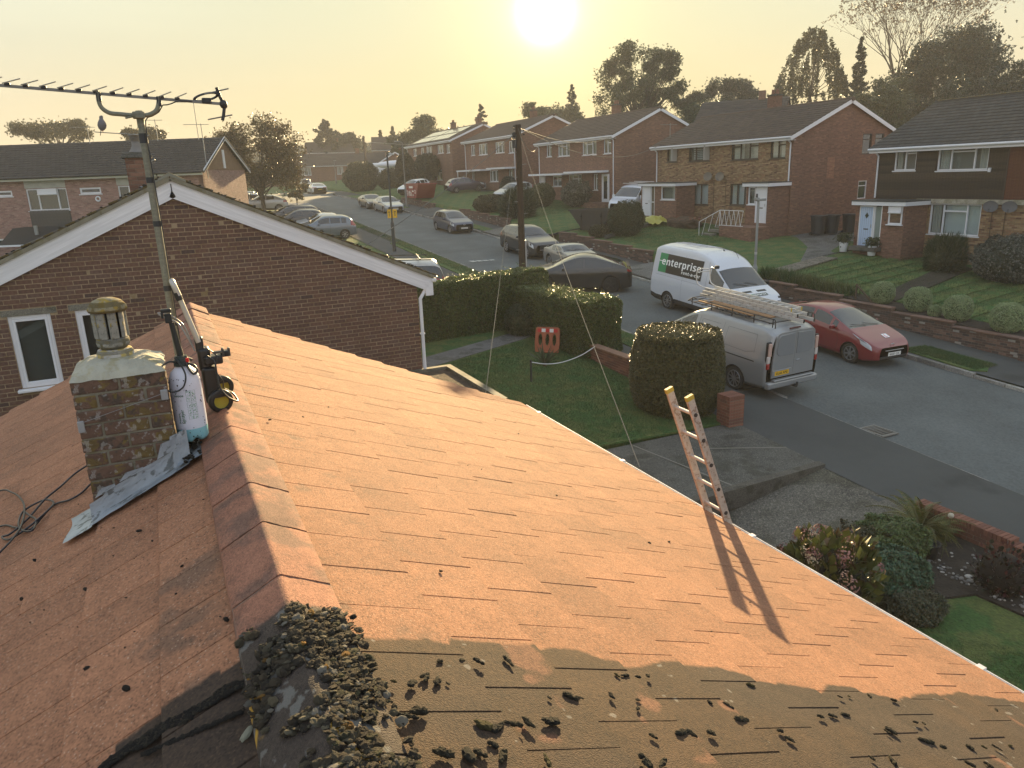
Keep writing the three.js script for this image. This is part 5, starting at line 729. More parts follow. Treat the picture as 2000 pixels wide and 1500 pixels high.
  part(m.car, 'badge', new THREE.TorusGeometry(0.07, 0.012, 8, 24).scale(1.3, 0.8, 1).translate(0, 0.72, -4.55 / 2 - 0.05), M.steel);
  // navy small hatch
  const y2 = makeCar(hatch({ L: 3.78, W: 1.7, paint: paint([0.028, 0.038, 0.072]), wheels: [0.7, 3.15], frontPlate: { y: 0.42, m: blankPlate.w } }), 'blue_hatchback', 'small navy blue hatchback standing alone on the road, nose downhill', 'car'); park(y2.car, 19.4, -51.6, Math.PI + 0.06);
  part(y2.car, 'badge', new THREE.TorusGeometry(0.05, 0.009, 8, 20).scale(1.3, 0.8, 1).translate(0, 0.66, -3.78 / 2 - 0.02), M.steel);
  const me = makeCar(sedan({ paint: paint([0.36, 0.37, 0.38], { metalness: 0.45 }), L: 4.5, frontPlate: { y: 0.42, m: blankPlate.w }, grille: [[0.56, 0.14, 0.6, -0.02], [0.34, 0.12, 1.0, 0]], bars: [[0.58, 0.02, 0.55, -0.055]] }), 'silver_coupe', 'silver coupe beyond the black lamp post, nose downhill', 'car'); park(me.car, 19.4, -68.2, Math.PI);
  const po = makeCar(sedan({ N: 50, L: 4.3, H: 1.28, paint: paint([0.03, 0.03, 0.032]), top: [[0, 0.55], [0.12, 0.7], [1.2, 0.88], [1.5, 0.93], [2.1, 1.24], [2.5, 1.28], [3.1, 1.2], [3.8, 0.95], [4.2, 0.85], [4.3, 0.7]], belt: [[0, 0.5], [0.15, 0.66], [1.3, 0.85], [3.6, 0.9], [4.2, 0.8], [4.3, 0.65]], rearGlass: [3.15, 3.75], wheels: [0.8, 3.2] }), 'dark_sports_car', 'low dark sports car tucked behind the silver coupe', 'car'); park(po.car, 19.25, -73.4, Math.PI);
  const pa = makeCar(sedan({ N: 50, L: 4.95, W: 1.93, H: 1.42, R: 0.34, soft: 0.3, paint: paint([0.62, 0.63, 0.63]), top: [[0, 0.6], [0.15, 0.74], [1.3, 0.92], [1.6, 0.98], [2.3, 1.35], [2.7, 1.42], [3.4, 1.36], [4.4, 1.03], [4.85, 0.95], [4.95, 0.75]], belt: [[0, 0.56], [0.15, 0.7], [1.5, 0.9], [4.0, 0.98], [4.85, 0.9], [4.95, 0.72]], wheels: [0.95, 3.87], screen: [1.62, 2.35], rearGlass: [3.5, 4.45], sideGlass: [[2.05, 2.8], [2.88, 3.7]], rearPlate: { y: 0.62, m: blankPlate.y }, lamps: [{ n: 'headlamp', t: [0.06, 0.6], y: [0.58, 0.8], x: 0.66 }, { n: 'tail_lamp', t: [4.55, 5], y: [0.78, 0.92], x: 0.5 }] }), 'white_saloon', 'white low saloon car seen from behind, far up the road', 'car'); park(pa.car, 19.85, -103.6, 0.0, 0, (x, q) => road(q));
  const lr = makeCar(suv({ N: 50, L: 4.7, H: 1.85, paint: paint([0.6, 0.58, 0.52]), top: [[0, 0.8], [0.12, 1.0], [1.1, 1.12], [1.3, 1.18], [1.9, 1.75], [2.3, 1.85], [4.4, 1.82], [4.62, 1.6], [4.68, 1.1], [4.7, 0.9]], sideGlass: [[1.75, 2.4], [2.5, 3.3], [3.4, 4.3]], rearGlass: [4.45, 4.66], trim: null }), 'white_four_by_four', 'white boxy four by four just beyond the white saloon', 'car'); park(lr.car, 20.0, -111.5, -0.2, 0, (x, q) => road(q));

  // cars on the front drives of the left hand side, tails to the road
  const left = [
    ['silver_crossover', 'silver coupe shaped crossover nearest of the three left cars farther up', hatch({ L: 4.36, W: 1.8, R: 0.345, paint: paint([0.46, 0.46, 0.45], { metalness: 0.35 }), H: 1.56, wheels: [0.9, 3.53], top: [[0, 0.7], [0.12, 0.86], [1.0, 1.0], [1.2, 1.06], [1.95, 1.48], [2.3, 1.56], [3.2, 1.5], [4.0, 1.18], [4.25, 1.05], [4.36, 0.85]], belt: [[0, 0.62], [0.2, 0.8], [1.1, 0.98], [3.3, 1.12], [4.2, 1.05], [4.36, 0.8]], screen: [1.22, 1.95], rearGlass: [3.3, 4.1], sideGlass: [[1.7, 2.4], [2.48, 3.15]], trim: () => 0.36, lamps: [{ n: 'tail_lamp', t: [3.95, 4.4], y: [0.92, 1.08], x: 0.7 }] }), 9.0, -72.9],
    ['silver_hatchback', 'silver hatchback, middle of the three left cars farther up', hatch({ N: 50, paint: paint([0.42, 0.43, 0.43], { metalness: 0.4 }) }), 8.0, -76.4],
    ['grey_hatchback', 'grey hatchback farthest of the three left cars by the autumn tree', hatch({ N: 50, paint: paint([0.2, 0.21, 0.21], { metalness: 0.4 }) }), 8.3, -80.2],
    ['grey_blue_hatchback', 'grey blue hatchback nearest of the four cars tailed to the road', hatch({ L: 4.0, H: 1.52, paint: paint([0.15, 0.18, 0.21], { metalness: 0.35 }), lamps: [{ n: 'tail_lamp', t: [3.6, 4.1], y: [0.85, 1.15], x: 0.75 }], top: [[0, 0.62], [0.1, 0.78], [0.75, 0.95], [1.0, 1.02], [1.75, 1.44], [2.1, 1.52], [3.2, 1.5], [3.65, 1.38], [3.9, 1.0], [4.0, 0.8]] }), 10.15, -51.6],
    ['white_hatchback', 'pale silver car second of the four cars tailed to the road', sedan({ L: 4.3, H: 1.48, N: 60, paint: paint([0.52, 0.53, 0.53], { metalness: 0.2 }) }), 10.3, -54.2],
    ['black_hatchback', 'black car third of the four cars tailed to the road', hatch({ N: 60, L: 4.1, paint: paint([0.02, 0.02, 0.021]) }), 9.4, -56.9],
    ['dark_estate_car', 'dark estate car with roof rails farthest of the four tailed to the road', suv({ N: 60, H: 1.6, paint: paint([0.03, 0.03, 0.033]), top: [[0, 0.7], [0.12, 0.88], [1.1, 1.0], [1.3, 1.05], [2.1, 1.48], [2.5, 1.55], [4.0, 1.5], [4.3, 1.3], [4.5, 1.0], [4.55, 0.85]], trim: null }), 9.2, -59.8],
  ];
  left.forEach(([n, l, s, x, zz], i) => { const c = makeCar({ ...s, rearPlate: { y: 0.55, m: blankPlate.y } }, n, l, 'car'); park(c.car, x, zz, Math.PI / 2 - (i < 3 ? 0.12 : 0.05)); if (n === 'dark_estate_car') for (const q of [1, -1]) part(c.car, 'roof_rail', rod([q * 0.6, 1.57, -0.3], [q * 0.58, 1.56, 1.6], 0.018), M.steel); });
  // people carrier with roof bars whose roof shows over the hedge
  const v = makeCar(suv({ L: 4.6, W: 1.85, H: 1.85, paint: paint([0.022, 0.024, 0.026]), roofM: paint([0.5, 0.49, 0.46]), top: [[0, 0.8], [0.12, 1.0], [1.0, 1.15], [1.2, 1.2], [1.9, 1.75], [2.3, 1.83], [4.25, 1.8], [4.5, 1.6], [4.57, 1.1], [4.6, 0.9]], sideGlass: [[1.7, 2.4], [2.5, 3.3], [3.4, 4.2]], rearGlass: [4.32, 4.52], trim: null }), 'black_people_carrier', 'black people carrier with roof bars parked behind the left hedge', 'car'); park(v.car, 8.0, -29.4, Math.PI / 2 - 0.2);
  for (const q of [1, -1]) part(v.car, 'roof_rail', rod([q * 0.66, 1.88, -0.3], [q * 0.64, 1.87, 1.75], 0.02), M.black); for (const t of [0.1, 1.3]) part(v.car, 'roof_bar', rbox(1.36, 0.03, 0.06, 0.012, 0, 1.91, t), M.black);
  // cars on the far front drives
  const far = [['white_hatchback', 'white hatchback on a far drive behind the red skip', hatch({ N: 60, L: 4.2, H: 1.48, paint: paint([0.58, 0.6, 0.62]) }), 25.6, -79.0, 0.55 + Math.PI / 2],
    ['purple_hatchback', 'dark purple hatchback with its tail to the road, right of the red skip', hatch({ N: 60, L: 4.1, paint: paint([0.04, 0.03, 0.06]) }), 29.6, -74.6, -Math.PI / 2 - 0.1], ['silver_hatchback', 'silver hatchback on a drive half hidden by the telegraph pole', hatch({ N: 60, L: 4.1, paint: paint([0.4, 0.41, 0.42], { metalness: 0.35 }) }), 29.6, -62.6, Math.PI / 2 + 0.35], ['grey_estate_car', 'grey estate car standing behind the round bush far up the road', suv({ N: 50, H: 1.55, paint: paint([0.3, 0.31, 0.31], { metalness: 0.4 }), trim: null }), 27.5, -109.5, -Math.PI / 2 + 0.25]];
  for (const [n, l, s, x, zz, h] of far) { const c = makeCar(s, n, l, 'car'); park(c.car, x, zz, h); }
}
// ---------------------------------------------------------------- vans
const vanSpec = (o) => ({ W: 1.99, R: 0.34, tyreW: 0.22, noseW: 0.72, noseR: 0.7, tailW: 0.93, tailR: 0.12, tumble: 0.16, crown: 0.09, soft: 0.16, arch: 1.16, gc: 0.24, ...o });
{
  // white hire van with a high roof, nose downhill
  const L = 5.4, wh = paint([0.60, 0.63, 0.68], { roughness: 0.3 });
  const s = vanSpec({ L, lampsPatch: [[0.1, 0.62], [0.5, 0.72], [0.72, 1.05], [0.16, 1.0]], W: 2.06, H: 2.55, N: 110, paint: wh, wheels: [0.98, 4.25], R: 0.345, bottom: [[0, 0.3], [0.4, 0.26], [L - 0.4, 0.3], [L, 0.4]],
    top: [[0, 0.95], [0.1, 1.1], [0.55, 1.26], [0.86, 1.36], [1.62, 1.98], [1.95, 2.28], [2.5, 2.47], [3.0, 2.53], [5.1, 2.5], [5.32, 2.43], [L, 2.3]], belt: [[0, 0.82], [0.12, 0.98], [0.6, 1.18], [0.95, 1.26], [1.9, 1.3], [5.2, 1.34], [L, 1.3]], screen: [0.9, 1.63], rearGlass: null, tumble: 0.14,
    sideGlass: [[1.22, 1.98]], trim: (t) => t < 0.3 ? 0.5 : 0.42 + 0.11 * smooth(0.3, 5, t), lamps: [{ n: 'lamp_surround', t: [0.1, 0.72], y: [0.8, 1.12], x: 0.83 }, { n: 'tail_lamp', t: [5.33, 5.5], y: [1.0, 1.55], x: 0.93 }],
    seams: [[[0.98, 0.75], [1.1, 1.25]], [[2.12, 0.45], [2.12, 1.3], [2.12, 2.2]], [[3.45, 0.5], [3.45, 1.3], [3.45, 2.25]], [[2.2, 1.28], [5.1, 1.32]]], seamC: [0.22, 0.24, 0.27], handles: [[2.0, 1.08]], handleM: M.black, mirror: [1.22, 1.32, 1.5], mirrorM: M.black, grille: [[0.82, 0.3, 0.98, -0.02], [0.42, 0.22, 1.5, 0.02]], frontPlate: { y: 0.5, z: 0.03, m: blankPlate.w }, wiper: true, spokes: 9 });
  const a = makeCar(s, 'white_hire_van', 'white high roofed hire van with a green and black name panel on its side', 'van');
  part(a.car, 'grille_bar', [rbox(0.92, 0.022, 0.03, 0.008, 0, 0.9, -L / 2 - 0.055), rbox(0.9, 0.022, 0.03, 0.008, 0, 0.8, -L / 2 - 0.055)], std({ color: [0.06, 0.06, 0.06], roughness: 0.4 }));
  part(a.car, 'badge', new THREE.SphereGeometry(0.1, 20, 12).scale(1, 0.42, 0.12).translate(0, 0.86, -L / 2 - 0.06), M.steel);
  // lettered panel following the skin
  const sign = canvasTex(1024, 400, (x, w, h) => { x.fillStyle = '#23201c'; x.fillRect(0, 0, w, h); x.fillStyle = '#2e8b57'; x.fillRect(0, 0, 190, h); x.fillStyle = '#f2f4f2'; x.font = 'bold 205px sans-serif'; x.textBaseline = 'alphabetic'; x.fillText('enterprise', 55, 236, 940); x.fillRect(0, 158, 130, 15); x.font = 'bold 92px sans-serif'; x.textAlign = 'right'; x.fillText('rent-a-car', w - 24, 346); });
  const skin = (t, y, s2, out) => { const g = a.geo(t), xx = y <= g.ys ? a.side(t, y) : lerp(g.xs, g.xe, clamp((y - g.ys) / (g.ye - g.ys))) + 0.012 * Math.sin(Math.PI * clamp((y - g.ys) / (g.ye - g.ys))); return [s2 * (xx + out), y, t - L / 2]; };
  for (const s2 of [1, -1]) part(a.car, 'name_panel', sheet(24, 8, (u, v) => { const t = s2 > 0 ? lerp(5.0, 2.42, u) : lerp(2.42, 5.0, u), y = lerp(1.42, 2.16, v), p = skin(t, y, s2, 0.006); return [...p, s2 > 0 ? u : u, v]; }), std({ map: sign, roughness: 0.35, side: THREE.DoubleSide }));
  const t = 0.36, y = a.top(t) + 0.01, sl = Math.atan2(a.top(t + 0.08) - a.top(t - 0.08), 0.16); const bs = canvasTex(512, 100, (x, w, h) => { x.fillStyle = '#2a3a34'; x.fillRect(0, 0, w, h); x.fillStyle = '#2e8b57'; x.fillRect(0, 0, 90, h); x.fillStyle = '#eef2ee'; x.font = 'bold 92px sans-serif'; x.textBaseline = 'middle'; x.fillText('enterprise', 16, 48, 480); });
  part(a.car, 'bonnet_panel', new THREE.PlaneGeometry(0.78, 0.15).rotateZ(Math.PI).rotateX(-Math.PI / 2 - sl).translate(0, y + 0.012, t - L / 2), std({ map: bs, roughness: 0.4 }));
  for (const k of [-0.34, 0.34]) { const tt = 0.62, yy = a.top(tt); part(a.car, 'bonnet_vent', rbox(0.42, 0.02, 0.11, 0.006, k, 0, 0).rotateX(-Math.atan2(a.top(tt + 0.08) - a.top(tt - 0.08), 0.16)).translate(0, yy - 0.012 * Math.abs(k) + 0.004, tt - L / 2), M.black); }
  const roofAt = (t2, x) => { const g = a.geo(t2); return g.ye + (g.yt - g.ye) * (1 - Math.pow(Math.abs(x) / g.xe, 2.4)); };
  for (const x of [-0.62, -0.31, 0, 0.31, 0.62]) part(a.car, 'roof_rib', tube([2.5, 3.2, 4.2, 5.1].map((q) => [x, roofAt(q, x) + 0.001, q - L / 2]), 0.009, 20, 6), wh);
  for (const q of [2.6, 3.3, 4.0, 4.7]) part(a.car, 'roof_rib', tube([-0.7, -0.35, 0, 0.35, 0.7].map((x) => [x, roofAt(q, x) + 0.001, q - L / 2]), 0.008, 20, 6), wh);
  part(a.car, 'roof_aerial', [mesh3([-0.02, 2.5, -0.35, 0.02, 2.5, -0.35, 0, 2.5, -0.45, 0, 2.585, -0.33], [0, 1, 3, 1, 2, 3, 2, 0, 3])], M.black); part(a.car, 'whip_aerial', rod([-0.4, 2.25, -0.75], [-0.42, 2.5, -0.5], 0.006), M.black);
  park(a.car, 19.1, -22.7, Math.PI + 0.03);

  // silver van with a laden roof rack, nose uphill, two wheels on the pavement
  const L2 = 4.97, sv = paint([0.31, 0.325, 0.335], { metalness: 0.35, roughness: 0.36 });
  const b = makeCar(vanSpec({ L: L2, H: 1.97, N: 100, paint: sv, wheels: [0.97, 3.9], bottom: [[0, 0.26], [0.4, 0.24], [4.4, 0.3], [L2, 0.36]], top: [[0, 0.8], [0.1, 0.95], [0.6, 1.1], [0.95, 1.2], [1.9, 1.82], [2.2, 1.93], [2.6, 1.97], [4.6, 1.95], [4.85, 1.9], [L2, 1.78]], belt: [[0, 0.72], [0.15, 0.86], [0.7, 1.04], [1.1, 1.12], [4.8, 1.16], [L2, 1.12]], screen: [1.0, 1.9], rearGlass: null, tumble: 0.2, sideGlass: [[1.32, 1.5], [1.56, 2.12]], lamps: [{ n: 'headlamp', t: [0.1, 0.7], y: [0.74, 0.98], x: 0.75 }], seams: [[[2.22, 0.4], [2.22, 1.15], [2.3, 1.75]], [[3.2, 0.4], [3.2, 1.15], [3.25, 1.76]], [[2.35, 1.2], [2.38, 1.66]], [[2.38, 1.68], [3.1, 1.68]], [[3.4, 1.68], [4.45, 1.68]], [[3.38, 1.2], [3.4, 1.68]], [[4.45, 1.68], [4.5, 1.22]], [[3.38, 1.2], [4.2, 1.18], [4.5, 1.26]]], seamC: [0.13, 0.135, 0.14], handles: [[2.1, 0.98]], mirror: [1.4, 1.18, 1.3], spokes: 10 }), 'silver_van', 'silver panel van with ladders on its roof rack, two wheels on the pavement', 'van');
  const c = b.car, dark = std({ color: [0.03, 0.03, 0.03], roughness: 0.6 });
  part(c, 'slider_track', b.seam(Array.from({ length: 12 }, (_, k) => [3.3 + k * 0.115, 1.0]), -1, 0.03), dark); part(c, 'slider_track', b.seam(Array.from({ length: 12 }, (_, k) => [3.3 + k * 0.115, 1.0]), 1, 0.03), dark);
  // rear: two doors, lamps, bumper, plate
  const zr = L2 / 2;
  for (const q of [-1, 1]) {
    const d = new THREE.Shape(); const X0 = q * 0.012, X1 = q * 0.76; d.moveTo(X0, 0.62); d.lineTo(X1, 0.62); d.lineTo(X1, 1.1); d.lineTo(q * 0.70, 1.7); d.quadraticCurveTo(q * 0.68, 1.8, q * 0.56, 1.81); d.lineTo(X0, 1.83); d.closePath();
    const door = part(c, 'rear_door', new THREE.ExtrudeGeometry(d, { depth: 0.03, bevelEnabled: true, bevelSize: 0.012, bevelThickness: 0.012, bevelSegments: 3 }).translate(0, 0, zr + 0.005), sv);
    const w = new THREE.Shape(); w.moveTo(q * 0.06, 1.2); w.lineTo(q * 0.52, 1.2); w.quadraticCurveTo(q * 0.66, 1.22, q * 0.665, 1.36); w.lineTo(q * 0.62, 1.68); w.quadraticCurveTo(q * 0.6, 1.74, q * 0.52, 1.745); w.lineTo(q * 0.06, 1.76); w.closePath();
    part(door, 'panel_recess', new THREE.ExtrudeGeometry(w, { depth: 0.008, bevelEnabled: true, bevelSize: 0.01, bevelThickness: 0.008, bevelSegments: 3 }).translate(0, 0, zr + 0.048), paint([0.27, 0.29, 0.31], { metalness: 0.35, roughness: 0.36 }));
    const lampS = new THREE.Group(); lampS.name = 'tail_lamp'; c.add(lampS);
    part(lampS, 'lens_clear', rbox(0.12, 0.36, 0.1, 0.03, q * 0.865, 1.38, zr - 0.03).applyMatrix4(new THREE.Matrix4()), std({ color: [0.55, 0.38, 0.32], roughness: 0.2 })); part(lampS, 'lens_middle', rbox(0.115, 0.2, 0.1, 0.03, q * 0.885, 1.12, zr - 0.03), std({ color: [0.6, 0.55, 0.52], roughness: 0.2 })); part(lampS, 'lens_red', rbox(0.11, 0.17, 0.1, 0.03, q * 0.89, 0.94, zr - 0.03), lampRed); part(lampS, 'surround', rbox(0.15, 0.78, 0.08, 0.03, q * 0.872, 1.2, zr - 0.05), M.black);
  }
  part(c, 'rear_bumper', [rbox(1.86, 0.2, 0.2, 0.06, 0, 0.42, zr + 0.02), rbox(1.5, 0.05, 0.12, 0.02, 0, 0.55, zr + 0.08)], sv); part(c, 'tow_bracket', [rbox(0.06, 0.08, 0.16, 0.015, 0.05, 0.32, zr + 0.12), cyl(0.03, 0.03, 0.1, 0.05, 0.38, zr + 0.2, 12)], dark); part(c, 'bumper_step', rbox(1.3, 0.02, 0.1, 0.008, 0, 0.525, zr + 0.07), dark);
  part(c, 'plate_holder', rbox(0.66, 0.16, 0.02, 0.008, -0.42, 0.735, zr + 0.052), sv); part(c, 'rear_plate', new THREE.PlaneGeometry(0.52, 0.115).translate(-0.42, 0.73, zr + 0.0645), std({ map: plateTex('OL66 APG', '#e2b21c'), roughness: 0.4 }));
  part(c, 'door_handle', rbox(0.14, 0.03, 0.03, 0.01, 0.14, 1.0, zr + 0.06), sv); part(c, 'brake_light', rbox(0.4, 0.04, 0.04, 0.012, 0, 1.875, zr - 0.03), std({ color: [0.1, 0.02, 0.02], roughness: 0.3 }));
  // rack
  const ry = 2.02, rod2 = (a2, b2, r = 0.014) => rod(a2, b2, r, r, 8);
  for (const x of [-0.72, 0.72]) part(c, 'rack_rail', [rod2([x, ry + 0.14, -0.7], [x, ry + 0.14, zr - 0.14]), rod2([x, ry + 0.02, -0.75], [x, ry + 0.02, zr - 0.1]), ...[-0.7, 0.1, 0.9, 1.7, zr - 0.14].map((q) => rod2([x, ry - 0.08, q], [x, ry + 0.14, q])), tube([[x, ry + 0.14, zr - 0.15], [x, ry + 0.13, zr - 0.08], [x, ry, zr - 0.05], [x, ry - 0.09, zr - 0.05]], 0.014, 12, 8)], dark);
  for (let k = 0; k < 8; k++) part(c, 'rack_crossbar', rod2([-0.72, ry, -0.72 + k * 0.42], [0.72, ry, -0.72 + k * 0.42], 0.016), k % 2 ? dark : std({ color: [0.3, 0.26, 0.2], roughness: 0.7 }));
  part(c, 'rack_front', [rod2([-0.72, ry + 0.14, -0.7], [0.72, ry + 0.14, -0.72]), rod2([-0.72, ry + 0.14, -0.7], [-0.66, ry, -0.95]), rod2([0.72, ry + 0.14, -0.7], [0.66, ry, -0.95]), rod2([-0.66, ry, -0.95], [0.66, ry, -0.95])], dark);
  park(c, 14.55, -16.75, 0.06, 0.06, (x, z) => road(z));
  // load on the rack: three stacked ladders, a stand-off bracket, boards
  const base = c.position, load = (n, l, cat) => { const g = thing(n, l, cat, null, [base.x, base.y, base.z], c.rotation.y); g.rotation.x = c.rotation.x; return g; };
  const al = std({ color: [0.62, 0.61, 0.58], metalness: 0.4, roughness: 0.45 });
  for (let k = 0; k < 3; k++) {
    const g = load('roof_ladder', ['lowest of the three aluminium ladders strapped on the silver van', 'middle one of the three aluminium ladders strapped on the silver van', 'topmost of the three aluminium ladders strapped on the silver van'][k], 'ladder'), y = ry + 0.06 + k * 0.105, z0 = -1.2 + k * 0.1, z1 = zr + 0.2 - k * 0.22;
    for (const x of [0.02, 0.40]) { part(g, 'stile', beam([x, y, z0], [x, y, z1], 0.026, 0.088), al); part(g, 'stile_end', rbox(0.03, 0.095, 0.03, 0.006, x, y, z1), k === 2 ? std({ color: [0.5, 0.36, 0.05] }) : M.black); }
    for (let q = 0; q < 14; q++) { const zz = z0 + 0.15 + q * 0.25; if (zz > z1 - 0.06) break; part(g, 'rung', rod2([0.0, y, zz], [0.42, y, zz], 0.016), al); part(g, 'rung_end', cyl(0.02, 0.02, 0.004, 0, 0, 0, 10).rotateZ(Math.PI / 2).translate(0.004, y, zz), dark); }
  }
  const so = load('standoff_bracket', 'bent aluminium stand off bracket on top of the van ladders', 'ladder bracket'); part(so, 'frame', [tube([[0.0, ry + 0.3, -0.6], [-0.02, ry + 0.32, -1.1], [-0.05, ry + 0.4, -1.28], [-0.05, ry + 0.75, -1.32], [0.0, ry + 0.83, -1.22], [0.1, ry + 0.85, -1.0]], 0.018, 50, 8), tube([[0.42, ry + 0.3, -0.6], [0.44, ry + 0.32, -1.1], [0.47, ry + 0.4, -1.28], [0.47, ry + 0.75, -1.32], [0.42, ry + 0.83, -1.22], [0.32, ry + 0.85, -1.0]], 0.018, 50, 8), rod2([-0.05, ry + 0.72, -1.32], [0.47, ry + 0.72, -1.32])], al); part(so, 'rubber_foot', [rbox(0.14, 0.1, 0.1, 0.03, 0.4, ry + 0.88, -0.98)], dark);
  const w = load('scaffold_boards', 'weathered wooden boards lying on the near side of the van rack', 'boards'); for (const [x, a2, b2] of [[-0.5, -0.6, 1.5], [-0.25, -0.4, 1.9]]) part(w, 'board', uvBox(rbox(0.2, 0.035, b2 - a2, 0.006, x, ry + 0.04, (a2 + b2) / 2)), std({ map: M.wood.map, color: [3.2, 2.6, 2.0], roughness: 0.9 }));

  // white van on the drive between the houses
  const v = makeCar(vanSpec({ L: 5.0, H: 1.97, N: 60, paint: wh, wheels: [0.97, 3.9], top: [[0, 0.8], [0.1, 0.95], [0.6, 1.1], [0.95, 1.2], [1.9, 1.82], [2.2, 1.93], [2.6, 1.97], [4.7, 1.95], [5, 1.8]], belt: [[0, 0.72], [0.15, 0.86], [0.7, 1.04], [1.1, 1.12], [5, 1.14]], screen: [1.0, 1.9], rearGlass: null, sideGlass: [[1.35, 2.15]], trim: () => 0.36, lamps: [{ n: 'headlamp', t: [0.1, 0.75], y: [0.72, 1.0], x: 0.72 }], mirror: [1.4, 1.18, 1.3], seams: [[[2.25, 0.4], [2.25, 1.12], [2.3, 1.75]]] }), 'white_panel_van', 'white panel van with roof bars on the drive behind the black skip', 'van');
  for (const q of [-0.2, 0.8, 1.7]) part(v.car, 'roof_bar', rbox(1.6, 0.04, 0.05, 0.01, 0, 2.04, q), M.alu); park(v.car, 31.6, -46.6, Math.PI / 2 + 0.55, 0, (x, q) => ground(x, q) + 0.02);
}
// ================================================================ houses
// Local frame of a facade: x to the right along the front as one faces it, y up, z out of the front.
const trimW = M.white;
function windowPart(parent, x0, x1, y0, y1, z, o = {}) {
  const W = x1 - x0, H = y1 - y0, f = o.f ?? 0.06, fm = o.frame ?? trimW, w = new THREE.Group(); w.name = 'window'; w.position.set(x0, y0, z); if (o.ry) w.rotation.y = o.ry; parent.add(w);
  const bar = (a, b, c, d, dz = 0) => rbox(b - a, d - c, 0.07, 0.006, (a + b) / 2, (c + d) / 2, -0.02 + dz, 1);
  const fr = [bar(0, f, 0, H), bar(W - f, W, 0, H), bar(f, W - f, 0, f, 0.001), bar(f, W - f, H - f, H, 0.001)];
  for (const v of o.v ?? []) fr.push(bar(W * v - f / 2, W * v + f / 2, f, H - f, 0.002)); for (const [a, b, q] of o.h ?? []) fr.push(bar(W * a, W * b, H * q - f / 2, H * q + f / 2, 0.003));
  part(w, 'frame', fr, fm); part(w, 'pane', box(W - 2 * f + 0.02, H - 2 * f + 0.02, 0.004, W / 2, H / 2, -0.03), M.pane);
  part(w, 'room', box(W, H, 0.01, W / 2, H / 2, -0.19), o.room ?? M.room);
  if (o.sill !== false) part(w, 'sill', rbox(W + 0.12, 0.05, 0.14, 0.012, W / 2, -0.03, 0.03, 1), o.sillM ?? fm);
  if (o.curtain) for (const [a, b] of o.curtain) part(w, 'curtain', sheet(24, 1, (u, v) => [lerp(W * a, W * b, u), lerp(f, H - f * 0.5, v), -0.12 + 0.02 * Math.sin(u * (b - a) * W * 45)]), M.curtain);
  if (o.net) part(w, 'net_curtain', sheet(40, 1, (u, v) => [lerp(W * o.net[0], W * o.net[1], u), lerp(f, H - f, v), -0.13 + 0.012 * Math.sin(u * W * 60)]), M.net);
  if (o.blind) part(w, 'blind', Array.from({ length: 7 }, (_, k) => box(W * 0.5, 0.06, 0.01, W * 0.42, f + 0.1 + k * (H - 2 * f) / 7.5, -0.1)), M.net);
  for (const [a, b, c, d] of o.vents ?? []) part(w, 'open_light', [bar(W * a, W * b, H * c, H * c + 0.04, 0.12), bar(W * a, W * b, H * d - 0.04, H * d, 0.03), bar(W * a, W * a + 0.04, H * c, H * d, 0.08), bar(W * b - 0.04, W * b, H * c, H * d, 0.08), box(W * (b - a), H * (d - c), 0.005, W * (a + b) / 2, H * (c + d) / 2, 0.07).rotateX(0)], fm);
  if (o.flap) { const [a, b] = o.flap; part(w, 'open_casement', [box(0.03, H - 0.1, 0.5, W * b, H / 2, 0.24)], std({ color: [0.45, 0.45, 0.42], roughness: 0.25 })); }
  return w;
}
function doorPart(parent, x0, x1, y0, y1, z, o = {}) {
  const W = x1 - x0, H = y1 - y0, d = new THREE.Group(); d.name = 'door'; d.position.set(x0, y0, z); parent.add(d); const m = o.m ?? M.white, f = 0.05;
  part(d, 'frame', [box(f, H, 0.08, f / 2, H / 2, 0), box(f, H, 0.08, W - f / 2, H / 2, 0), box(W - 2 * f, f, 0.079, W / 2, H - f / 2, 0)], trimW); const leaf = part(d, 'leaf', box(W - 2 * f, H - f, 0.05, W / 2, (H - f) / 2, -0.02), m);
  const p = (a, b, c, e) => part(d, 'panel', rbox((b - a) * W, (e - c) * H, 0.02, 0.008, (a + b) / 2 * W, (c + e) / 2 * H, 0.008, 1), m);
  if (o.panels) { p(0.18, 0.46, 0.08, 0.38); p(0.54, 0.82, 0.08, 0.38); p(0.18, 0.46, 0.46, 0.72); p(0.54, 0.82, 0.46, 0.72); p(0.18, 0.46, 0.78, 0.9); p(0.54, 0.82, 0.78, 0.9); }
  if (o.planks) for (let k = 1; k < 6; k++) part(d, 'groove', box(0.008, H - 0.15, 0.006, f + (W - 2 * f) * k / 6, H / 2 - 0.02, 0.006), std({ color: [0.2, 0.26, 0.34] }));
  if (o.diamond) part(d, 'glazed_diamond', [box(0.17, 0.17, 0.02, 0, 0, 0).rotateZ(Math.PI / 4).scale(0.85, 1.2, 1).translate(W * 0.5, H * 0.76, 0.008)], M.carGlass);
  if (o.glass) part(d, 'pane', box(W * 0.5, H * 0.8, 0.012, W / 2, H * 0.52, 0.008), M.carGlass);
  part(d, 'letter_plate', rbox(0.26, 0.05, 0.02, 0.006, W / 2, H * 0.42, 0.014, 1), M.darkFrame); part(d, 'handle', rbox(0.03, 0.16, 0.04, 0.01, W * 0.83, H * 0.5, 0.02, 1), M.steel);
}
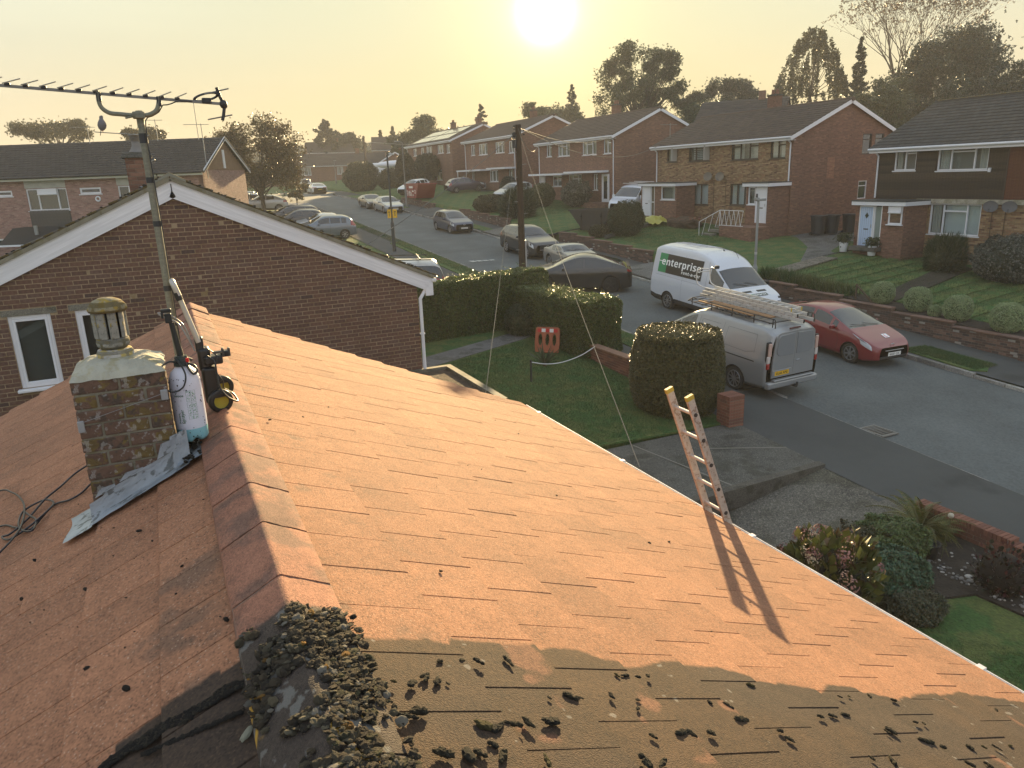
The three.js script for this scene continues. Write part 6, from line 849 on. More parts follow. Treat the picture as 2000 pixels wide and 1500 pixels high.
const flatWall = (x0, x1, y0, y1, d, z, m, parent, holes, name = 'wall') => { const s = new THREE.Shape([[x0, y0], [x1, y0], [x1, y1], [x0, y1]].map((q) => new THREE.Vector2(...q))); for (const [a, b, c, e] of holes ?? []) s.holes.push(new THREE.Path([[a, c], [a, e], [b, e], [b, c]].map((q) => new THREE.Vector2(...q)))); return part(parent, name, uvBox(new THREE.ExtrudeGeometry(s, { depth: d, bevelEnabled: false }).translate(0, 0, z)), m); };
// roof slope with stepped courses of tiles; pieces > 0 lays that many as single tiles
function tiledRoof(parent, x0, x1, yE, yR, zE, zR, gauge, tw, c, pieces = 0, seed = 1) {
  const R = rng(seed), dy = yR - yE, dz = zR - zE, len = Math.hypot(dy, dz), n = Math.ceil(len / gauge), a = Math.atan2(dy, -dz), mats = [0.86, 1, 1.14].map((k) => darkTile(c.map((q) => q * k)));
  const roof = part(parent, 'roof', mesh3([x0, yE - 0.03, zE, x1, yE - 0.03, zE, x1, yR - 0.03, zR, x0, yR - 0.03, zR], [0, 1, 2, 0, 2, 3]), std({ color: [0.02, 0.02, 0.02], side: THREE.DoubleSide }));
  const list = []; for (let k = 0; k < n; k++) for (let x = x0 - (k % 2) * tw / 2; x < x1; x += tw) { const a0 = Math.max(x0, x), a1 = Math.min(x1, x + tw); if (a1 - a0 > 0.04) list.push([k, a0, a1]); }
  const g0 = rbox(tw - 0.012, 0.03, gauge + 0.05, 0.006, 0, 0, 0, 1), tg = tint(g0, [1, 1, 1]);
  const place = (o, k, a0, a1) => { const s = (k + 0.5) * gauge - 0.02, q = Math.min(s, len - gauge / 2) / len; o.position.set((a0 + a1) / 2, lerp(yE, yR, q) + 0.012 + R() * 0.006, lerp(zE, zR, q)); o.rotation.set(a - 0.075, 0, (R() - 0.5) * 0.012); o.scale.set((a1 - a0) / tw, 1, 1); };
  const d = new THREE.Object3D(), rest = [[], [], []];
  list.forEach(([k, a0, a1], i) => { const m = Math.floor(R() * 3); if (i < pieces) { const t = part(roof, 'roof_tile', tg, mats[m]); place(t, k, a0, a1); } else { place(d, k, a0, a1); d.updateMatrix(); rest[m].push(d.matrix.clone()); } });
  rest.forEach((r, m) => { if (!r.length) return; const im = new THREE.InstancedMesh(tg, mats[m], r.length); r.forEach((q, i) => im.setMatrixAt(i, q)); im.name = 'roof_tiles'; im.userData.kind = 'stuff'; roof.add(im); });
  return roof;
}
// semi-detached pair on the far side; zl = far end, zr = near end (world), front at x = 32
function semi(name, label, o) {
  const { zl, zr, yE, yR, yB } = o, X = 32, D = 8, len = zr - zl, h = thing(name, label, 'house', o.group, [X, yB, zl], -Math.PI / 2), E = yE - yB, Rg = yR - yB, lx = (z) => z - zl, ly = (y) => y - yB;
  const gab = new THREE.Shape([[0, -0.6], [D, -0.6], [D, E], [D / 2, Rg - 0.12], [0, E]].map((q) => new THREE.Vector2(...q))), holes = (o.side ?? []).map((w) => [w[0] - X, w[1] - X, ly(w[2]), ly(w[3])]);
  for (const [a, b, c, e] of holes) gab.holes.push(new THREE.Path([[a, c], [a, e], [b, e], [b, c]].map((q) => new THREE.Vector2(...q))));
  const near = new THREE.ExtrudeGeometry(gab, { depth: 0.28, bevelEnabled: false }); part(h, 'gable_wall', uvBox(near.rotateY(Math.PI / 2)).translate(len - 0.28, 0, 0), o.sideM ?? M.redBrick);
  const far = new THREE.ExtrudeGeometry(new THREE.Shape([[0, -0.6], [D, -0.6], [D, E], [D / 2, Rg - 0.12], [0, E]].map((q) => new THREE.Vector2(...q))), { depth: 0.28, bevelEnabled: false }); part(h, 'gable_wall', uvBox(far.rotateY(Math.PI / 2)), o.sideM ?? M.redBrick);
  const split = ly(o.split ?? yB), up = (o.up ?? []).map((w) => [lx(w[0]), lx(w[1]), ly(w[2]), ly(w[3])]), lo = (o.low ?? []).map((w) => [lx(w[0]), lx(w[1]), ly(w[2]), ly(w[3])]);
  flatWall(0.28, len - 0.28, split, E, 0.22, -0.22, o.upM ?? o.frontM, h, up); if (split > 0) flatWall(0.28, len - 0.28, -0.6, split, 0.22, -0.24, o.frontM, h, lo);
  const wo = o.win ?? (() => ({})); up.forEach((w, i) => windowPart(h, ...w, -0.06, wo(i, 1))); lo.forEach((w, i) => windowPart(h, ...w, -0.08, wo(i, 0)));
  (o.side ?? []).forEach((w) => { const g = new THREE.Group(); g.name = 'side_window'; g.position.set(len, 0, 0); g.rotation.y = Math.PI / 2; h.add(g); const a = [w[0] - X, w[1] - X, ly(w[2]), ly(w[3])]; const f = w[4] ? trimW : M.darkFrame; part(g, 'frame', [box(0.05, a[3] - a[2], 0.08, a[0] + 0.025, (a[2] + a[3]) / 2, -0.06), box(0.05, a[3] - a[2], 0.08, a[1] - 0.025, (a[2] + a[3]) / 2, -0.06), box(a[1] - a[0] - 0.1, 0.05, 0.079, (a[0] + a[1]) / 2, a[2] + 0.025, -0.06), box(a[1] - a[0] - 0.1, 0.05, 0.079, (a[0] + a[1]) / 2, a[3] - 0.025, -0.06), box(a[1] - a[0] - 0.1, 0.05, 0.079, (a[0] + a[1]) / 2, lerp(a[2], a[3], 0.72), -0.06)], f); part(g, 'pane', box(a[1] - a[0] - 0.08, a[3] - a[2] - 0.08, 0.006, (a[0] + a[1]) / 2, (a[2] + a[3]) / 2, -0.08), M.carGlass); });
  // eaves overhang 0.35 m; slopes
  const ov = 0.38, sl = (Rg - E) / (D / 2), ey = E - ov * sl + 0.12;
  tiledRoof(h, -0.18, len + 0.18, ey, Rg + 0.12 - 0.12, ov, -D / 2, o.gauge ?? 0.33, 0.3, o.tile, o.pieces ?? 0, o.seed ?? 3);
  part(h, 'back_roof', [mesh3([-0.18, ey, -D - ov, len + 0.18, ey, -D - ov, len + 0.18, Rg, -D / 2, -0.18, Rg, -D / 2], [0, 2, 1, 0, 3, 2]), mesh3([-0.18, ey - 0.06, -D - ov, len + 0.18, ey - 0.06, -D - ov, len + 0.18, Rg - 0.06, -D / 2, -0.18, Rg - 0.06, -D / 2], [0, 1, 2, 0, 2, 3])], darkTile(o.tile));
  for (let k = 0; k * 0.45 < len + 0.36; k++) part(h, 'ridge_tile', cyl(0.11, 0.11, 0.44, 0, 0, 0, 10).rotateZ(Math.PI / 2).translate(-0.18 + 0.22 + k * 0.45, Rg - 0.02, -D / 2), M[o.ridgeKey] ?? std({ color: o.tile.map((q) => q * 1.15), roughness: 0.9 }));
  const bw = o.bargeM ?? M.white; for (const x of [len + 0.17, -0.17]) { part(h, 'bargeboard', [beam([x, ey - 0.12, ov], [x, Rg - 0.12, -D / 2], 0.03, 0.2, [0, 1, 0])], bw); part(h, 'bargeboard', [beam([x, Rg - 0.121, -D / 2], [x, ey - 0.12, -D - ov], 0.03, 0.2, [0, 1, 0])], bw); }
  part(h, 'fascia', box(len + 0.3, 0.18, 0.03, len / 2, ey - 0.12, ov - 0.06), trimW); part(h, 'soffit', box(len + 0.3, 0.02, ov - 0.05, len / 2, ey - 0.205, ov / 2 - 0.03), trimW); part(h, 'gutter', uvBox(cyl(0.06, 0.06, len + 0.36, 0, 0, 0, 12).rotateZ(Math.PI / 2).translate(len / 2, ey - 0.05, ov + 0.02)), trimW);
  for (const x of o.pipes ?? [len - 0.12]) part(h, 'downpipe', [rod([x, ey - 0.1, ov], [x, ey - 0.35, 0.06], 0.04, 0.04, 10), rod([x, ey - 0.34, 0.06], [x, o.pipeTo ? ly(o.pipeTo) : -0.3, 0.06], 0.04, 0.04, 10)], trimW);
  for (const q of o.chimneys ?? []) { const c = part(h, 'chimney', box(0.75, 1.3, 0.5, lx(q), Rg + 0.15, -D / 2 - 0.5), M.redBrick); part(c, 'chimney_cap', box(0.85, 0.1, 0.6, lx(q), Rg + 0.83, -D / 2 - 0.5), M.concrete); for (const s of [-0.18, 0.18]) part(c, 'chimney_pot', lathe([[0.1, 0.86], [0.11, 0.9], [0.085, 1.12], [0.1, 1.18], [0, 1.18]].map(([r, y]) => [r, y + Rg]), 14, lx(q) + s, 0, -D / 2 - 0.5), std({ color: [0.2, 0.1, 0.07] })); }
  return { h, lx, ly, len, E, Rg };
}
// flat roofed porch: from local x0 to x1, front at z
function porch(H, x0, x1, yT, z, m, o = {}) {
  const { h } = H, p = new THREE.Group(); p.name = 'porch'; h.add(p); const y0 = -0.6;
  flatWall(x0, x1, y0, yT, 0.14, z - 0.14, m, p, o.holes); for (const q of [x0 + 0.07, x1 - 0.07]) part(p, 'side_wall', box(0.14, yT - y0, z - 0.14, q, (yT + y0) / 2, (z - 0.14) / 2), o.sideM ?? m);
  part(p, 'roof_deck', box(x1 - x0 + 0.3, 0.05, z + 0.22, (x0 + x1) / 2, yT + 0.2, (z + 0.2) / 2), M.darkPost); part(p, 'fascia', [box(x1 - x0 + 0.26, 0.18, 0.03, (x0 + x1) / 2, yT + 0.09, z + 0.17), box(0.03, 0.18, z + 0.15, x1 + 0.13, yT + 0.09, (z + 0.15) / 2), box(0.03, 0.18, z + 0.15, x0 - 0.13, yT + 0.09, (z + 0.15) / 2)], trimW); return p;
}
const brown = [0.085, 0.06, 0.045], grey = [0.052, 0.05, 0.047];
// nearest: brick below, dark boards above, pale blue door
{
  const o = { zl: -26.5, zr: -12.5, yE: 0.67, yR: 2.72, yB: -4.0, split: -1.75, frontM: M.buffBrick, upM: M.wood, sideM: M.redBrick, tile: grey, pieces: 300, seed: 9, pipes: [0.15], pipeTo: -1.7,
    up: [[-25.5, -24.36, -0.45, 0.56], [-23.3, -20.98, -0.5, 0.55], [-18.6, -16.3, -0.5, 0.55]], low: [[-23.4, -21.01, -3.28, -1.92], [-18.9, -16.5, -3.28, -1.92]], chimneys: [-19.3],
    win: (i, u) => u ? (i === 0 ? { v: [0.5], h: [[0.5, 1, 0.75]], curtain: [[0.03, 0.3]] } : { v: [0.27, 0.73], h: [[0.27, 0.73, 0.75]], curtain: [[0.02, 0.2], [0.8, 0.97]] }) : { v: [0.27, 0.73], h: [[0.27, 0.73, 0.76]], curtain: [[0.02, 0.2]], net: [0.28, 0.98] } };
  const H = semi('clad_house', 'brown boarded and buff brick house with pale blue front door, at the right edge', o), { h, lx, ly, len } = H;
  // weatherboards, one by one
  const bm = [0.75, 1, 1.25].map((k) => std({ map: M.wood.map, color: [k * 0.5, k * 0.52, k * 0.52], roughness: 0.9 })), rm = std({ map: M.wood.map, color: [1.0, 0.5, 0.36], roughness: 0.9 }), cut = (o.up).map((w) => [lx(w[0]) - 0.03, lx(w[1]) + 0.03, ly(w[2]) - 0.06, ly(w[3]) + 0.03]);
  for (let y = ly(-1.7), r = 0; y < ly(0.42); y += 0.125, r++) for (const [a, b, m2] of [[0.05, 6.35, 0], [6.4, len - 0.05, 1]]) {
    let segs = [[a, b]]; for (const [p, q, c, d] of cut) if (y + 0.1 > c && y < d) segs = segs.flatMap(([s, e]) => (q <= s || p >= e ? [[s, e]] : [[s, p], [q, e]].filter(([u, v]) => v - u > 0.05)));
    for (const [s, e] of segs) { const g = rbox(e - s, 0.135, 0.022, 0.005, 0, 0, 0, 1), m = part(h, 'weatherboard', g, m2 ? rm : bm[Math.floor(rnd(3))]); m.position.set((s + e) / 2, y + 0.06, 0.022 + rnd(0.002)); m.rotation.x = -0.12 + rnd(-0.02, 0.02); }
  }
  part(h, 'board_joint', box(0.05, 2.15, 0.04, 6.375, ly(-0.68), 0.03), M.darkFrame); part(h, 'concrete_band', box(len - 2.4, 0.2, 0.06, 2.4 + (len - 2.4) / 2 - 0.0, ly(-1.82), 0.02), std({ map: rep(T.concrete, 1.5), color: [2.8, 2.7, 2.4] }));
  const p = porch(H, 0.35, 3.0, ly(-1.97), 1.5, M.redBrick, { holes: [[0.55, 1.82, ly(-3.86), ly(-1.97) - 0.02], [2.4, 3.1 - 0.14, ly(-2.79), ly(-1.99)]].map((q) => [q[0], Math.min(q[1], 2.98), q[2], q[3]]).slice(0, 1) });
  doorPart(p, 0.57, 1.37, ly(-3.86), ly(-2.0), 1.46, { m: std({ color: [0.44, 0.56, 0.74], roughness: 0.4 }), planks: true, diamond: true }); part(p, 'door_step', rbox(1.5, 0.2, 0.5, 0.03, 1.2, ly(-3.97), 1.7), M.concrete);
  part(p, 'side_light', box(0.34, ly(-2.02) - ly(-3.7), 0.02, 1.62, (ly(-2.02) + ly(-3.7)) / 2, 1.44), std({ color: [0.22, 0.27, 0.25], roughness: 0.1 })); part(p, 'side_light_frame', [box(0.06, 1.86, 0.07, 1.42, ly(-2.93), 1.462), box(0.06, 1.86, 0.07, 1.8, ly(-2.93), 1.462)], trimW);
  windowPart(p, 2.2, 2.9, ly(-2.79), ly(-1.98), 1.53, { h: [[0, 1, 0.62]], vents: [[0.03, 0.97, 0.62, 1.0]], room: M.carGlass }); part(p, 'house_number', box(0.09, 0.06, 0.02, 2.02, ly(-2.62), 1.51), M.darkFrame);
  for (const [z, y] of [[-20.42, -1.98], [-19.63, -1.98]]) { const d = new THREE.Group(); d.name = 'satellite_dish'; d.position.set(lx(z), ly(y), 0.32); d.rotation.set(-0.25, 0.5, 0); h.add(d); part(d, 'reflector', lathe([[0, -0.05], [0.1, -0.045], [0.2, -0.025], [0.27, 0.0], [0.275, 0.006]], 28).rotateX(Math.PI / 2).scale(1, 0.85, 1), std({ color: [0.1, 0.1, 0.1], roughness: 0.6, side: THREE.DoubleSide })); part(d, 'arm', [rod([0, -0.22, -0.02], [0, -0.2, 0.28], 0.012), rod([0, 0, -0.05], [-0.05, -0.1, -0.3], 0.02), rbox(0.05, 0.05, 0.09, 0.012, 0, -0.18, 0.3)], M.darkPost); }
  for (const z of [-20.5, -19.95]) part(h, 'cable_run', rod([lx(z), ly(-2.1), 0.02], [lx(z), 0.1, 0.02], 0.012), M.darkFrame); part(h, 'security_lamp', [cyl(0.07, 0.06, 0.14, 5.75, ly(-0.52), 0.2, 14).rotateZ(0), box(0.06, 0.06, 0.16, 5.7, ly(-0.45), 0.08)], M.white);
  part(h, 'ridge_lichen', uvBox(rbox(len, 0.03, 0.1, 0.012, len / 2, H.Rg + 0.09, -3.94)), std({ map: rep(T.lichenStone, 0.6), color: [0.8, 0.8, 0.75] }));
}
// buff brick pair with dark window frames
{
  const df = { frame: M.darkFrame, sillM: M.darkFrame };
  const o = { zl: -44.5, zr: -31.9, yE: 1.55, yR: 3.42, yB: -3.9, frontM: M.buffBrick, upM: M.buffBrick, split: -0.85, tile: brown, seed: 5, pipes: [0.2, 12.45], pipeTo: undefined,
    up: [[-43.27, -42.14, 0.45, 1.4], [-40.93, -38.84, 0.42, 1.4], [-36.84, -34.57, 0.38, 1.38], [-33.61, -32.45, 0.36, 1.38]], low: [[-41.14, -38.88, -2.3, -0.99], [-36.84, -35.0, -2.26, -1.0]], side: [[37.25, 38.0, 0.43, 1.56], [38.25, 39.0, 0.6, 1.56], [37.2, 37.9, -2.06, -1.04, 1]], chimneys: [-38.2],
    win: (i, u) => ({ ...df, v: (u && (i === 0 || i === 3)) ? [0.5] : [0.33, 0.67], h: u && i === 3 ? [[0.5, 1, 0.72]] : u && i === 2 ? [[0, 0.33, 0.75], [0.67, 1, 0.75]] : [], curtain: u ? (i === 1 ? null : [[0.05, 0.42], [0.6, 0.95]]) : [[0.02, 0.3]], net: u ? null : [0.34, 0.97], blind: u && i === 1, flap: u && i < 2 ? [0, i ? 0.97 : 0.95] : null }) };
  const H = semi('buff_brick_house', 'buff brick house with dark brown window frames and two white porches', o), { h, lx, ly, len } = H;
  const p = porch(H, lx(-44.05), lx(-40.15), ly(-1.06), 1.5, M.redBrick, { holes: [[lx(-43.95), lx(-42.5), ly(-3.02), ly(-1.07)], [lx(-41.78), lx(-40.3), ly(-1.92), ly(-1.08)]] });
  doorPart(p, lx(-43.92), lx(-42.98), ly(-3.02), ly(-1.08), 1.47, { panels: true }); part(p, 'side_light', [box(0.3, 1.8, 0.02, lx(-42.72), ly(-2.0), 1.44)], std({ color: [0.14, 0.12, 0.08], roughness: 0.15 })); part(p, 'side_light_frame', [box(0.06, 1.94, 0.07, lx(-42.53), ly(-2.05), 1.46), box(0.06, 1.94, 0.07, lx(-42.92), ly(-2.05), 1.46), box(0.34, 0.06, 0.07, lx(-42.72), ly(-2.1), 1.461)], trimW); windowPart(p, lx(-41.78), lx(-40.3), ly(-1.92), ly(-1.08), 1.46, { curtain: [[0.7, 0.95]] });
  const q = porch(H, lx(-33.75), lx(-32.0), ly(-1.1), 1.5, M.redBrick, { holes: [[lx(-33.6), lx(-33.0), ly(-2.1), ly(-1.12)], [lx(-32.97), lx(-32.08), ly(-3.08), ly(-1.12)]] });
  windowPart(q, lx(-33.58), lx(-33.02), ly(-2.08), ly(-1.13), 1.46); doorPart(q, lx(-32.96), lx(-32.1), ly(-3.08), ly(-1.13), 1.47, { panels: true });
  for (const [z, y] of [[-38.57, -0.52], [-37.45, -0.54]]) { const d = new THREE.Group(); d.name = 'satellite_dish'; d.position.set(lx(z), ly(y), 0.32); d.rotation.set(-0.25, 0.5, 0); h.add(d); part(d, 'reflector', lathe([[0, -0.05], [0.1, -0.045], [0.2, -0.025], [0.27, 0.0], [0.275, 0.006]], 24).rotateX(Math.PI / 2), std({ color: [0.16, 0.14, 0.11], roughness: 0.6, side: THREE.DoubleSide })); part(d, 'arm', [rod([0, -0.22, -0.02], [0, -0.2, 0.28], 0.012), rod([0, 0, -0.05], [-0.05, -0.1, -0.3], 0.02)], M.darkPost); }
  for (const z of [-38.3, -37.2]) part(h, 'cable_run', rod([lx(z), ly(-0.7), 0.02], [lx(z), 0.2, 0.02], 0.012), M.darkFrame);
  part(h, 'brick_patch', box(0.004, 1.15, 0.55, len + 0.003, ly(-0.25), -2.9), std({ map: rep(T.redBrick, 1.8, 1.2), color: [1.5, 1.4, 1.3] }));
  part(h, 'boxed_light', box(0.12, 0.2, 0.12, lx(-34.0), ly(-1.4), 0.12), M.darkFrame);
  // raised landing with railings and steps
  const st = M.redBrick; part(h, 'landing', box(2.6, 0.95, 1.35, lx(-33.0), 0.2, 2.2), st); for (let k = 0; k < 5; k++) part(h, 'step', rbox(1.0, 0.16, 0.34, 0.02, lx(-34.8) - k * 0.1, 0.55 - k * 0.2, 2.2 + k * 0.42), std({ map: rep(T.concrete, 1.4), color: [1.5, 1.45, 1.3] }));
  const rail = [], X = (z) => lx(z); rail.push(rod([X(-34.3), 1.55, 2.85], [X(-32.4), 1.55, 2.85], 0.018), rod([X(-34.3), 0.72, 2.85], [X(-32.4), 0.72, 2.85], 0.014), rod([X(-34.3), 1.55, 2.85], [X(-35.3), 0.9, 3.5], 0.018), rod([X(-35.3), 0.9, 3.5], [X(-35.3), 0.0, 3.5], 0.018), rod([X(-34.3), 1.55, 2.85], [X(-34.3), 0.6, 2.85], 0.016)); for (let k = 0; k < 5; k++) rail.push(rod([X(-34.3) + k * 0.38, 1.55, 2.85], [X(-34.11) + k * 0.38, 0.72, 2.85], 0.011), rod([X(-34.11) + k * 0.38, 0.72, 2.85], [X(-33.92) + k * 0.38, 1.55, 2.85], 0.011)); for (let k = 0; k < 3; k++) rail.push(rod([X(-34.3) - k * 0.33, 1.55 - k * 0.21, 2.85 + k * 0.21], [X(-34.5) - k * 0.33, 0.6 - k * 0.25, 3.0 + k * 0.2], 0.011)); part(h, 'railing', rail, M.whiteDull);
  const ae = part(h, 'aerial', [rod([0.2, len * 0 + H.E + 0.2, -1], [0.2, H.E + 1.5, -1], 0.02), rod([0.2, H.E + 1.4, -1.6], [0.2, H.E + 1.4, -0.2], 0.012), ...[0, 1, 2, 3, 4, 5, 6].map((k) => rod([0.02, H.E + 1.4, -0.3 - k * 0.18], [0.38, H.E + 1.4, -0.3 - k * 0.18], 0.008))], M.metalPost);
}
// three red brick pairs going up the hill
const redPair = (name, label, o) => semi(name, label, { frontM: M.redBrick, upM: M.redBrick, sideM: M.redBrick, tile: brown, gauge: 0.36, ...o });
const pv = { v: [0.3, 0.7], curtain: [[0.02, 0.2], [0.8, 0.98]] }, pv2 = { v: [0.5], h: [[0.5, 1, 0.72]] };
{
  const H = redPair('red_brick_house', 'red brick house with white railings and glazed door, second pair up the hill', { zl: -62.3, zr: -49.7, yE: 2.65, yR: 4.55, yB: -2.6, split: -0.1, seed: 15, pipes: [0.2, 12.45], chimneys: [-56.5], up: [[-60.76, -59.8, 1.42, 2.46], [-58.64, -56.64, 1.38, 2.46], [-54.54, -52.37, 1.32, 2.44], [-51.33, -50.24, 1.32, 2.42]], low: [[-59.75, -58.16, -1.1, -0.22], [-56.9, -54.7, -1.4, -0.15], [-52.9, -52.2, -1.4, -0.15]], win: (i, u) => u ? (i === 0 || i === 3 ? pv2 : { ...pv, h: [[0.3, 0.7, 0.72]] }) : i === 1 ? { ...pv, h: [[0.3, 1, 0.72]] } : pv2 }), { h, lx, ly } = H;
  part(h, 'canopy', [box(6.2, 0.16, 1.2, lx(-59.0), ly(-0.08), 0.6), box(5.2, 0.16, 1.1, lx(-53.2), ly(0.02), 0.55)], M.white); doorPart(h, lx(-62.0), lx(-61.1), ly(-2.2), ly(-0.18), 0.03, { panels: true }); doorPart(h, lx(-51.5), lx(-50.5), ly(-2.3), ly(-0.18), 0.03, { glass: true });
  const rail = []; for (let k = 0; k < 6; k++) rail.push(rod([lx(-54.5) + k * 0.5, ly(-2.35), 1.3], [lx(-54.5) + k * 0.5, ly(-1.4), 1.3], 0.016), rod([lx(-54.5) + k * 0.5, ly(-2.35), 1.3], [lx(-54.25) + k * 0.5, ly(-1.4), 1.3], 0.012)); rail.push(rod([lx(-54.5), ly(-1.4), 1.3], [lx(-52), ly(-1.4), 1.3], 0.018)); part(h, 'railing', rail, M.whiteDull); part(h, 'landing', box(3.2, 0.9, 1.2, lx(-52.2), ly(-2.75), 0.9), M.redBrick);
  const H2 = redPair('red_brick_house', 'red brick house half hidden behind the telegraph pole, third pair up the hill', { zl: -80.1, zr: -66.9, yE: 3.7, yR: 5.45, yB: -1.9, split: 0.6, seed: 25, pipes: [0.2, 12.9], chimneys: [-72], up: [[-78.32, -77.24, 2.18, 3.25], [-76.16, -73.85, 2.14, 3.25], [-71.81, -69.65, 2.16, 3.22], [-68.6, -67.44, 2.05, 3.15]], low: [[-78.54, -77.71, -0.53, 0.5], [-73.59, -71.43, -0.6, 0.5], [-68.91, -68.01, -0.6, 0.5]], win: (i, u) => (i === 0 || i === 3 || (!u && i === 2)) ? pv2 : pv });
  part(H2.h, 'canopy', [box(6.6, 0.16, 1.3, H2.lx(-76.4), H2.ly(0.6), 0.65), box(4.5, 0.16, 1.2, H2.lx(-69.4), H2.ly(0.68), 0.6)], M.white); part(H2.h, 'porch_post', [box(0.08, 2.3, 0.08, H2.lx(-79.6), H2.ly(-0.6), 1.2)], M.white); part(H2.h, 'gas_box', box(0.5, 0.6, 0.2, H2.lx(-74.9), H2.ly(-1.0), 0.1), M.whiteDull);
  const H3 = redPair('solar_house', 'red brick house with solar panels covering its front roof slope', { zl: -101, zr: -84.1, yE: 4.15, yR: 5.9, yB: -1.3, split: 1.0, seed: 35, pipes: [0.2, 8.5], chimneys: [-86.5, -95], up: [[-98.43, -97.09, 2.84, 3.75], [-95.36, -94.14, 2.8, 3.75], [-93.22, -91.05, 2.78, 3.75], [-89.0, -86.9, 2.8, 3.75], [-85.91, -84.77, 2.74, 3.7]], low: [[-94.5, -93.2, -0.3, 0.9], [-90, -88, -0.3, 0.9]], win: (i) => (i < 2 || i === 4 ? pv2 : pv) });
  const pm = phys({ color: [0.035, 0.04, 0.06], roughness: 0.18, clearcoat: 1, clearcoatRoughness: 0.12 }), sl = Math.atan2(H3.Rg - H3.E, 4); for (let c = 0; c < 8; c++) for (let r = 0; r < 2; r++) { const m = part(H3.h, 'solar_panel', rbox(1.62, 0.04, 1.55, 0.01, 0, 0, 0, 1), pm), q = 0.24 + r * 0.42; m.position.set(2.4 + c * 1.66 + (c > 3 ? 0.35 : 0), lerp(H3.E, H3.Rg, q) + 0.16, -4 * q); m.rotation.x = sl; }
  part(H3.h, 'porch_gable', [mesh3([3.0, 2.4, 1.6, 6.2, 2.4, 1.6, 4.6, 3.3, 1.6, 3.0, 2.4, 0, 6.2, 2.4, 0, 4.6, 3.3, 0], [0, 1, 2, 0, 2, 5, 0, 5, 3, 1, 4, 5, 1, 5, 2])], M.white); part(H3.h, 'porch', [box(2.9, 2.4, 1.5, 4.6, 1.15, 0.76)], M.redBrick);
}
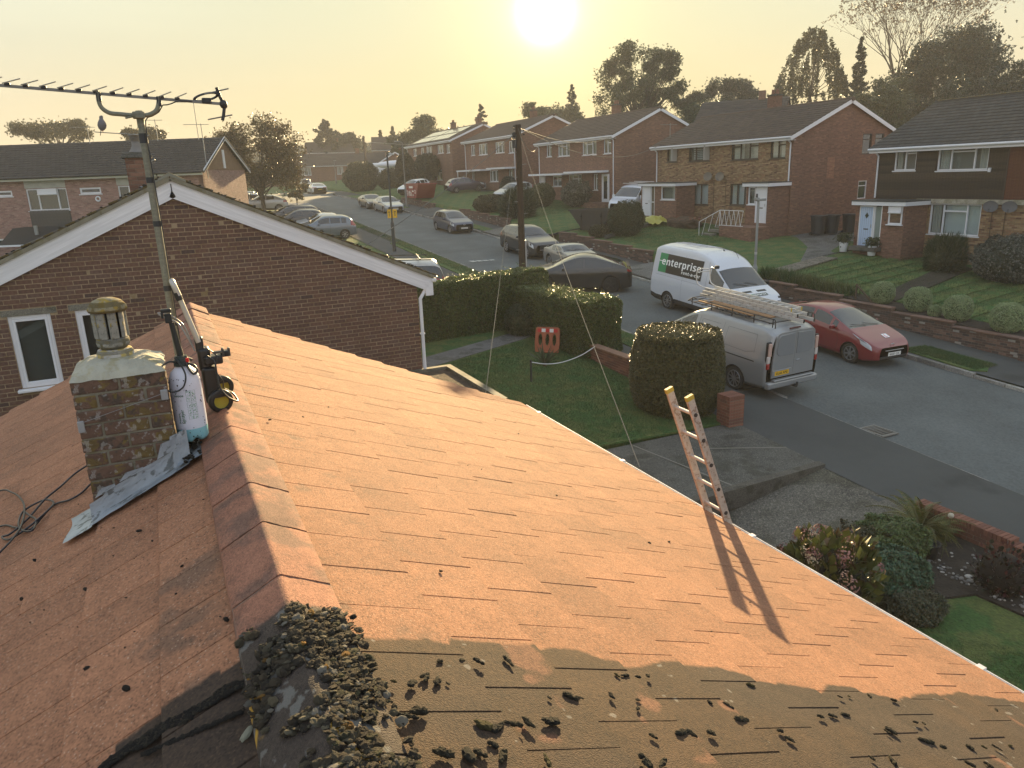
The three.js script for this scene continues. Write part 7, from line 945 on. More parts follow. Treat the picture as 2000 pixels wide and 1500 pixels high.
// pink brick terrace on the left, set askew
{
  const h = thing('terrace_block', 'pinkish brick terrace with a long dark tiled roof on the far left', 'terrace', null, [2.66, -5.0, -45.9], -24.5 * Math.PI / 180), Y = (y) => y + 5.0, L = 30, E = Y(0.9), Rg = Y(2.72), D = 7.1;
  const wins = [[-9.88, -7.64, -0.98, 0.19, 1], [-4.78, -2.6, -0.98, 0.19, 1], [-15.0, -12.76, -0.98, 0.19, 1], [-6.91, -5.73, -0.18, 0.16, 0], [-11.85, -10.66, -0.16, 0.15, 0], [-1.9, -0.8, -0.18, 0.16, 0], [-12.2, -11.04, -2.8, -2.45, 0]];
  flatWall(-L, 0, -0.5, E, 0.25, -0.25, M.paleBrick, h, wins.map(([a, b, c, d]) => [a, b, Y(c), Y(d)]));
  wins.forEach(([a, b, c, d, big]) => windowPart(h, a, b, Y(c), Y(d), -0.05, big ? { v: [0.28, 0.76], h: [[0.28, 0.76, 0.72]], vents: [[0.28, 0.76, 0.72, 1.0]], sillM: M.white, room: std({ color: [0.05, 0.05, 0.035] }) } : { f: 0.09, room: std({ color: [0.03, 0.035, 0.05] }) }));
  for (const x of [-9.9, -4.8, -15.0]) { part(h, 'render_panel', box(2.26, 0.62, 0.04, x + 1.13, Y(0.53), 0.012), std({ color: [0.5, 0.5, 0.44], map: rep(T.noise, 0.9) })); const s = part(h, 'hung_tiles', box(2.26, 1.9, 0.04, x + 1.13, Y(-1.96), 0.012), M.darkPost); const g = rbox(0.2, 0.26, 0.02, 0.006, 0, 0, 0, 1), hm = std({ color: [0.1, 0.095, 0.085], map: rep(T.noise, 0.8), roughness: 0.95 }), list = []; for (let r = 0; r < 11; r++) for (let k = 0; k < 11; k++) list.push(g.clone().rotateX(-0.1).translate(x + 0.12 + k * 0.2 + (r % 2) * 0.05, Y(-2.8) + r * 0.17, 0.05)); stuffPart(s, 'hung_tiles', list, hm); }
  const gs = new THREE.Shape([[0, -0.5], [D, -0.5], [D, E], [D / 2, Rg - 0.1], [0, E]].map((q) => new THREE.Vector2(...q)));
  part(h, 'gable_wall', uvBox(new THREE.ExtrudeGeometry(gs, { depth: 0.25, bevelEnabled: false }).rotateY(Math.PI / 2)).translate(-0.25, 0, 0), M.paleBrick);
  const cl = std({ color: [0.24, 0.15, 0.09], map: rep(T.noise, 0.8), roughness: 0.9 }); for (let k = 0; k < 13; k++) { const y = E + 0.02 + k * 0.125, half2 = (Rg - 0.12 - y) / (Rg - E) * D / 2; if (half2 < 0.1) break; part(h, 'gable_tile_course', rbox(0.025, 0.135, half2 * 2, 0.006, 0.02, y + 0.06, -D / 2, 1).translate(0, 0, 0), cl); }
  part(h, 'gable_panel', rbox(0.06, 1.05, 0.3, 0.01, 0.05, E + 0.62, -D / 2 + 0.1), M.white); for (const [a, b] of [[0.35, -D / 2], [-D - 0.35, -D / 2]]) part(h, 'bargeboard', beam([0.24, E - 0.1, a], [0.24, Rg - 0.02, b], 0.03, 0.19), M.white);
  tiledRoof(h, -L, 0.3, E - 0.13, Rg + 0.02, 0.4, -D / 2, 0.3, 0.26, [0.034, 0.032, 0.03], 0, 55); part(h, 'back_roof', mesh3([-L, E - 0.1, -D - 0.4, 0.3, E - 0.1, -D - 0.4, 0.3, Rg, -D / 2, -L, Rg, -D / 2], [0, 2, 1, 0, 3, 2]), std({ color: [0.034, 0.032, 0.03], side: THREE.DoubleSide }));
  part(h, 'fascia', box(L, 0.2, 0.03, -L / 2 + 0.15, E - 0.18, 0.36), std({ color: [0.5, 0.5, 0.42] })); part(h, 'gutter', cyl(0.06, 0.06, L, 0, 0, 0, 10).rotateZ(Math.PI / 2).translate(-L / 2 + 0.1, E - 0.12, 0.43), M.black); part(h, 'downpipe', [rod([-2.35, E - 0.15, 0.4], [-2.3, E - 0.7, 0.06], 0.045), rod([-2.3, E - 0.68, 0.06], [-2.3, 0, 0.06], 0.045)], M.black); part(h, 'vent', new THREE.TorusGeometry(0.12, 0.04, 10, 24).translate(-5.96, Y(-0.46), 0.03), M.white);
  // lean-to porch roof below
  part(h, 'porch_roof', [mesh3([-11.05, Y(-2.71), 1.5, -8.2, Y(-2.71), 1.5, -8.3, Y(-1.84), 0.05, -10.32, Y(-1.84), 0.05, -11.05, Y(-1.9), 0], [0, 1, 2, 0, 2, 3, 0, 3, 4])], darkTile([0.04, 0.038, 0.034])); part(h, 'porch_fascia', box(2.9, 0.1, 0.04, -9.6, Y(-2.76), 1.5), M.white); part(h, 'flue', cyl(0.1, 0.1, 0.5, -9.2, Y(-2.0), 0.9, 12), M.metalPost);
  for (const [x, z, hh, dy] of [[-1.2, -3.3, 1.9, 0.15], [-3.6, -3.3, 1.15, 0], [-7.6, -3.3, 0.9, 0], [0.15, -0.4, 2.6, -2.0]]) { const a = thing('roof_aerial', ['tall thin aerial on the ridge near the end of the pink terrace', 'shorter aerial left of the tall one on the pink terrace roof', 'small twin aerial leftmost on the pink terrace ridge', 'aerial mast bracketed to the lit gable of the pink terrace'][[-1.2, -3.6, -7.6, 0.15].indexOf(x)], 'aerial', null, [0, 0, 0]); const p = V3(x, Rg + dy, z).applyMatrix4((h.updateMatrix(), h.matrix)); a.position.copy(p); part(a, 'pole', rod([0, -0.3, 0], [0, hh, 0], 0.022), M.metalPost); part(a, 'boom', rod([-0.9, hh - 0.05, 0], [0.4, hh - 0.05, 0], 0.014), M.metalPost); for (let k = 0; k < 9; k++) part(a, 'director', rod([-0.85 + k * 0.14, hh - 0.05, -0.16], [-0.85 + k * 0.14, hh - 0.05, 0.16], 0.008), M.metalPost); }
}
// bungalows closing the view at the bend
function bungalow(name, label, x, z, ry, w, d, e, rg, m = M.redBrick, gableFront) {
  const y = ground(x, z), h = thing(name, label, 'house', null, [x, y, z], ry), t = [0.06, 0.048, 0.04]; const wins = gableFront ? [[-w / 2 + 0.8, -w / 2 + 3, 0.9, 2.1]] : [[-w / 2 + 1, -w / 2 + 2.6, 0.9, 2.1], [-0.6, 0.4, 0.9, 2.1], [w / 2 - 3.2, w / 2 - 1, 0.9, 2.1]];
  flatWall(-w / 2, w / 2, -0.6, e, 0.25, -0.25, m, h, wins); wins.forEach((q) => windowPart(h, ...q, -0.06, pv));
  const side = (xs) => part(h, 'side_wall', box(0.25, e + 0.6, d - 0.26, xs, e / 2 - 0.3, -d / 2 - 0.13), m); side(-w / 2 + 0.125); side(w / 2 - 0.125);
  if (gableFront) {
    part(h, 'gable_wall', uvBox(new THREE.ExtrudeGeometry(new THREE.Shape([[-w / 2, e], [w / 2, e], [0, rg - 0.1]].map((q) => new THREE.Vector2(...q))), { depth: 0.25, bevelEnabled: false }).translate(0, 0, -0.25)), m);
    for (const s of [1, -1]) { part(h, 'roof', mesh3([0, rg, 0.2, s * (w / 2 + 0.4), e - 0.15, 0.2, s * (w / 2 + 0.4), e - 0.15, -d, 0, rg, -d], s > 0 ? [0, 1, 2, 0, 2, 3] : [0, 2, 1, 0, 3, 2]), std({ color: t, side: THREE.DoubleSide, map: rep(T.noise, 1.5) })); part(h, 'bargeboard', beam([0, rg - 0.06, 0.22], [s * (w / 2 + 0.4), e - 0.2, 0.22], 0.03, 0.2), M.white); }
  } else { tiledRoof(h, -w / 2 - 0.2, w / 2 + 0.2, e - 0.1, rg, 0.4, -d / 2, 0.5, 0.6, t, 0, 9); part(h, 'back_roof', mesh3([-w / 2 - 0.2, e - 0.1, -d - 0.4, w / 2 + 0.2, e - 0.1, -d - 0.4, w / 2 + 0.2, rg, -d / 2, -w / 2 - 0.2, rg, -d / 2], [0, 2, 1, 0, 3, 2]), std({ color: t, side: THREE.DoubleSide })); part(h, 'gable_wall', [mesh3([-w / 2, e, 0, -w / 2, e, -d, -w / 2, rg - 0.1, -d / 2, w / 2, e, 0, w / 2, e, -d, w / 2, rg - 0.1, -d / 2], [0, 2, 1, 3, 4, 5])], std({ color: [0.2, 0.09, 0.06], side: THREE.DoubleSide })); part(h, 'fascia', box(w + 0.4, 0.16, 0.03, 0, e - 0.12, 0.38), M.white); }
  part(h, 'chimney', box(0.7, 1.2, 0.6, w * 0.2, rg + 0.2, gableFront ? -d * 0.5 : -d / 2), M.redBrick); return h;
}
bungalow('far_bungalow', 'long low bungalow with a dark roof closing the view at the bend', 29.5, -131, -0.25, 15, 8, 2.4, 4.4);
bungalow('gabled_bungalow', 'bungalow whose white edged gable faces down the road at the bend', 36.5, -122, -0.2, 5.4, 9, 2.4, 4.1, M.redBrick, true);
bungalow('green_roofed_bungalow', 'low bungalow at the bend left of the others behind the white saloon', 21, -140, -0.05, 10, 8, 2.4, 4.0);
bungalow('hillside_house', 'dim two storey house higher up behind the bungalows', 34, -158, -0.1, 9, 8, 4.6, 6.8);
bungalow('hillside_house', 'second dim house on the hill right of the conifers', 45, -146, -0.3, 11, 8, 4.4, 7.0, M.paleBrick);
bungalow('rear_house', 'roof of a house peeping between the pairs, behind the buff one', 58, -66, -0.9, 9, 8, 5.2, 7.6);
// ================================================================ vegetation
const leafMat = (c, tr = 0.45) => phys({ color: c, roughness: 0.42, transmission: tr, thickness: 0, side: THREE.DoubleSide, specularIntensity: 0.8 });
const leafGeo = (() => { const g = mesh3([0, 0, 0, 0.32, 0.5, 0.1, 0, 1, 0, -0.32, 0.5, 0.1], [0, 1, 2, 0, 2, 3], [0.5, 0, 1, 0.5, 0.5, 1, 0, 0.5]); return g; })();
const sprigGeo = (() => { const gs = []; const R = rng(3); for (let k = 0; k < 5; k++) gs.push(leafGeo.clone().scale(0.6, 0.62, 0.62).rotateX(0.5 + R()).rotateY(k * 1.26 + R()).translate(0, R() * 0.3, 0)); return join(gs); })();
const bladeGeo = mesh3([-0.05, 0, 0, 0.05, 0, 0, 0.03, 0.55, 0.08, -0.03, 0.55, 0.08, 0, 1, 0.28], [0, 1, 2, 0, 2, 3, 3, 2, 4], [0, 0, 1, 0, 1, 0.5, 0, 0.5, 0.5, 1]);
const foliageMats = {}; const fm = (tr) => foliageMats[tr] ??= leafMat([1, 1, 1], tr);
function leaves(parent, name, geo, mat, pts, R, cols, size, spread = 1) {
  const m = new THREE.InstancedMesh(geo, mat, pts.length), d = new THREE.Object3D(), c = new THREE.Color();
  pts.forEach((p, i) => { d.position.set(p[0], p[1], p[2]); if (p[3]) { d.lookAt(p[0] + p[3][0] + (R() - 0.5) * spread, p[1] + p[3][1] + (R() - 0.5) * spread, p[2] + p[3][2] + (R() - 0.5) * spread); d.rotateX(Math.PI / 2 * (0.5 + 0.5 * R())); d.rotateY(R() * 6.28); } else d.rotation.set(R() * 6.28, R() * 6.28, R() * 6.28); const s = lerp(size[0], size[1], R()) * (p[4] ?? 1); d.scale.set(s, s, s); d.updateMatrix(); m.setMatrixAt(i, d.matrix); const k = cols[Math.floor(R() * cols.length)], b = 0.75 + 0.5 * R(); m.setColorAt(i, c.setRGB(k[0] * b, k[1] * b, k[2] * b)); });
  m.name = name; m.userData.kind = 'stuff'; parent.add(m); return m;
}
const G = { hedge: [[0.11, 0.17, 0.026], [0.14, 0.2, 0.032], [0.085, 0.13, 0.024], [0.18, 0.2, 0.036]], privet: [[0.1, 0.1, 0.025], [0.075, 0.08, 0.02], [0.14, 0.12, 0.035]], dark: [[0.024, 0.045, 0.022], [0.03, 0.055, 0.026], [0.02, 0.034, 0.018]], mid: [[0.055, 0.08, 0.024], [0.07, 0.095, 0.03], [0.045, 0.066, 0.022]], olive: [[0.075, 0.075, 0.025], [0.09, 0.085, 0.03], [0.055, 0.06, 0.02]], autumn: [[0.14, 0.085, 0.03], [0.11, 0.09, 0.03], [0.09, 0.085, 0.025], [0.16, 0.11, 0.04]], lime: [[0.34, 0.42, 0.2], [0.27, 0.36, 0.16], [0.4, 0.46, 0.26]], conifer: [[0.022, 0.036, 0.018], [0.03, 0.045, 0.02]] };
// clipped hedge: an uneven box of leaves round a twiggy core
function hedge(name, label, cat, pos, ry, w, h, d, n, cols, o = {}) {
  const t = thing(name, label, cat, null, pos, ry), R = rng(n), pts = [], q = 0.06, bump = (a, b, s) => 0.2 * (fbm(a / 6 + 2, b / 6 + 5, 10, 3, s) - 0.5), rr = o.round ?? 0.22;
  for (let i = 0; i < n; i++) {
    const A = [w * d * 1.6, w * h, w * h, d * h, d * h], s = A.reduce((x, y) => x + y), u = R() * s; let f = 0, acc = A[0]; while (u > acc) acc += A[++f];
    let x = (R() - 0.5) * w, y = R() * h, z = (R() - 0.5) * d, nn; if (f === 0) { y = h; nn = [0, 1, 0]; } else if (f === 1) { z = d / 2; nn = [0, 0, 1]; } else if (f === 2) { z = -d / 2; nn = [0, 0, -1]; } else if (f === 3) { x = w / 2; nn = [1, 0, 0]; } else { x = -w / 2; nn = [-1, 0, 0]; }
    // round the edges
    const cx = clamp(x, -w / 2 + rr, w / 2 - rr), cy = Math.min(y, h - rr), cz = clamp(z, -d / 2 + rr, d / 2 - rr), v = V3(x - cx, y - cy, z - cz); if (v.length() > rr) v.setLength(rr); x = cx + v.x; y = cy + v.y; z = cz + v.z;
    const off = bump(x + z, y + z * 0.7, 3) - R() * R() * 0.14; x += nn[0] * off; y += nn[1] * off; z += nn[2] * off; const wild = R() < (o.wild ?? 0.02) ? R() * 0.2 : 0; if (f === 0) y += wild;
    pts.push([x, y, z, nn]);
  }
  leaves(t, 'foliage', sprigGeo, fm(o.tr ?? 0.6), pts, R, cols, o.size ?? [0.055, 0.095], 1.4);
  part(t, 'twigs', rbox(w - 0.3, h - 0.18, d - 0.3, 0.15, 0, (h - 0.18) / 2, 0), std({ color: [0.07, 0.06, 0.035], roughness: 1 })); return t;
}
hedge('hedge', 'long clipped green hedge beside the path, running back from the neighbouring gable', 'hedge', [8.7, -5.35, -23.9], 0.2, 8.0, 1.98, 1.2, 42000, G.hedge);
hedge('hedge', 'clipped hedge along the front wall, with the orange barrier leaning on it', 'hedge', [11.9, -5.5, -21.8], 0.06, 1.55, 1.68, 4.9, 30000, G.hedge);
{ // drum shaped bush
  const t = thing('round_bush', 'large drum shaped clipped bush beside the near gate pier', 'bush', null, [11.35, -5.95, -14.75]), R = rng(8), pts = [];
  for (let i = 0; i < 30000; i++) { const a = R() * 6.2832, top = R() < 0.36; let r = top ? Math.sqrt(R()) * 1.05 : 1.14, y = top ? 2.1 : R() * 2.1; const b = 0.1 * (fbm(a / 6.2832, y / 4, 8, 3, 2) - 0.5) + 0.05 * Math.sin(y * 2.2); if (top) y -= Math.pow(r / 1.14, 4) * 0.22; else { r = (r - 0.12 * Math.pow(Math.max(0, (y - 1.3) / 0.9), 2) - 0.22 * Math.pow(Math.max(0, 1 - y / 0.8), 1.6)) + b; } const off = R() * R() * 0.1; pts.push([Math.cos(a) * (r - off), y - (top ? off : 0), Math.sin(a) * (r - off), top ? [Math.cos(a) * 0.3, 1, Math.sin(a) * 0.3] : [Math.cos(a), 0.25, Math.sin(a)]]); }
  leaves(t, 'foliage', sprigGeo, fm(0.4), pts, R, G.privet, [0.045, 0.08], 1.3); part(t, 'twigs', lathe([[0, 0], [0.75, 0.05], [0.95, 0.6], [0.98, 1.5], [0.8, 1.9], [0, 1.95]], 24), std({ color: [0.075, 0.06, 0.035], roughness: 1 }));
}
const ball = (name, label, cat, pos, r, n, cols, o = {}) => { const t = thing(name, label, cat, o.group, pos), R = rng(n + Math.floor(pos[2] * 10)), pts = []; for (let i = 0; i < n; i++) { const v = V3(R() - 0.5, R() - 0.42, R() - 0.5).normalize(), k = r * (1 + (o.rough ?? 0.08) * (fbm(v.x / 4 + 1, v.y / 4 + v.z / 4 + 1, 16, 3, 4) - 0.5) * 2 - R() * R() * (o.depth ?? 0.1)); pts.push([v.x * k, (v.y * (o.flat ?? 1) + (o.lift ?? 0.85)) * k, v.z * k, [v.x, v.y + 0.2, v.z]]); } leaves(t, 'foliage', o.geo ?? sprigGeo, fm(o.tr ?? 0.4), pts, R, cols, o.size ?? [0.04, 0.07], o.spread ?? 1.4); part(t, 'twigs', new THREE.IcosahedronGeometry(r * 0.86, 2).scale(1, o.flat ?? 1, 1).translate(0, r * (o.lift ?? 0.85), 0), std({ color: o.core ?? [0.06, 0.06, 0.03], roughness: 1 })); return t; };
// four pale clipped balls along the wall
[[-18.95, 0.42, 'pale green clipped ball shrub, farthest left of the four along the wall'], [-17.5, 0.45, 'pale green clipped ball shrub, second from left along the wall'], [-16.0, 0.45, 'pale green clipped ball shrub, third from left along the wall'], [-14.35, 0.49, 'pale green clipped ball shrub, rightmost and nearest of the four']].forEach(([z, r, l]) => ball('ball_shrub', l, 'shrub', [23.85, ground(23.85, z) + 0.02, z], r, 5200, G.lime, { size: [0.03, 0.05], group: 'clipped ball shrubs along the garden wall', tr: 0.3, core: [0.09, 0.12, 0.05] }));
ball('flowering_shrub', 'wide grey green shrub speckled with white flowers at the right edge', 'shrub', [30.4, ground(30.4, -18.3), -18.3], 1.5, 15000, [[0.07, 0.085, 0.055], [0.055, 0.07, 0.045], [0.09, 0.1, 0.07], [0.3, 0.3, 0.26]], { flat: 0.62, lift: 0.5, rough: 0.2, size: [0.05, 0.09] });
ball('feathery_shrub', 'feathery upright green shrub in front of the buff brick wall', 'shrub', [29.9, ground(29.9, -20.9), -20.9], 0.72, 5000, G.mid, { flat: 1.1, lift: 0.8, rough: 0.25, geo: bladeGeo, size: [0.12, 0.3], spread: 0.9 });
ball('small_shrub', 'small bright shrub between the ball shrubs on the wall', 'shrub', [23.75, ground(23.75, -16.75), -16.75], 0.2, 1500, G.lime, { tr: 0.3 });
ball('round_shrub', 'dense rounded shrub in front of the black skip', 'shrub', [25.6, ground(25.6, -38.6), -38.6], 1.05, 9000, G.mid, { flat: 0.98, rough: 0.2, size: [0.07, 0.13] });
ball('low_shrub', 'straggly low shrub on the wall end by the black skip', 'shrub', [24.2, ground(24.2, -39.4), -39.4], 0.55, 3000, G.olive, { flat: 0.6, lift: 0.5, rough: 0.35, size: [0.08, 0.16] });
ball('garden_shrub', 'large grassy shrub in the bed left of the telegraph pole', 'shrub', [24.7, ground(24.7, -51.8), -51.8], 1.15, 8000, G.mid, { flat: 0.85, lift: 0.6, rough: 0.35, geo: bladeGeo, size: [0.25, 0.6], spread: 1.2 });
ball('garden_shrub', 'pale shrub spilling over the wall beyond the navy hatchback', 'shrub', [24.3, ground(24.3, -56.5), -56.5], 1.1, 7000, G.olive, { flat: 0.55, lift: 0.5, rough: 0.35, size: [0.1, 0.18] });
ball('yellow_shrub', 'rounded yellowish shrub right of the telegraph pole', 'shrub', [28.7, ground(28.7, -55.5), -55.5], 1.0, 6000, [[0.13, 0.13, 0.04], [0.1, 0.11, 0.035]], { flat: 0.9, rough: 0.15, size: [0.08, 0.14] });
ball('white_flowering_shrub', 'loose shrub with pale flowers under the red brick house windows', 'shrub', [30.2, ground(30.2, -52.6), -52.6], 1.1, 6000, [[0.06, 0.07, 0.03], [0.05, 0.06, 0.025], [0.3, 0.28, 0.24]], { flat: 0.8, rough: 0.35, size: [0.08, 0.15] });
ball('dark_shrub', 'dark clipped shrub against the third red brick house', 'shrub', [30.6, ground(30.6, -66), -66], 0.8, 4000, G.dark, { flat: 1.3, size: [0.1, 0.16] });
ball('round_bush', 'pale round bush catching the light in front of the grey estate car', 'bush', [24.6, ground(24.6, -98) - 0.1, -98], 2.2, 9000, [[0.14, 0.14, 0.06], [0.1, 0.11, 0.05], [0.07, 0.08, 0.035]], { flat: 0.8, lift: 0.6, rough: 0.25, size: [0.14, 0.26] });
ball('round_bush', 'darker bush right of the pale round one up the road', 'bush', [27.2, ground(27.2, -93) - 0.1, -93], 1.7, 6000, G.olive, { flat: 0.7, lift: 0.5, rough: 0.3, size: [0.14, 0.26] });
ball('climbing_shrub', 'dark climber covering the porch of the solar panel house', 'shrub', [30.6, 0.9, -89.5], 1.5, 6000, G.dark, { flat: 0.9, lift: 0.2, rough: 0.4, size: [0.16, 0.28] });
{ const t = ball('columnar_conifer', 'dark columnar conifer beside the white hatchback on the far drive', 'conifer', [26.2, ground(26.2, -84), -84], 1.15, 6000, G.conifer, { flat: 1.9, lift: 1.6, size: [0.14, 0.24] }); }
// trees: trunk, limbs to each clump, leaves through the volume of the clumps
function tree(name, label, x, z, yTop, yBot, r, o = {}) {
  const y0 = ground(x, z) - 0.2, t = thing(name, label, 'tree', null, [x, y0, z]), R = rng(Math.floor(Math.abs(x * 91 + z * 37) + 7)), top = yTop - y0, bot = yBot - y0, cy = (top + bot) / 2, ry = (top - bot) / 2, limbs = [], pts = [], nC = o.clumps ?? 34, bark = std({ color: o.bark ?? [0.06, 0.05, 0.04], roughness: 1 });
  const tr = o.trunk ?? 0.05 * r + 0.08; limbs.push(rod([0, 0, 0], [0.1 * r * (R() - 0.5), bot + ry * 0.7, 0.1 * r * (R() - 0.5)], tr, tr * 0.6, 10));
  if (o.kind === 'conifer') {
    limbs.push(rod([0, bot, 0], [0, top, 0], tr * 0.6, 0.03, 8)); const lay = o.layers ?? 14; for (let k = 0; k < lay; k++) { const q = k / (lay - 1), yy = lerp(bot, top * 0.985, q), w = r * Math.pow(1 - q, o.taper ?? 0.85) + 0.12, nb = Math.ceil(lerp(9, 4, q)); for (let j = 0; j < nb; j++) { const a = R() * 6.28, l = w * (0.5 + 0.65 * R()), y = yy + (R() - 0.5) * (top - bot) / lay * 1.5; limbs.push(rod([0, y, 0], [Math.cos(a) * l, y + l * (o.droop ?? -0.05) , Math.sin(a) * l], 0.03, 0.01, 4)); const nl = Math.ceil((o.n ?? 5000) / lay / nb * (0.5 + w / r)); for (let i = 0; i < nl; i++) { const f = 0.15 + 0.85 * Math.sqrt(R()), s = 0.16 * l + 0.08; pts.push([Math.cos(a) * l * f + (R() - 0.5) * s, y + l * f * (o.droop ?? -0.05) + (R() - 0.6) * s * 0.9, Math.sin(a) * l * f + (R() - 0.5) * s]); } } }
  } else if (o.kind === 'willow') {
    for (let k = 0; k < 150; k++) { const a = R() * 6.28, e = Math.sqrt(R()), h = bot + (top - bot) * (1 - 0.75 * e * e) - R() * 0.8, rr2 = e * r * 0.95; if (k % 4 === 0) limbs.push(rod([0, bot + ry * 0.5, 0], [Math.cos(a) * rr2, h, Math.sin(a) * rr2], 0.05, 0.015, 5)); const L = (1.2 + 2.6 * R()) * (0.6 + e * 0.6); for (let i = 0; i < 90; i++) { const f = R(); pts.push([Math.cos(a) * (rr2 + 0.25 * f) + (R() - 0.5) * 0.25, h - f * L, Math.sin(a) * (rr2 + 0.25 * f) + (R() - 0.5) * 0.25]); } }
  } else {
    const cl = []; for (let k = 0; k < nC; k++) { const v = V3(R() - 0.5, R() - 0.42, R() - 0.5).normalize(), e = 0.35 + 0.65 * Math.pow(R(), 0.6); cl.push([v.x * r * e * 0.92, cy + v.y * ry * e * 0.95, v.z * r * e * 0.92, (o.clump ?? 0.3) * r * (0.6 + 0.7 * R())]); }
    if (o.flatTop) cl.forEach((c) => { c[1] = lerp(c[1], top - ry * 0.5, 0.6); c[3] *= 0.9; });
    for (const c of cl) limbs.push(rod([0, bot + (R() - 0.2) * ry * 0.6, 0], [c[0], c[1], c[2]], tr * 0.32, 0.02, 5));
    const per = Math.ceil((o.n ?? 9000) / nC); for (const c of cl) for (let i = 0; i < per; i++) { const v = V3(R() - 0.5, R() - 0.5, R() - 0.5).normalize(), e = c[3] * Math.pow(R(), 0.5) * (R() < 0.2 ? 1 + 0.8 * R() : 1); pts.push([c[0] + v.x * e, c[1] + v.y * e * 0.8, c[2] + v.z * e]); }
  }
  part(t, 'trunk', limbs, bark); leaves(t, 'crown', o.geo ?? sprigGeo, fm(o.tr ?? 0.35), pts, R, o.cols ?? G.mid, o.size ?? [0.22, 0.4]); return t;
}
tree('spreading_tree', 'flat topped spreading tree behind the dark terrace roof on the far left', -9.6, -115.3, 9.2, 4.5, 5.6, { cols: G.olive, n: 5200, clumps: 16, clump: 0.26, flatTop: true, size: [0.2, 0.36] });
tree('spreading_tree', 'smaller flat topped tree behind the near aerial pole', -0.3, -110.8, 7.6, 4.5, 3.0, { cols: G.olive, n: 3000, clumps: 12, flatTop: true });
tree('autumn_tree', 'brown and yellow autumn tree at the end of the pink terrace', 8.8, -71.0, 5.6, -1.0, 4.1, { cols: G.autumn, n: 17000, clumps: 46, clump: 0.32, size: [0.13, 0.24], trunk: 0.2, tr: 0.5 });
tree('autumn_tree', 'slim young tree with thin yellow leaves by the left verge', 12.9, -78, 0.9, -1.8, 1.1, { cols: [[0.13, 0.11, 0.035], [0.1, 0.1, 0.03]], n: 1600, clumps: 12, size: [0.12, 0.2], trunk: 0.06, tr: 0.5 });
tree('pine_tree', 'dark spiky pine above the bungalows at the bend', 33.6, -160.5, 11.8, 1.5, 3.4, { kind: 'conifer', cols: G.dark, n: 7000, layers: 16, taper: 0.5, droop: 0.5, size: [0.35, 0.6] });
tree('round_tree', 'rounded tree right of the dark pine at the bend', 38.3, -163, 11, 1.5, 3.2, { cols: G.dark, n: 5000, size: [0.35, 0.6] });
tree('slim_conifer', 'very slim small conifer left of the distant pair', 44, -170.5, 9.2, 2, 1.2, { kind: 'conifer', cols: G.conifer, n: 1600, size: [0.3, 0.5] });
tree('far_conifer', 'distant conifer, left one of a close pair', 43.2, -153.6, 9.3, 2, 2.0, { kind: 'conifer', cols: G.dark, n: 2600, size: [0.3, 0.5] });
tree('far_conifer', 'distant conifer, right one of a close pair', 46.0, -154, 10.1, 2, 2.1, { kind: 'conifer', cols: G.dark, n: 2600, size: [0.3, 0.5] });
tree('dome_tree', 'domed tree left of the solar panel house', 42.5, -125.7, 10, 3, 3.6, { cols: G.mid, n: 7000, size: [0.25, 0.45] });
tree('side_tree', 'lower tree left of the domed one behind the solar house', 38.6, -127, 7.4, 2, 2.2, { cols: G.mid, n: 3500, size: [0.25, 0.45] });
tree('spruce_tree', 'open branched spruce above the solar panel roof', 49.9, -117.2, 11.0, 5, 2.3, { kind: 'conifer', cols: G.conifer, n: 1700, layers: 11, taper: 1.0, droop: 0.12, size: [0.25, 0.42] });
tree('shrubby_tree', 'loose bushy tree left of the second spruce', 55.4, -109.1, 11.3, 5, 2.6, { cols: G.mid, n: 3200, clumps: 18, size: [0.22, 0.4] });
tree('blob_tree', 'dense hazy tree below the second spruce under the sun', 61.8, -111.4, 10.6, 4, 4.0, { cols: G.mid, n: 8000, size: [0.25, 0.45] });
tree('spruce_tree', 'spruce tip rising over the trees under the sun', 66.2, -116.1, 14, 6, 2.3, { kind: 'conifer', cols: G.conifer, n: 1900, layers: 14, droop: 0.1, size: [0.25, 0.45] });
tree('broad_tree', 'tall broad leafed tree right of the sun with gaps of sky', 61.6, -89.6, 17.2, 4.0, 6.3, { cols: G.mid, n: 21000, clumps: 90, clump: 0.17, size: [0.2, 0.36], trunk: 0.35 });
tree('low_tree', 'low tree in the gap right of the tall broad tree', 70.8, -90.1, 10.9, 4, 2.8, { cols: G.olive, n: 3600, clumps: 16, size: [0.22, 0.4] });
tree('dome_tree', 'domed green tree over the ridge of the buff brick house', 79.4, -92.6, 12.8, 5, 4.2, { cols: G.dark, n: 8000, size: [0.25, 0.45] });
tree('weeping_willow', 'weeping willow hanging over the buff house ridge', 70.5, -68.2, 15.2, 5.0, 4.5, { kind: 'willow', cols: G.olive, geo: leafGeo, size: [0.2, 0.34] });
tree('cypress_tree', 'narrow dark cypress between the willow and the bare tree', 70.7, -61.8, 12.6, 2, 1.6, { kind: 'conifer', cols: G.conifer, n: 4500, layers: 20, taper: 0.8, droop: 0.4, size: [0.2, 0.36] });
tree('dark_evergreen', 'huge dark rounded evergreen behind the boarded house', 77.3, -56.3, 13.0, 1.0, 5.4, { cols: G.dark, n: 30000, clumps: 60, clump: 0.3, size: [0.22, 0.4], tr: 0.2 });
tree('tall_conifer', 'ragged conifer at the right edge, left one', 90.1, -59.8, 13.2, 4, 1.7, { kind: 'conifer', cols: G.conifer, n: 2400, layers: 12, taper: 0.5, size: [0.3, 0.5] });
tree('tall_conifer', 'ragged conifer at the right edge, right one', 88.6, -53.5, 12.9, 4, 1.8, { kind: 'conifer', cols: G.conifer, n: 2600, layers: 12, taper: 0.5, size: [0.3, 0.5] });
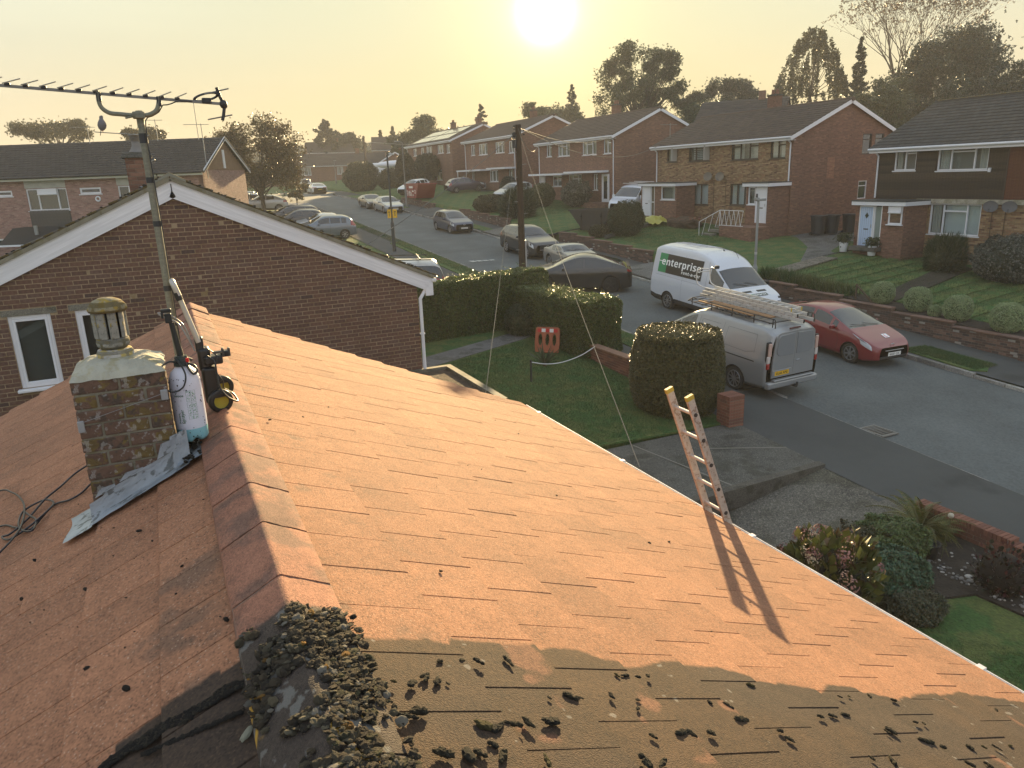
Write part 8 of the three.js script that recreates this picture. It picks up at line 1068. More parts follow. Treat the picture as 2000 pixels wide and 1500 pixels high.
tree('garden_tree', 'grey green bushy tree behind the buff house gable', 58.5, -49.3, 6.3, 0.5, 2.9, { cols: G.mid, n: 9000, size: [0.16, 0.28] });
tree('garden_tree', 'dim bushy tree between gable and boarded roof', 64, -46.5, 6.6, 0.5, 3.2, { cols: G.dark, n: 9000, size: [0.16, 0.3] });
tree('garden_tree', 'low dark tree along the ridge of the boarded house', 74, -46.5, 8.0, 1, 4.8, { cols: G.dark, n: 9000, size: [0.2, 0.36] });
tree('garden_tree', 'dim tree just behind the ridge of the buff house', 62.5, -77, 7.8, 2, 4.2, { cols: G.mid, n: 7000, size: [0.2, 0.36] });
tree('garden_tree', 'tree under the bare one, left of the dark evergreen', 69, -55.5, 8.6, 2, 3.2, { cols: G.mid, n: 6000, size: [0.18, 0.32] });
{ // nearly bare tree: a fan of fine upright branches
  const x = 84.8, z = -67.5, y0 = ground(x, z), t = thing('bare_tree', 'tall half bare tree fanning fine branches against the sky at top right', 'tree', null, [x, y0, z]), R = rng(77), wood = [], pts = [];
  const grow = (p, dir, len, r, k) => { const e = p.clone().addScaledVector(dir, len); wood.push(rod(p.toArray(), e.toArray(), r, r * 0.7, k > 2 ? 3 : 6)); if (k > 3) pts.push([e.x + (R() - 0.5) * 0.3, e.y + (R() - 0.5) * 0.3, e.z + (R() - 0.5) * 0.3]); if (k >= 7) { for (let i = 0; i < 3; i++) pts.push([e.x + (R() - 0.5) * 0.4, e.y + (R() - 0.5) * 0.4, e.z + (R() - 0.5) * 0.4]); return; } const n = k === 0 ? 6 : k < 3 ? 3 : 2; for (let i = 0; i < n; i++) { const a = (i / n + R() * 0.4) * 6.28, s = k === 0 ? 0.42 + 0.25 * R() : 0.3 + 0.25 * R(), d = dir.clone().add(V3(Math.cos(a) * s, 0.08, Math.sin(a) * s)).normalize(); grow(k < 2 ? p.clone().addScaledVector(dir, len * (0.7 + 0.3 * R())) : e, d, len * (0.7 + 0.15 * R()), r * 0.56, k + 1); } };
  grow(V3(0, 0, 0), V3(0.05, 1, 0).normalize(), 5.2, 0.3, 0); part(t, 'trunk', wood, std({ color: [0.09, 0.06, 0.045], roughness: 1 })); leaves(t, 'crown', sprigGeo, fm(0.5), pts, R, [[0.16, 0.08, 0.03], [0.12, 0.07, 0.03]], [0.16, 0.3]);
}
{ // far-off wood along the skyline
  const o = new THREE.Group(), R = rng(99), pts = []; o.name = 'distant_wood'; Object.assign(o.userData, { kind: 'stuff', label: 'hazy far wood along the skyline', category: 'wood' }); scene.add(o);
  for (let i = 0; i < 30000; i++) { const a = lerp(-0.55, 1.35, R()), d = 230 + 120 * R(), x = Math.sin(a) * d, z = -Math.cos(a) * d, hgt = 4 + 6 * fbm(a / 3 + 1, 0.5, 40, 4, 7); pts.push([x, ground(x, z) + R() * hgt, z]); } leaves(o, 'foliage', sprigGeo, fm(0.35), pts, R, G.dark, [0.9, 1.8]);
}
// ================================================================ gardens, walls and street things
const laidBrick = [[0.24, 0.1, 0.065], [0.2, 0.085, 0.058], [0.27, 0.12, 0.08], [0.17, 0.08, 0.06]].map((c) => std({ color: c, map: rep(T.brickFace ?? T.noise, 0.4), bumpMap: rep(T.rough, 0.2), bumpScale: 0.004, roughness: 0.92 }));
const mortarM = std({ map: rep(T.mortarCap, 0.6), color: [0.55, 0.47, 0.4], roughness: 0.95 });
// a garden wall along z, its bricks laid one by one on both faces, soldier bricks on top
function brickWall(name, label, x, zA, zB, baseY, courses, th, coping) {
  const t = thing(name, label, 'wall', null, [x, baseY, (zA + zB) / 2]), L = Math.abs(zB - zA), hgt = courses * 0.075, g = rbox(0.024, 0.065, 0.215, 0.004, 0, 0, 0, 1), gh = rbox(0.024, 0.065, 0.1, 0.004, 0, 0, 0, 1), ge = rbox(th, 0.065, 0.024, 0.004, 0, 0, 0, 1), c = rbox(th + 0.02, 0.105, 0.066, 0.006, 0, 0, 0, 1);
  part(t, 'mortar', box(th - 0.012, hgt + 0.36, L - 0.012, 0, hgt / 2 - 0.18, 0), mortarM);
  for (let r = 0; r < courses; r++) { const y = r * 0.075 + 0.0375; for (const s of [1, -1]) for (let z = -L / 2 + (r % 2 ? 0 : -0.1125); z < L / 2 - 0.02; z += 0.225) { let a = Math.max(z, -L / 2), b = Math.min(z + 0.215, L / 2); if (b - a < 0.08) continue; const m = part(t, 'brick', b - a < 0.2 ? gh : g, laidBrick[Math.floor(rnd(4))]); m.position.set(s * (th / 2 - 0.009) + rnd(-0.002, 0.002), y, (a + b) / 2); } for (const s of [1, -1]) part(t, 'brick', ge, laidBrick[Math.floor(rnd(4))]).position.set(0, y, s * (L / 2 - 0.009)); }
  if (coping) for (let z = -L / 2 + 0.035; z < L / 2; z += 0.0755) { const m = part(t, 'coping_brick', c, laidBrick[Math.floor(rnd(3))]); m.position.set(rnd(-0.003, 0.003), hgt + 0.056 + rnd(-0.002, 0.002), z); }
  return t;
}
brickWall('garden_wall', 'low red brick wall with brick on edge coping, its end beside the fern', 11.9, -8.25, -6.55, -6.33, 3, 0.215, true);
brickWall('garden_wall', 'lower continuation of the red brick front wall at the right edge', 11.9, -6.54, -3.2, -6.4, 3, 0.215, true);
{ const w = brickWall('garden_wall', 'short stretch of red brick wall between the hedge and the drum shaped bush', 11.68, -19.6, -15.6, -5.78, 8, 0.22, false); part(w, 'coping', [rbox(0.3, 0.05, 2.3, 0.01, 0, 0.625, -0.85)], std({ color: [0.3, 0.17, 0.11], map: rep(T.noise, 0.5) })); }
brickWall('gate_pier', 'short red brick gate pier at the foot of the drum shaped bush', 11.85, -13.52, -13.07, -6.02, 9, 0.44, true);
// our drive: raised left slab, step, lower slab ramping down
const hardY = (x, z) => lerp(-5.98, road(z) + 0.11, smooth(9.5, 12.1, x)), rampY = (x, z) => lerp(-6.95, road(z) + 0.105, clamp((x - 4.6) / 7.5));
struct('driveway', slab([[4.3, -13.3], [WL, -13.3], [WL, -10.58], [4.3, -9.85]], hardY, 0.5), M.concrete, 'raised rough concrete slab of the near drive');
struct('driveway', slab([[4.3, -9.84], [WL, -10.57], [WL, -8.3], [9.9, -7.9], [4.3, -7.55]], rampY, 0.3), M.drive, 'lower pebbly concrete slab of the near drive');
struct('drive_edging', slab([[7.8, -10.26], [WL, -10.68], [WL, -10.5], [7.8, -10.08]], (x, z) => hardY(x, z) + 0.05, 0.4), std({ map: rep(T.concrete, 1.5), color: [0.7, 0.66, 0.6] }), 'crumbling concrete edge between the two slabs');
for (const [a, b] of [[[9.0, -13.2], [9.4, -10.4]], [[10.2, -12.3], [12.0, -11.6]]]) struct('slab_joint', [beam([a[0], hardY(...a) + 0.003, a[1]], [b[0], hardY(...b) + 0.003, b[1]], 0.035, 0.004)], std({ color: [0.2, 0.19, 0.16] }));
struct('drive_patch', slab([[10.2, -10.0], [11.6, -9.75], [11.9, -8.95], [10.7, -8.9]], (x, z) => rampY(x, z) + 0.004, 0.02), std({ map: rep(T.pave, 2), roughness: 0.8 }), 'smooth darker cement patch in the drive');
struct('lawn', slab([[4.3, -7.5], [7.3, -7.4], [8.6, -6.5], [9.5, -6.35], [10.35, -6.1], [10.5, -4.5], [10.4, 3], [4.3, 3]], () => -6.36, 0.5), M.grass, 'dark green lawn below the near eaves');
struct('flower_bed', slab([[7.31, -7.41], [9.9, -7.85], [WL - 0.1, -8.2], [WL - 0.1, 3], [10.41, 3], [10.51, -4.5], [10.36, -6.11], [9.51, -6.36], [8.61, -6.51]], () => -6.33, 0.5), M.soil, 'soil bed along the near front wall');
struct('lawn', slab([[4.45, -13.35], [WL - 0.15, -13.35], [WL - 0.15, -30], [4.45, -30]], onLand(0.02), 0.05), M.grass, 'front lawn between the near drive and the hedges');
struct('path', slab([[4.5, -20.3], [10.6, -23.1], [11.6, -23.7], [11.6, -22.8], [10.6, -22.2], [4.5, -19.3]], onLand(0.04), 0.06), std({ map: rep(T.concrete, 2), color: [1.1, 1.1, 1.15] }), 'pale path along the foot of the hedge');
// far side drives, gravel, beds
const landR = onLand(0.03);
struct('driveway', slab([[20.85, -32.2], [33, -31.7], [38, -31.6], [38, -27.5], [31.2, -26.6], [28.4, -26.3], [23.3, -25.6], [20.85, -26.2]], landR, 0.06), std({ map: rep(T.concrete, 4), color: [0.95, 0.97, 1.0] }), 'concrete drive between the boarded and buff brick houses');
struct('gravel', slab([[24.2, -25.55], [28.5, -26.2], [28.8, -25.5], [24.2, -24.6]], onLand(0.05), 0.06), std({ map: rep(T.concrete, 0.9), color: [2.1, 1.95, 1.75], bumpMap: rep(T.conbump, 0.5), bumpScale: 0.03 }), 'pale gravel strip beside the drive');
struct('driveway', slab([[20.85, -49.6], [32, -50.2], [36, -49], [36, -45], [30, -44.8], [27, -43.2], [23.5, -42.8], [20.85, -43.5]], landR, 0.06), std({ map: rep(T.concrete, 4), color: [0.9, 0.88, 0.84] }), 'concrete drive beyond the black skip');
struct('driveway', slab([[20.85, -66], [31, -66.5], [31, -60.2], [20.85, -61]], landR, 0.06), M.pave, 'drive where the silver hatchback stands'); struct('driveway', slab([[20.85, -83], [32, -83], [32, -72.6], [20.85, -77.5]], landR, 0.06), M.pave, 'drive by the red skip');
struct('flower_bed', slab([[24.2, -19.6], [30.6, -21.4], [31.2, -21.2], [30.9, -20.3], [24.4, -18.8]], onLand(0.035), 0.05), M.soil, 'narrow bed dividing the two striped lawns');
struct('flower_bed', slab([[23.5, -25.3], [24.3, -25.3], [24.2, -13.6], [23.45, -13.5]], onLand(0.035), 0.05), M.soil);
for (let k = 0; k < 12; k++) struct('mown_stripe', slab([[24.4, -24.5 + k * 0.9], [30.6, -24.9 + k * 0.9], [30.6, -24.45 + k * 0.9], [24.4, -24.05 + k * 0.9]], onLand(0.006), 0.012), std({ map: rep(T.grass, 2.2), color: [1.12, 1.12, 1.05], roughness: 0.95 }));
// retaining walls with stepped tops
function retaining(name, label, zA, zB, hgt, m) {
  const t = thing(name, label, 'wall', null, [WR, road(zA), zA]); const n = Math.ceil(Math.abs(zB - zA) / 2.4), d = (zB - zA) / n;
  for (let k = 0; k < n; k++) { const z0 = zA + d * k, z1 = z0 + d, top = road(Math.min(z0, z1) * 0.5 + Math.max(z0, z1) * 0.5) + 0.1 + hgt - road(zA), w = Math.abs(d); part(t, 'wall_panel', uvBox(rbox(0.2, hgt + 0.75, w - 0.006, 0.012, 0, top - (hgt + 0.75) / 2, (z0 + z1) / 2 - zA, 1)), m); for (let q = 0; q < 3; q++) { const c = part(t, 'coping_stone', rbox(0.3, 0.06, w / 3 - 0.012, 0.014, 0, 0, 0, 1), [std, std][0] && copingM[Math.floor(rnd(3))]); c.position.set(rnd(-0.01, 0.01), top + 0.031 + rnd(-0.006, 0.006), z0 - zA + d * (q + 0.5) / 3); c.rotation.y = rnd(-0.015, 0.015); } }
}
const copingM = [[0.21, 0.12, 0.085], [0.25, 0.15, 0.11], [0.18, 0.11, 0.085]].map((c) => std({ color: c, map: rep(T.noise, 0.6), roughness: 0.95 }));
T.oldWall = brickTex([[0.13, 0.075, 0.055], [0.1, 0.065, 0.05], [0.16, 0.095, 0.07], [0.08, 0.06, 0.05]], [0.15, 0.13, 0.11], 211, 0.05, [0.28, 0.26, 0.23]); const oldWall = brickMat(T.oldWall);
retaining('retaining_wall', 'low stepped brick retaining wall below the clipped ball shrubs', -13.4, -24.9, 0.55, oldWall);
retaining('retaining_wall', 'low stepped brick wall in front of the buff brick house lawn', -32.6, -42.6, 0.6, oldWall);
retaining('retaining_wall', 'low wall under the shrubs beyond the navy hatchback', -50.2, -60, 0.6, oldWall);
retaining('retaining_wall', 'low stepped wall beside the silver coupe farther up', -66.4, -76.5, 0.5, oldWall);
part(single('wall_end_pier', rbox(0.34, 0.95, 0.5, 0.02, 23.3, road(-13.2) + 0.25, -13.2), oldWall, 'end pier of the retaining wall at the right edge', 'pier'), 'cap', rbox(0.4, 0.07, 0.56, 0.015, 23.3, road(-13.2) + 0.76, -13.2), copingM[1]);
// ---------------------------------------------------------------- telegraph pole, wires, lamps
{
  const z = -29.05, x = 14.0, y = road(z) + 0.1, H = 1.98 - y, t = thing('telegraph_pole', 'tall dark wooden telegraph pole with wires fanning from its top', 'telegraph pole', null, [x, y, z]);
  part(t, 'pole', uvBox(rod([0, -0.3, 0], [0, H, 0], 0.16, 0.115, 18)), std({ map: M.wood.map, color: [0.5, 0.45, 0.4], roughness: 0.95 }));
  part(t, 'metal_cover', rbox(0.06, 2.4, 0.08, 0.012, 0.16, 1.1, 0.04), M.steel); for (let k = 0; k < 9; k++) part(t, 'step_iron', rod([0, 1.9 + k * 0.5, 0], [k % 2 ? 0.3 : -0.3, 1.93 + k * 0.5, 0.06], 0.012), M.metalPost);
  part(t, 'terminal_box', [rbox(0.16, 0.34, 0.14, 0.02, -0.2, H - 0.75, 0.02), rbox(0.12, 0.2, 0.12, 0.02, -0.22, H - 0.4, 0.02)], M.black); for (const [a, b] of [[0.22, 0.3], [-0.22, 0.22], [0.24, 0.44], [-0.2, 0.12]]) part(t, 'insulator', [rod([0, H - b, 0], [a, H - b + 0.04, 0.04], 0.012), rbox(0.06, 0.07, 0.06, 0.015, a, H - b + 0.06, 0.04)], M.black);
  const wm = std({ color: [0.13, 0.125, 0.11], roughness: 0.6 }), wire = (l, a, b, sag, r = 0.005) => single('telephone_wire', tube([0, 0.25, 0.5, 0.75, 1].map((q) => [lerp(a[0], b[0], q), lerp(a[1], b[1], q) - sag * 4 * q * (1 - q), lerp(a[2], b[2], q)]), r, 40, 5), wm, l, 'wire'), P = [x, 1.85, z];
  wire('pale telephone wire slanting down from the pole to the near eaves by the ladder', P, [4.24, -3.02, -6.1], 0.25); wire('pale telephone wire dropping steeply from the pole to the corner of the near roof', [x - 0.1, 1.6, z], [3.72, -3.0, -9.06], 0.2); wire('telephone wire slanting left from the pole to the neighbouring eaves', [x - 0.2, 1.6, z], [4.7, -1.95, -20.5], 0.15, 0.012);
  wire('uppermost wire from the pole across to the second red brick house', P, [31.9, 2.5, -50], 0.5, 0.014); wire('sagging wire from the pole to the gutter of the buff brick house', P, [31.7, 1.5, -44], 0.9, 0.014); wire('wire from the pole to the far end of the second red brick house', [x, 1.7, z], [31.8, 2.55, -62], 0.7, 0.014); wire('wire running on up the road from the pole to the third red brick house', [x, 1.75, z], [31.8, 3.6, -67.5], 0.8, 0.014);
}
function lampPost(name, label, x, z, top, m, head, base = 0.09, y = ground(x, z)) { const t = thing(name, label, 'lamp post', null, [x, y, z]), H = top - y; part(t, 'base', [cyl(base, base * 1.05, H * 0.3, 0, H * 0.15, 0, 14), cyl(base * 0.6, base, 0.12, 0, H * 0.3 + 0.06, 0, 14)], m); part(t, 'column', rod([0, H * 0.3, 0], [0, H, 0], base * 0.58, base * 0.5, 12), m); head(t, H); return t; }
{
  const t = lampPost('lamp_post', 'slim black lamp post with two yellow signs, beyond the neighbouring roof', 12.6, -43.7, 1.36, M.darkPost, (g, H) => { part(g, 'lamp_arm', rod([0, H, 0], [0.28, H + 0.06, -0.1], 0.03), M.darkPost); part(g, 'lamp_head', [rbox(0.34, 0.09, 0.16, 0.03, 0.28, H + 0.05, -0.1), cyl(0.03, 0.03, 0.08, 0.22, H + 0.13, -0.1, 10)], std({ color: [0.45, 0.45, 0.44], roughness: 0.4 })); }, 0.1);
  const yl = std({ color: [0.75, 0.42, 0.01], roughness: 0.4 }); for (const [a, w] of [[-0.17, 0.22], [0.17, 0.26]]) { const s = part(t, 'sign', rbox(w, 0.5, 0.02, 0.006, a, 2.2, 0.09), yl); part(s, 'sign_mark', [box(w * 0.5, 0.05, 0.004, a, 2.3, 0.1025), box(w * 0.12, 0.2, 0.004, a, 2.15, 0.1025)], M.black); }
  lampPost('lamp_post', 'thin pale lamp post behind the silver coupe by the red skip', 21.9, -70.6, 3.3, std({ color: [0.2, 0.2, 0.19] }), (g, H) => part(g, 'lamp_head', [rod([0, H, 0], [-0.4, H + 0.1, 0], 0.03), rbox(0.5, 0.1, 0.18, 0.03, -0.5, H + 0.1, 0)], M.metalPost));
  lampPost('lamp_post', 'distant pale lamp post at the bend in front of the bungalows', 25.3, -116.2, 3.0, std({ color: [0.2, 0.2, 0.19] }), (g, H) => part(g, 'lamp_head', rbox(0.4, 0.1, 0.2, 0.03, 0.1, H, 0), M.metalPost));
  lampPost('lamp_post', 'grey street lamp with a short double head, behind the white hire van', 22.6, -24.25, -1.35, M.metalPost, (g, H) => { part(g, 'lamp_head', [rbox(0.46, 0.1, 0.18, 0.03, 0.12, H + 0.0, 0), rbox(0.2, 0.12, 0.16, 0.03, -0.1, H + 0.04, 0)], M.metalPost); part(g, 'photocell', [cyl(0.035, 0.045, 0.16, -0.1, H + 0.17, 0, 12)], M.black); part(g, 'band', cyl(0.062, 0.062, 0.1, 0, H * 0.45, 0, 12), M.steel); }, 0.1);
  const pole = thing('wooden_pole', 'distant wooden pole with wires left of the solar panel house', 'telegraph pole', null, [29, ground(29, -112), -112]); part(pole, 'pole', rod([0, 0, 0], [0, 6.2, 0], 0.14, 0.1), M.wood); single('telephone_wire', tube([[29, 5.4, -112], [33, 4.6, -104], [37, 4.3, -98]], 0.025, 20, 5), std({ color: [0.4, 0.38, 0.33] }), 'wire from the distant pole down to the solar panel house', 'wire');
}
// ---------------------------------------------------------------- things in our neighbour's garden
{
  const t = thing('road_barrier', 'orange plastic road works barrier with red and white band leaning on the hedge', 'barrier', null, [10.6, -5.45, -20.4], -0.8), og = std({ color: [0.34, 0.1, 0.045], roughness: 0.5 }), s = new THREE.Shape(); s.moveTo(-0.48, 0); s.lineTo(0.48, 0); s.lineTo(0.52, 0.35); s.lineTo(0.5, 0.92); s.quadraticCurveTo(0.48, 1.0, 0.38, 1.0); s.lineTo(-0.38, 1.0); s.quadraticCurveTo(-0.48, 1.0, -0.5, 0.92); s.lineTo(-0.52, 0.35); s.closePath();
  for (const x of [-0.3, 0, 0.3]) { const h = new THREE.Path(); h.absellipse(x, 0.5, 0.095, 0.25, 0, Math.PI * 2); s.holes.push(h); }
  const g = new THREE.ExtrudeGeometry(s, { depth: 0.05, bevelEnabled: true, bevelSize: 0.012, bevelThickness: 0.012, bevelSegments: 2 }).rotateX(-0.25); part(t, 'panel', g, og);
  for (let k = 0; k < 5; k++) part(t, 'band_stripe', box(0.165, 0.14, 0.012, -0.34 + k * 0.17, 0.875, 0.066).rotateX(-0.25), std({ color: k % 2 ? [0.7, 0.7, 0.68] : [0.5, 0.02, 0.02], roughness: 0.35 }));
  part(t, 'foot', rbox(0.5, 0.06, 0.12, 0.02, 0, 0.02, 0.08), og); t.scale.setScalar(0.78);
  const y = thing('yucca', 'spiky yucca in front of the orange barrier', 'plant', null, [9.9, -5.58, -19.2]), R = rng(4), lv = []; for (let k = 0; k < 34; k++) { const a = R() * 6.28, e = 0.25 + R() * 1.1, L = 0.35 + R() * 0.25, d = V3(Math.cos(a) * Math.cos(e), Math.sin(e), Math.sin(a) * Math.cos(e)); lv.push(bladeGeo.clone().scale(0.55, L * 1.3, L * 0.7).applyQuaternion(new THREE.Quaternion().setFromUnitVectors(V3(0, 1, 0), d)).translate(0, 0.1, 0)); } part(y, 'leaf_rosette', lv, leafMat([0.09, 0.11, 0.06], 0.25)); part(y, 'stem', cyl(0.05, 0.06, 0.16, 0, 0.06, 0, 10), M.wood);
  const p = thing('rope_post', 'short dark post carrying a white rope beside the yucca', 'post', null, [8.84, -5.63, -18.0]); part(p, 'post', cyl(0.03, 0.03, 0.62, 0, 0.31, 0, 12), M.darkPost); part(p, 'cap', new THREE.SphereGeometry(0.036, 12, 8).translate(0, 0.63, 0), M.black); part(p, 'rope', tube([[0, 0.6, 0], [0.6, 0.42, -0.2], [1.2, 0.36, -0.35], [1.8, 0.5, -0.3], [2.2, 0.72, -0.2]], 0.014, 40, 6), M.whiteDull);
  const sh = ball('low_shrub', 'small dark shrub at the corner where the two hedges meet', 'shrub', [10.9, ground(10.9, -22.9), -22.9], 0.55, 2500, G.mid, { rough: 0.3, size: [0.05, 0.09] });
}
// ---------------------------------------------------------------- our front bed
const bedY = -6.33;
ball('hydrangea', 'hydrangea with faded pink flower heads and yellow green leaves by the eaves', 'plant', [8.05, bedY, -6.85], 0.62, 900, [[0.1, 0.13, 0.03], [0.16, 0.17, 0.04], [0.08, 0.1, 0.03], [0.12, 0.08, 0.035]], { geo: leafGeo, size: [0.12, 0.22], rough: 0.3, lift: 0.8, depth: 0.35, spread: 1.6, core: [0.02, 0.018, 0.01] });
{ const h = scene.children[scene.children.length - 1], R = rng(19), fl = join(Array.from({ length: 60 }, () => { const v = V3(R() - 0.5, R() - 0.3, R() - 0.5).normalize(); return leafGeo.clone().scale(0.3, 0.3, 0.3).translate(0, -0.12, 0).applyQuaternion(new THREE.Quaternion().setFromUnitVectors(V3(0, 0, 1), v)).translate(v.x * 0.9, v.y * 0.8, v.z * 0.9); })), tones = [[0.36, 0.19, 0.16], [0.44, 0.28, 0.2], [0.28, 0.14, 0.13], [0.55, 0.46, 0.32]].map((c) => std({ color: c, roughness: 0.9, side: THREE.DoubleSide })); for (let k = 0; k < 26; k++) { const a = R() * 6.28, e = R() * 1.2, r = 0.72 + R() * 0.08, m = part(h, 'flower_head', fl, tones[Math.floor(R() * 4)]); m.position.set(Math.cos(a) * Math.cos(e) * r, 0.5 + Math.sin(e) * r * 0.9, Math.sin(a) * Math.cos(e) * r); m.scale.setScalar(0.1 + R() * 0.04); m.rotation.set(R() * 3, R() * 3, R() * 3); } }
ball('geranium_mound', 'low mound of scalloped green leaves between hydrangea and fern', 'plant', [9.35, bedY, -6.95], 0.62, 5200, [[0.07, 0.14, 0.07], [0.09, 0.17, 0.085], [0.05, 0.1, 0.05]], { flat: 0.55, lift: 0.3, rough: 0.3, size: [0.05, 0.09], tr: 0.3 });
ball('leafy_mound', 'lighter green leafy mound nearer the drive beside the fern', 'plant', [10.25, bedY, -7.55], 0.55, 4200, [[0.1, 0.15, 0.04], [0.13, 0.18, 0.05]], { flat: 0.6, lift: 0.4, rough: 0.35, size: [0.05, 0.09] });
ball('dark_mound', 'dark small leaved ground plant at the edge of the near lawn', 'plant', [9.1, bedY, -6.25], 0.42, 3000, [[0.085, 0.1, 0.05], [0.065, 0.08, 0.04], [0.12, 0.11, 0.055]], { flat: 0.5, lift: 0.25, rough: 0.4, size: [0.035, 0.06] });
ball('brown_seedhead_plant', 'brownish straggly plant along the drive edge behind the mounds', 'plant', [9.7, bedY, -7.7], 0.4, 1800, [[0.1, 0.085, 0.045], [0.075, 0.08, 0.035]], { flat: 0.7, lift: 0.5, rough: 0.5, size: [0.05, 0.1] });
{ // fern: arching fronds set with leaflets
  const f = thing('fern', 'large yellow green fern arching over the end of the red brick wall', 'fern', null, [11.3, bedY, -7.75]), R = rng(23), pts = [], stems = [], m = leafMat([1, 1, 1], 0.5);
  for (let k = 0; k < 70; k++) { const a = R() * 6.28, L = 0.55 + R() * 0.55, e = 0.6 + R() * 0.85, q = []; for (let i = 0; i <= 8; i++) { const s = i / 8, an = e - s * 1.5; const p = q.length ? q[q.length - 1] : [0, 0.05, 0], st = L / 8; q.push(i ? [p[0] + Math.cos(a) * Math.cos(an) * st, p[1] + Math.sin(an) * st, p[2] + Math.sin(a) * Math.cos(an) * st] : p); } stems.push(tube(q, 0.006, 10, 4)); for (let i = 0; i < 24; i++) { const s = 0.15 + 0.85 * i / 24, j = Math.min(7, Math.floor(s * 8)), fr = s * 8 - j, c = q[j].map((v, w) => lerp(v, q[j + 1][w], fr)), wd = 0.16 * Math.sin(Math.PI * (0.12 + 0.88 * s)) * (1.1 - s * 0.7); for (const sd of [1, -1]) { const g = leafGeo.clone().scale(0.034, wd, 0.03).rotateX(0.2).applyQuaternion(new THREE.Quaternion().setFromUnitVectors(V3(0, 1, 0), V3(-Math.sin(a) * sd + Math.cos(a) * 0.35, -0.15, Math.cos(a) * sd + Math.sin(a) * 0.35).normalize())).translate(...c); pts.push(tint(g, R() < 0.4 ? [0.2, 0.2, 0.04] : R() < 0.6 ? [0.13, 0.17, 0.035] : [0.25, 0.21, 0.05])); } } }
  part(f, 'stems', stems, std({ color: [0.1, 0.09, 0.03] })); const fr = stuffPart(f, 'fronds', pts, leafMat([1, 1, 1], 0.5)); fr.material.vertexColors = true;
}
ball('rose_bush', 'thin dark rose bush with reddish leaves against the brick wall', 'plant', [10.75, bedY, -6.0], 0.36, 700, [[0.05, 0.035, 0.03], [0.04, 0.045, 0.025], [0.12, 0.03, 0.03]], { rough: 0.5, depth: 0.7, size: [0.05, 0.1], geo: leafGeo, core: [0.02, 0.015, 0.012] });
{ const a = thing('allium', 'single pale seed head on a thin stem by the wall', 'flower', null, [10.9, bedY, -7.05]); part(a, 'stem', tube([[0, 0, 0], [0.05, 0.4, 0], [0.02, 0.75, 0.05]], 0.007, 12, 5), std({ color: [0.12, 0.12, 0.06] })); part(a, 'seed_head', lump(6, 2, 0.2).scale(0.045, 0.045, 0.045).translate(0.02, 0.78, 0.05), std({ color: [0.45, 0.42, 0.33] })); const p = thing('plant_pot', 'dark plastic plant pot standing between the mounds and the fern', 'pot', null, [10.75, bedY, -7.15]); part(p, 'pot', lathe([[0, 0], [0.1, 0], [0.13, 0.24], [0.145, 0.25], [0.145, 0.27], [0.12, 0.26], [0.11, 0.22], [0, 0.22]], 20), M.blackSoft); }
{ const R = rng(61), g = lump(2, 1, 0.3), im = new THREE.InstancedMesh(g, std({ roughness: 0.9 }), 420), d = new THREE.Object3D(); for (let i = 0; i < 420; i++) { const z = lerp(-7.4, -1, R()); d.position.set(10.45 + R() * R() * 1.2, bedY + 0.012, z); const s = 0.012 + R() * R() * 0.035; d.scale.set(s * 1.3, s * 0.7, s); d.rotation.y = R() * 6; d.updateMatrix(); im.setMatrixAt(i, d.matrix); const c = R() < 0.3 ? 0.5 : 0.12 + R() * 0.12; im.setColorAt(i, new THREE.Color().setRGB(c, c * 0.95, c * 0.88)); } im.name = 'pebbles'; Object.assign(im.userData, { kind: 'stuff', label: 'pale pebbles edging the soil bed by the near lawn', category: 'pebbles' }); scene.add(im); }
{ // branch of a small maple reaching in at the right edge
  const t = thing('maple_bush', 'small maple with orange brown leaves reaching in at the right edge', 'shrub', null, [9.35, -6.36, -3.7]), R = rng(81), limbs = [], pts = []; for (let k = 0; k < 16; k++) { const a = R() * 6.28, e = [Math.cos(a) * (0.5 + R() * 0.5), 0.7 + R() * 0.55, Math.sin(a) * (0.5 + R() * 0.5)]; limbs.push(tube([[0, 0, 0], [e[0] * 0.4, e[1] * 0.75, e[2] * 0.4], e], 0.014, 10, 5)); for (let i = 0; i < 90; i++) { const q = 0.5 + R() * 0.55; pts.push([e[0] * q + (R() - 0.5) * 0.32, e[1] * (0.55 + 0.45 * q) + (R() - 0.6) * 0.22, e[2] * q + (R() - 0.5) * 0.32]); } } part(t, 'trunk', limbs, std({ color: [0.2, 0.15, 0.1] })); leaves(t, 'crown', leafGeo, fm(0.5), pts, R, [[0.2, 0.1, 0.03], [0.15, 0.11, 0.03], [0.12, 0.14, 0.03], [0.22, 0.08, 0.03]], [0.05, 0.1]);
}
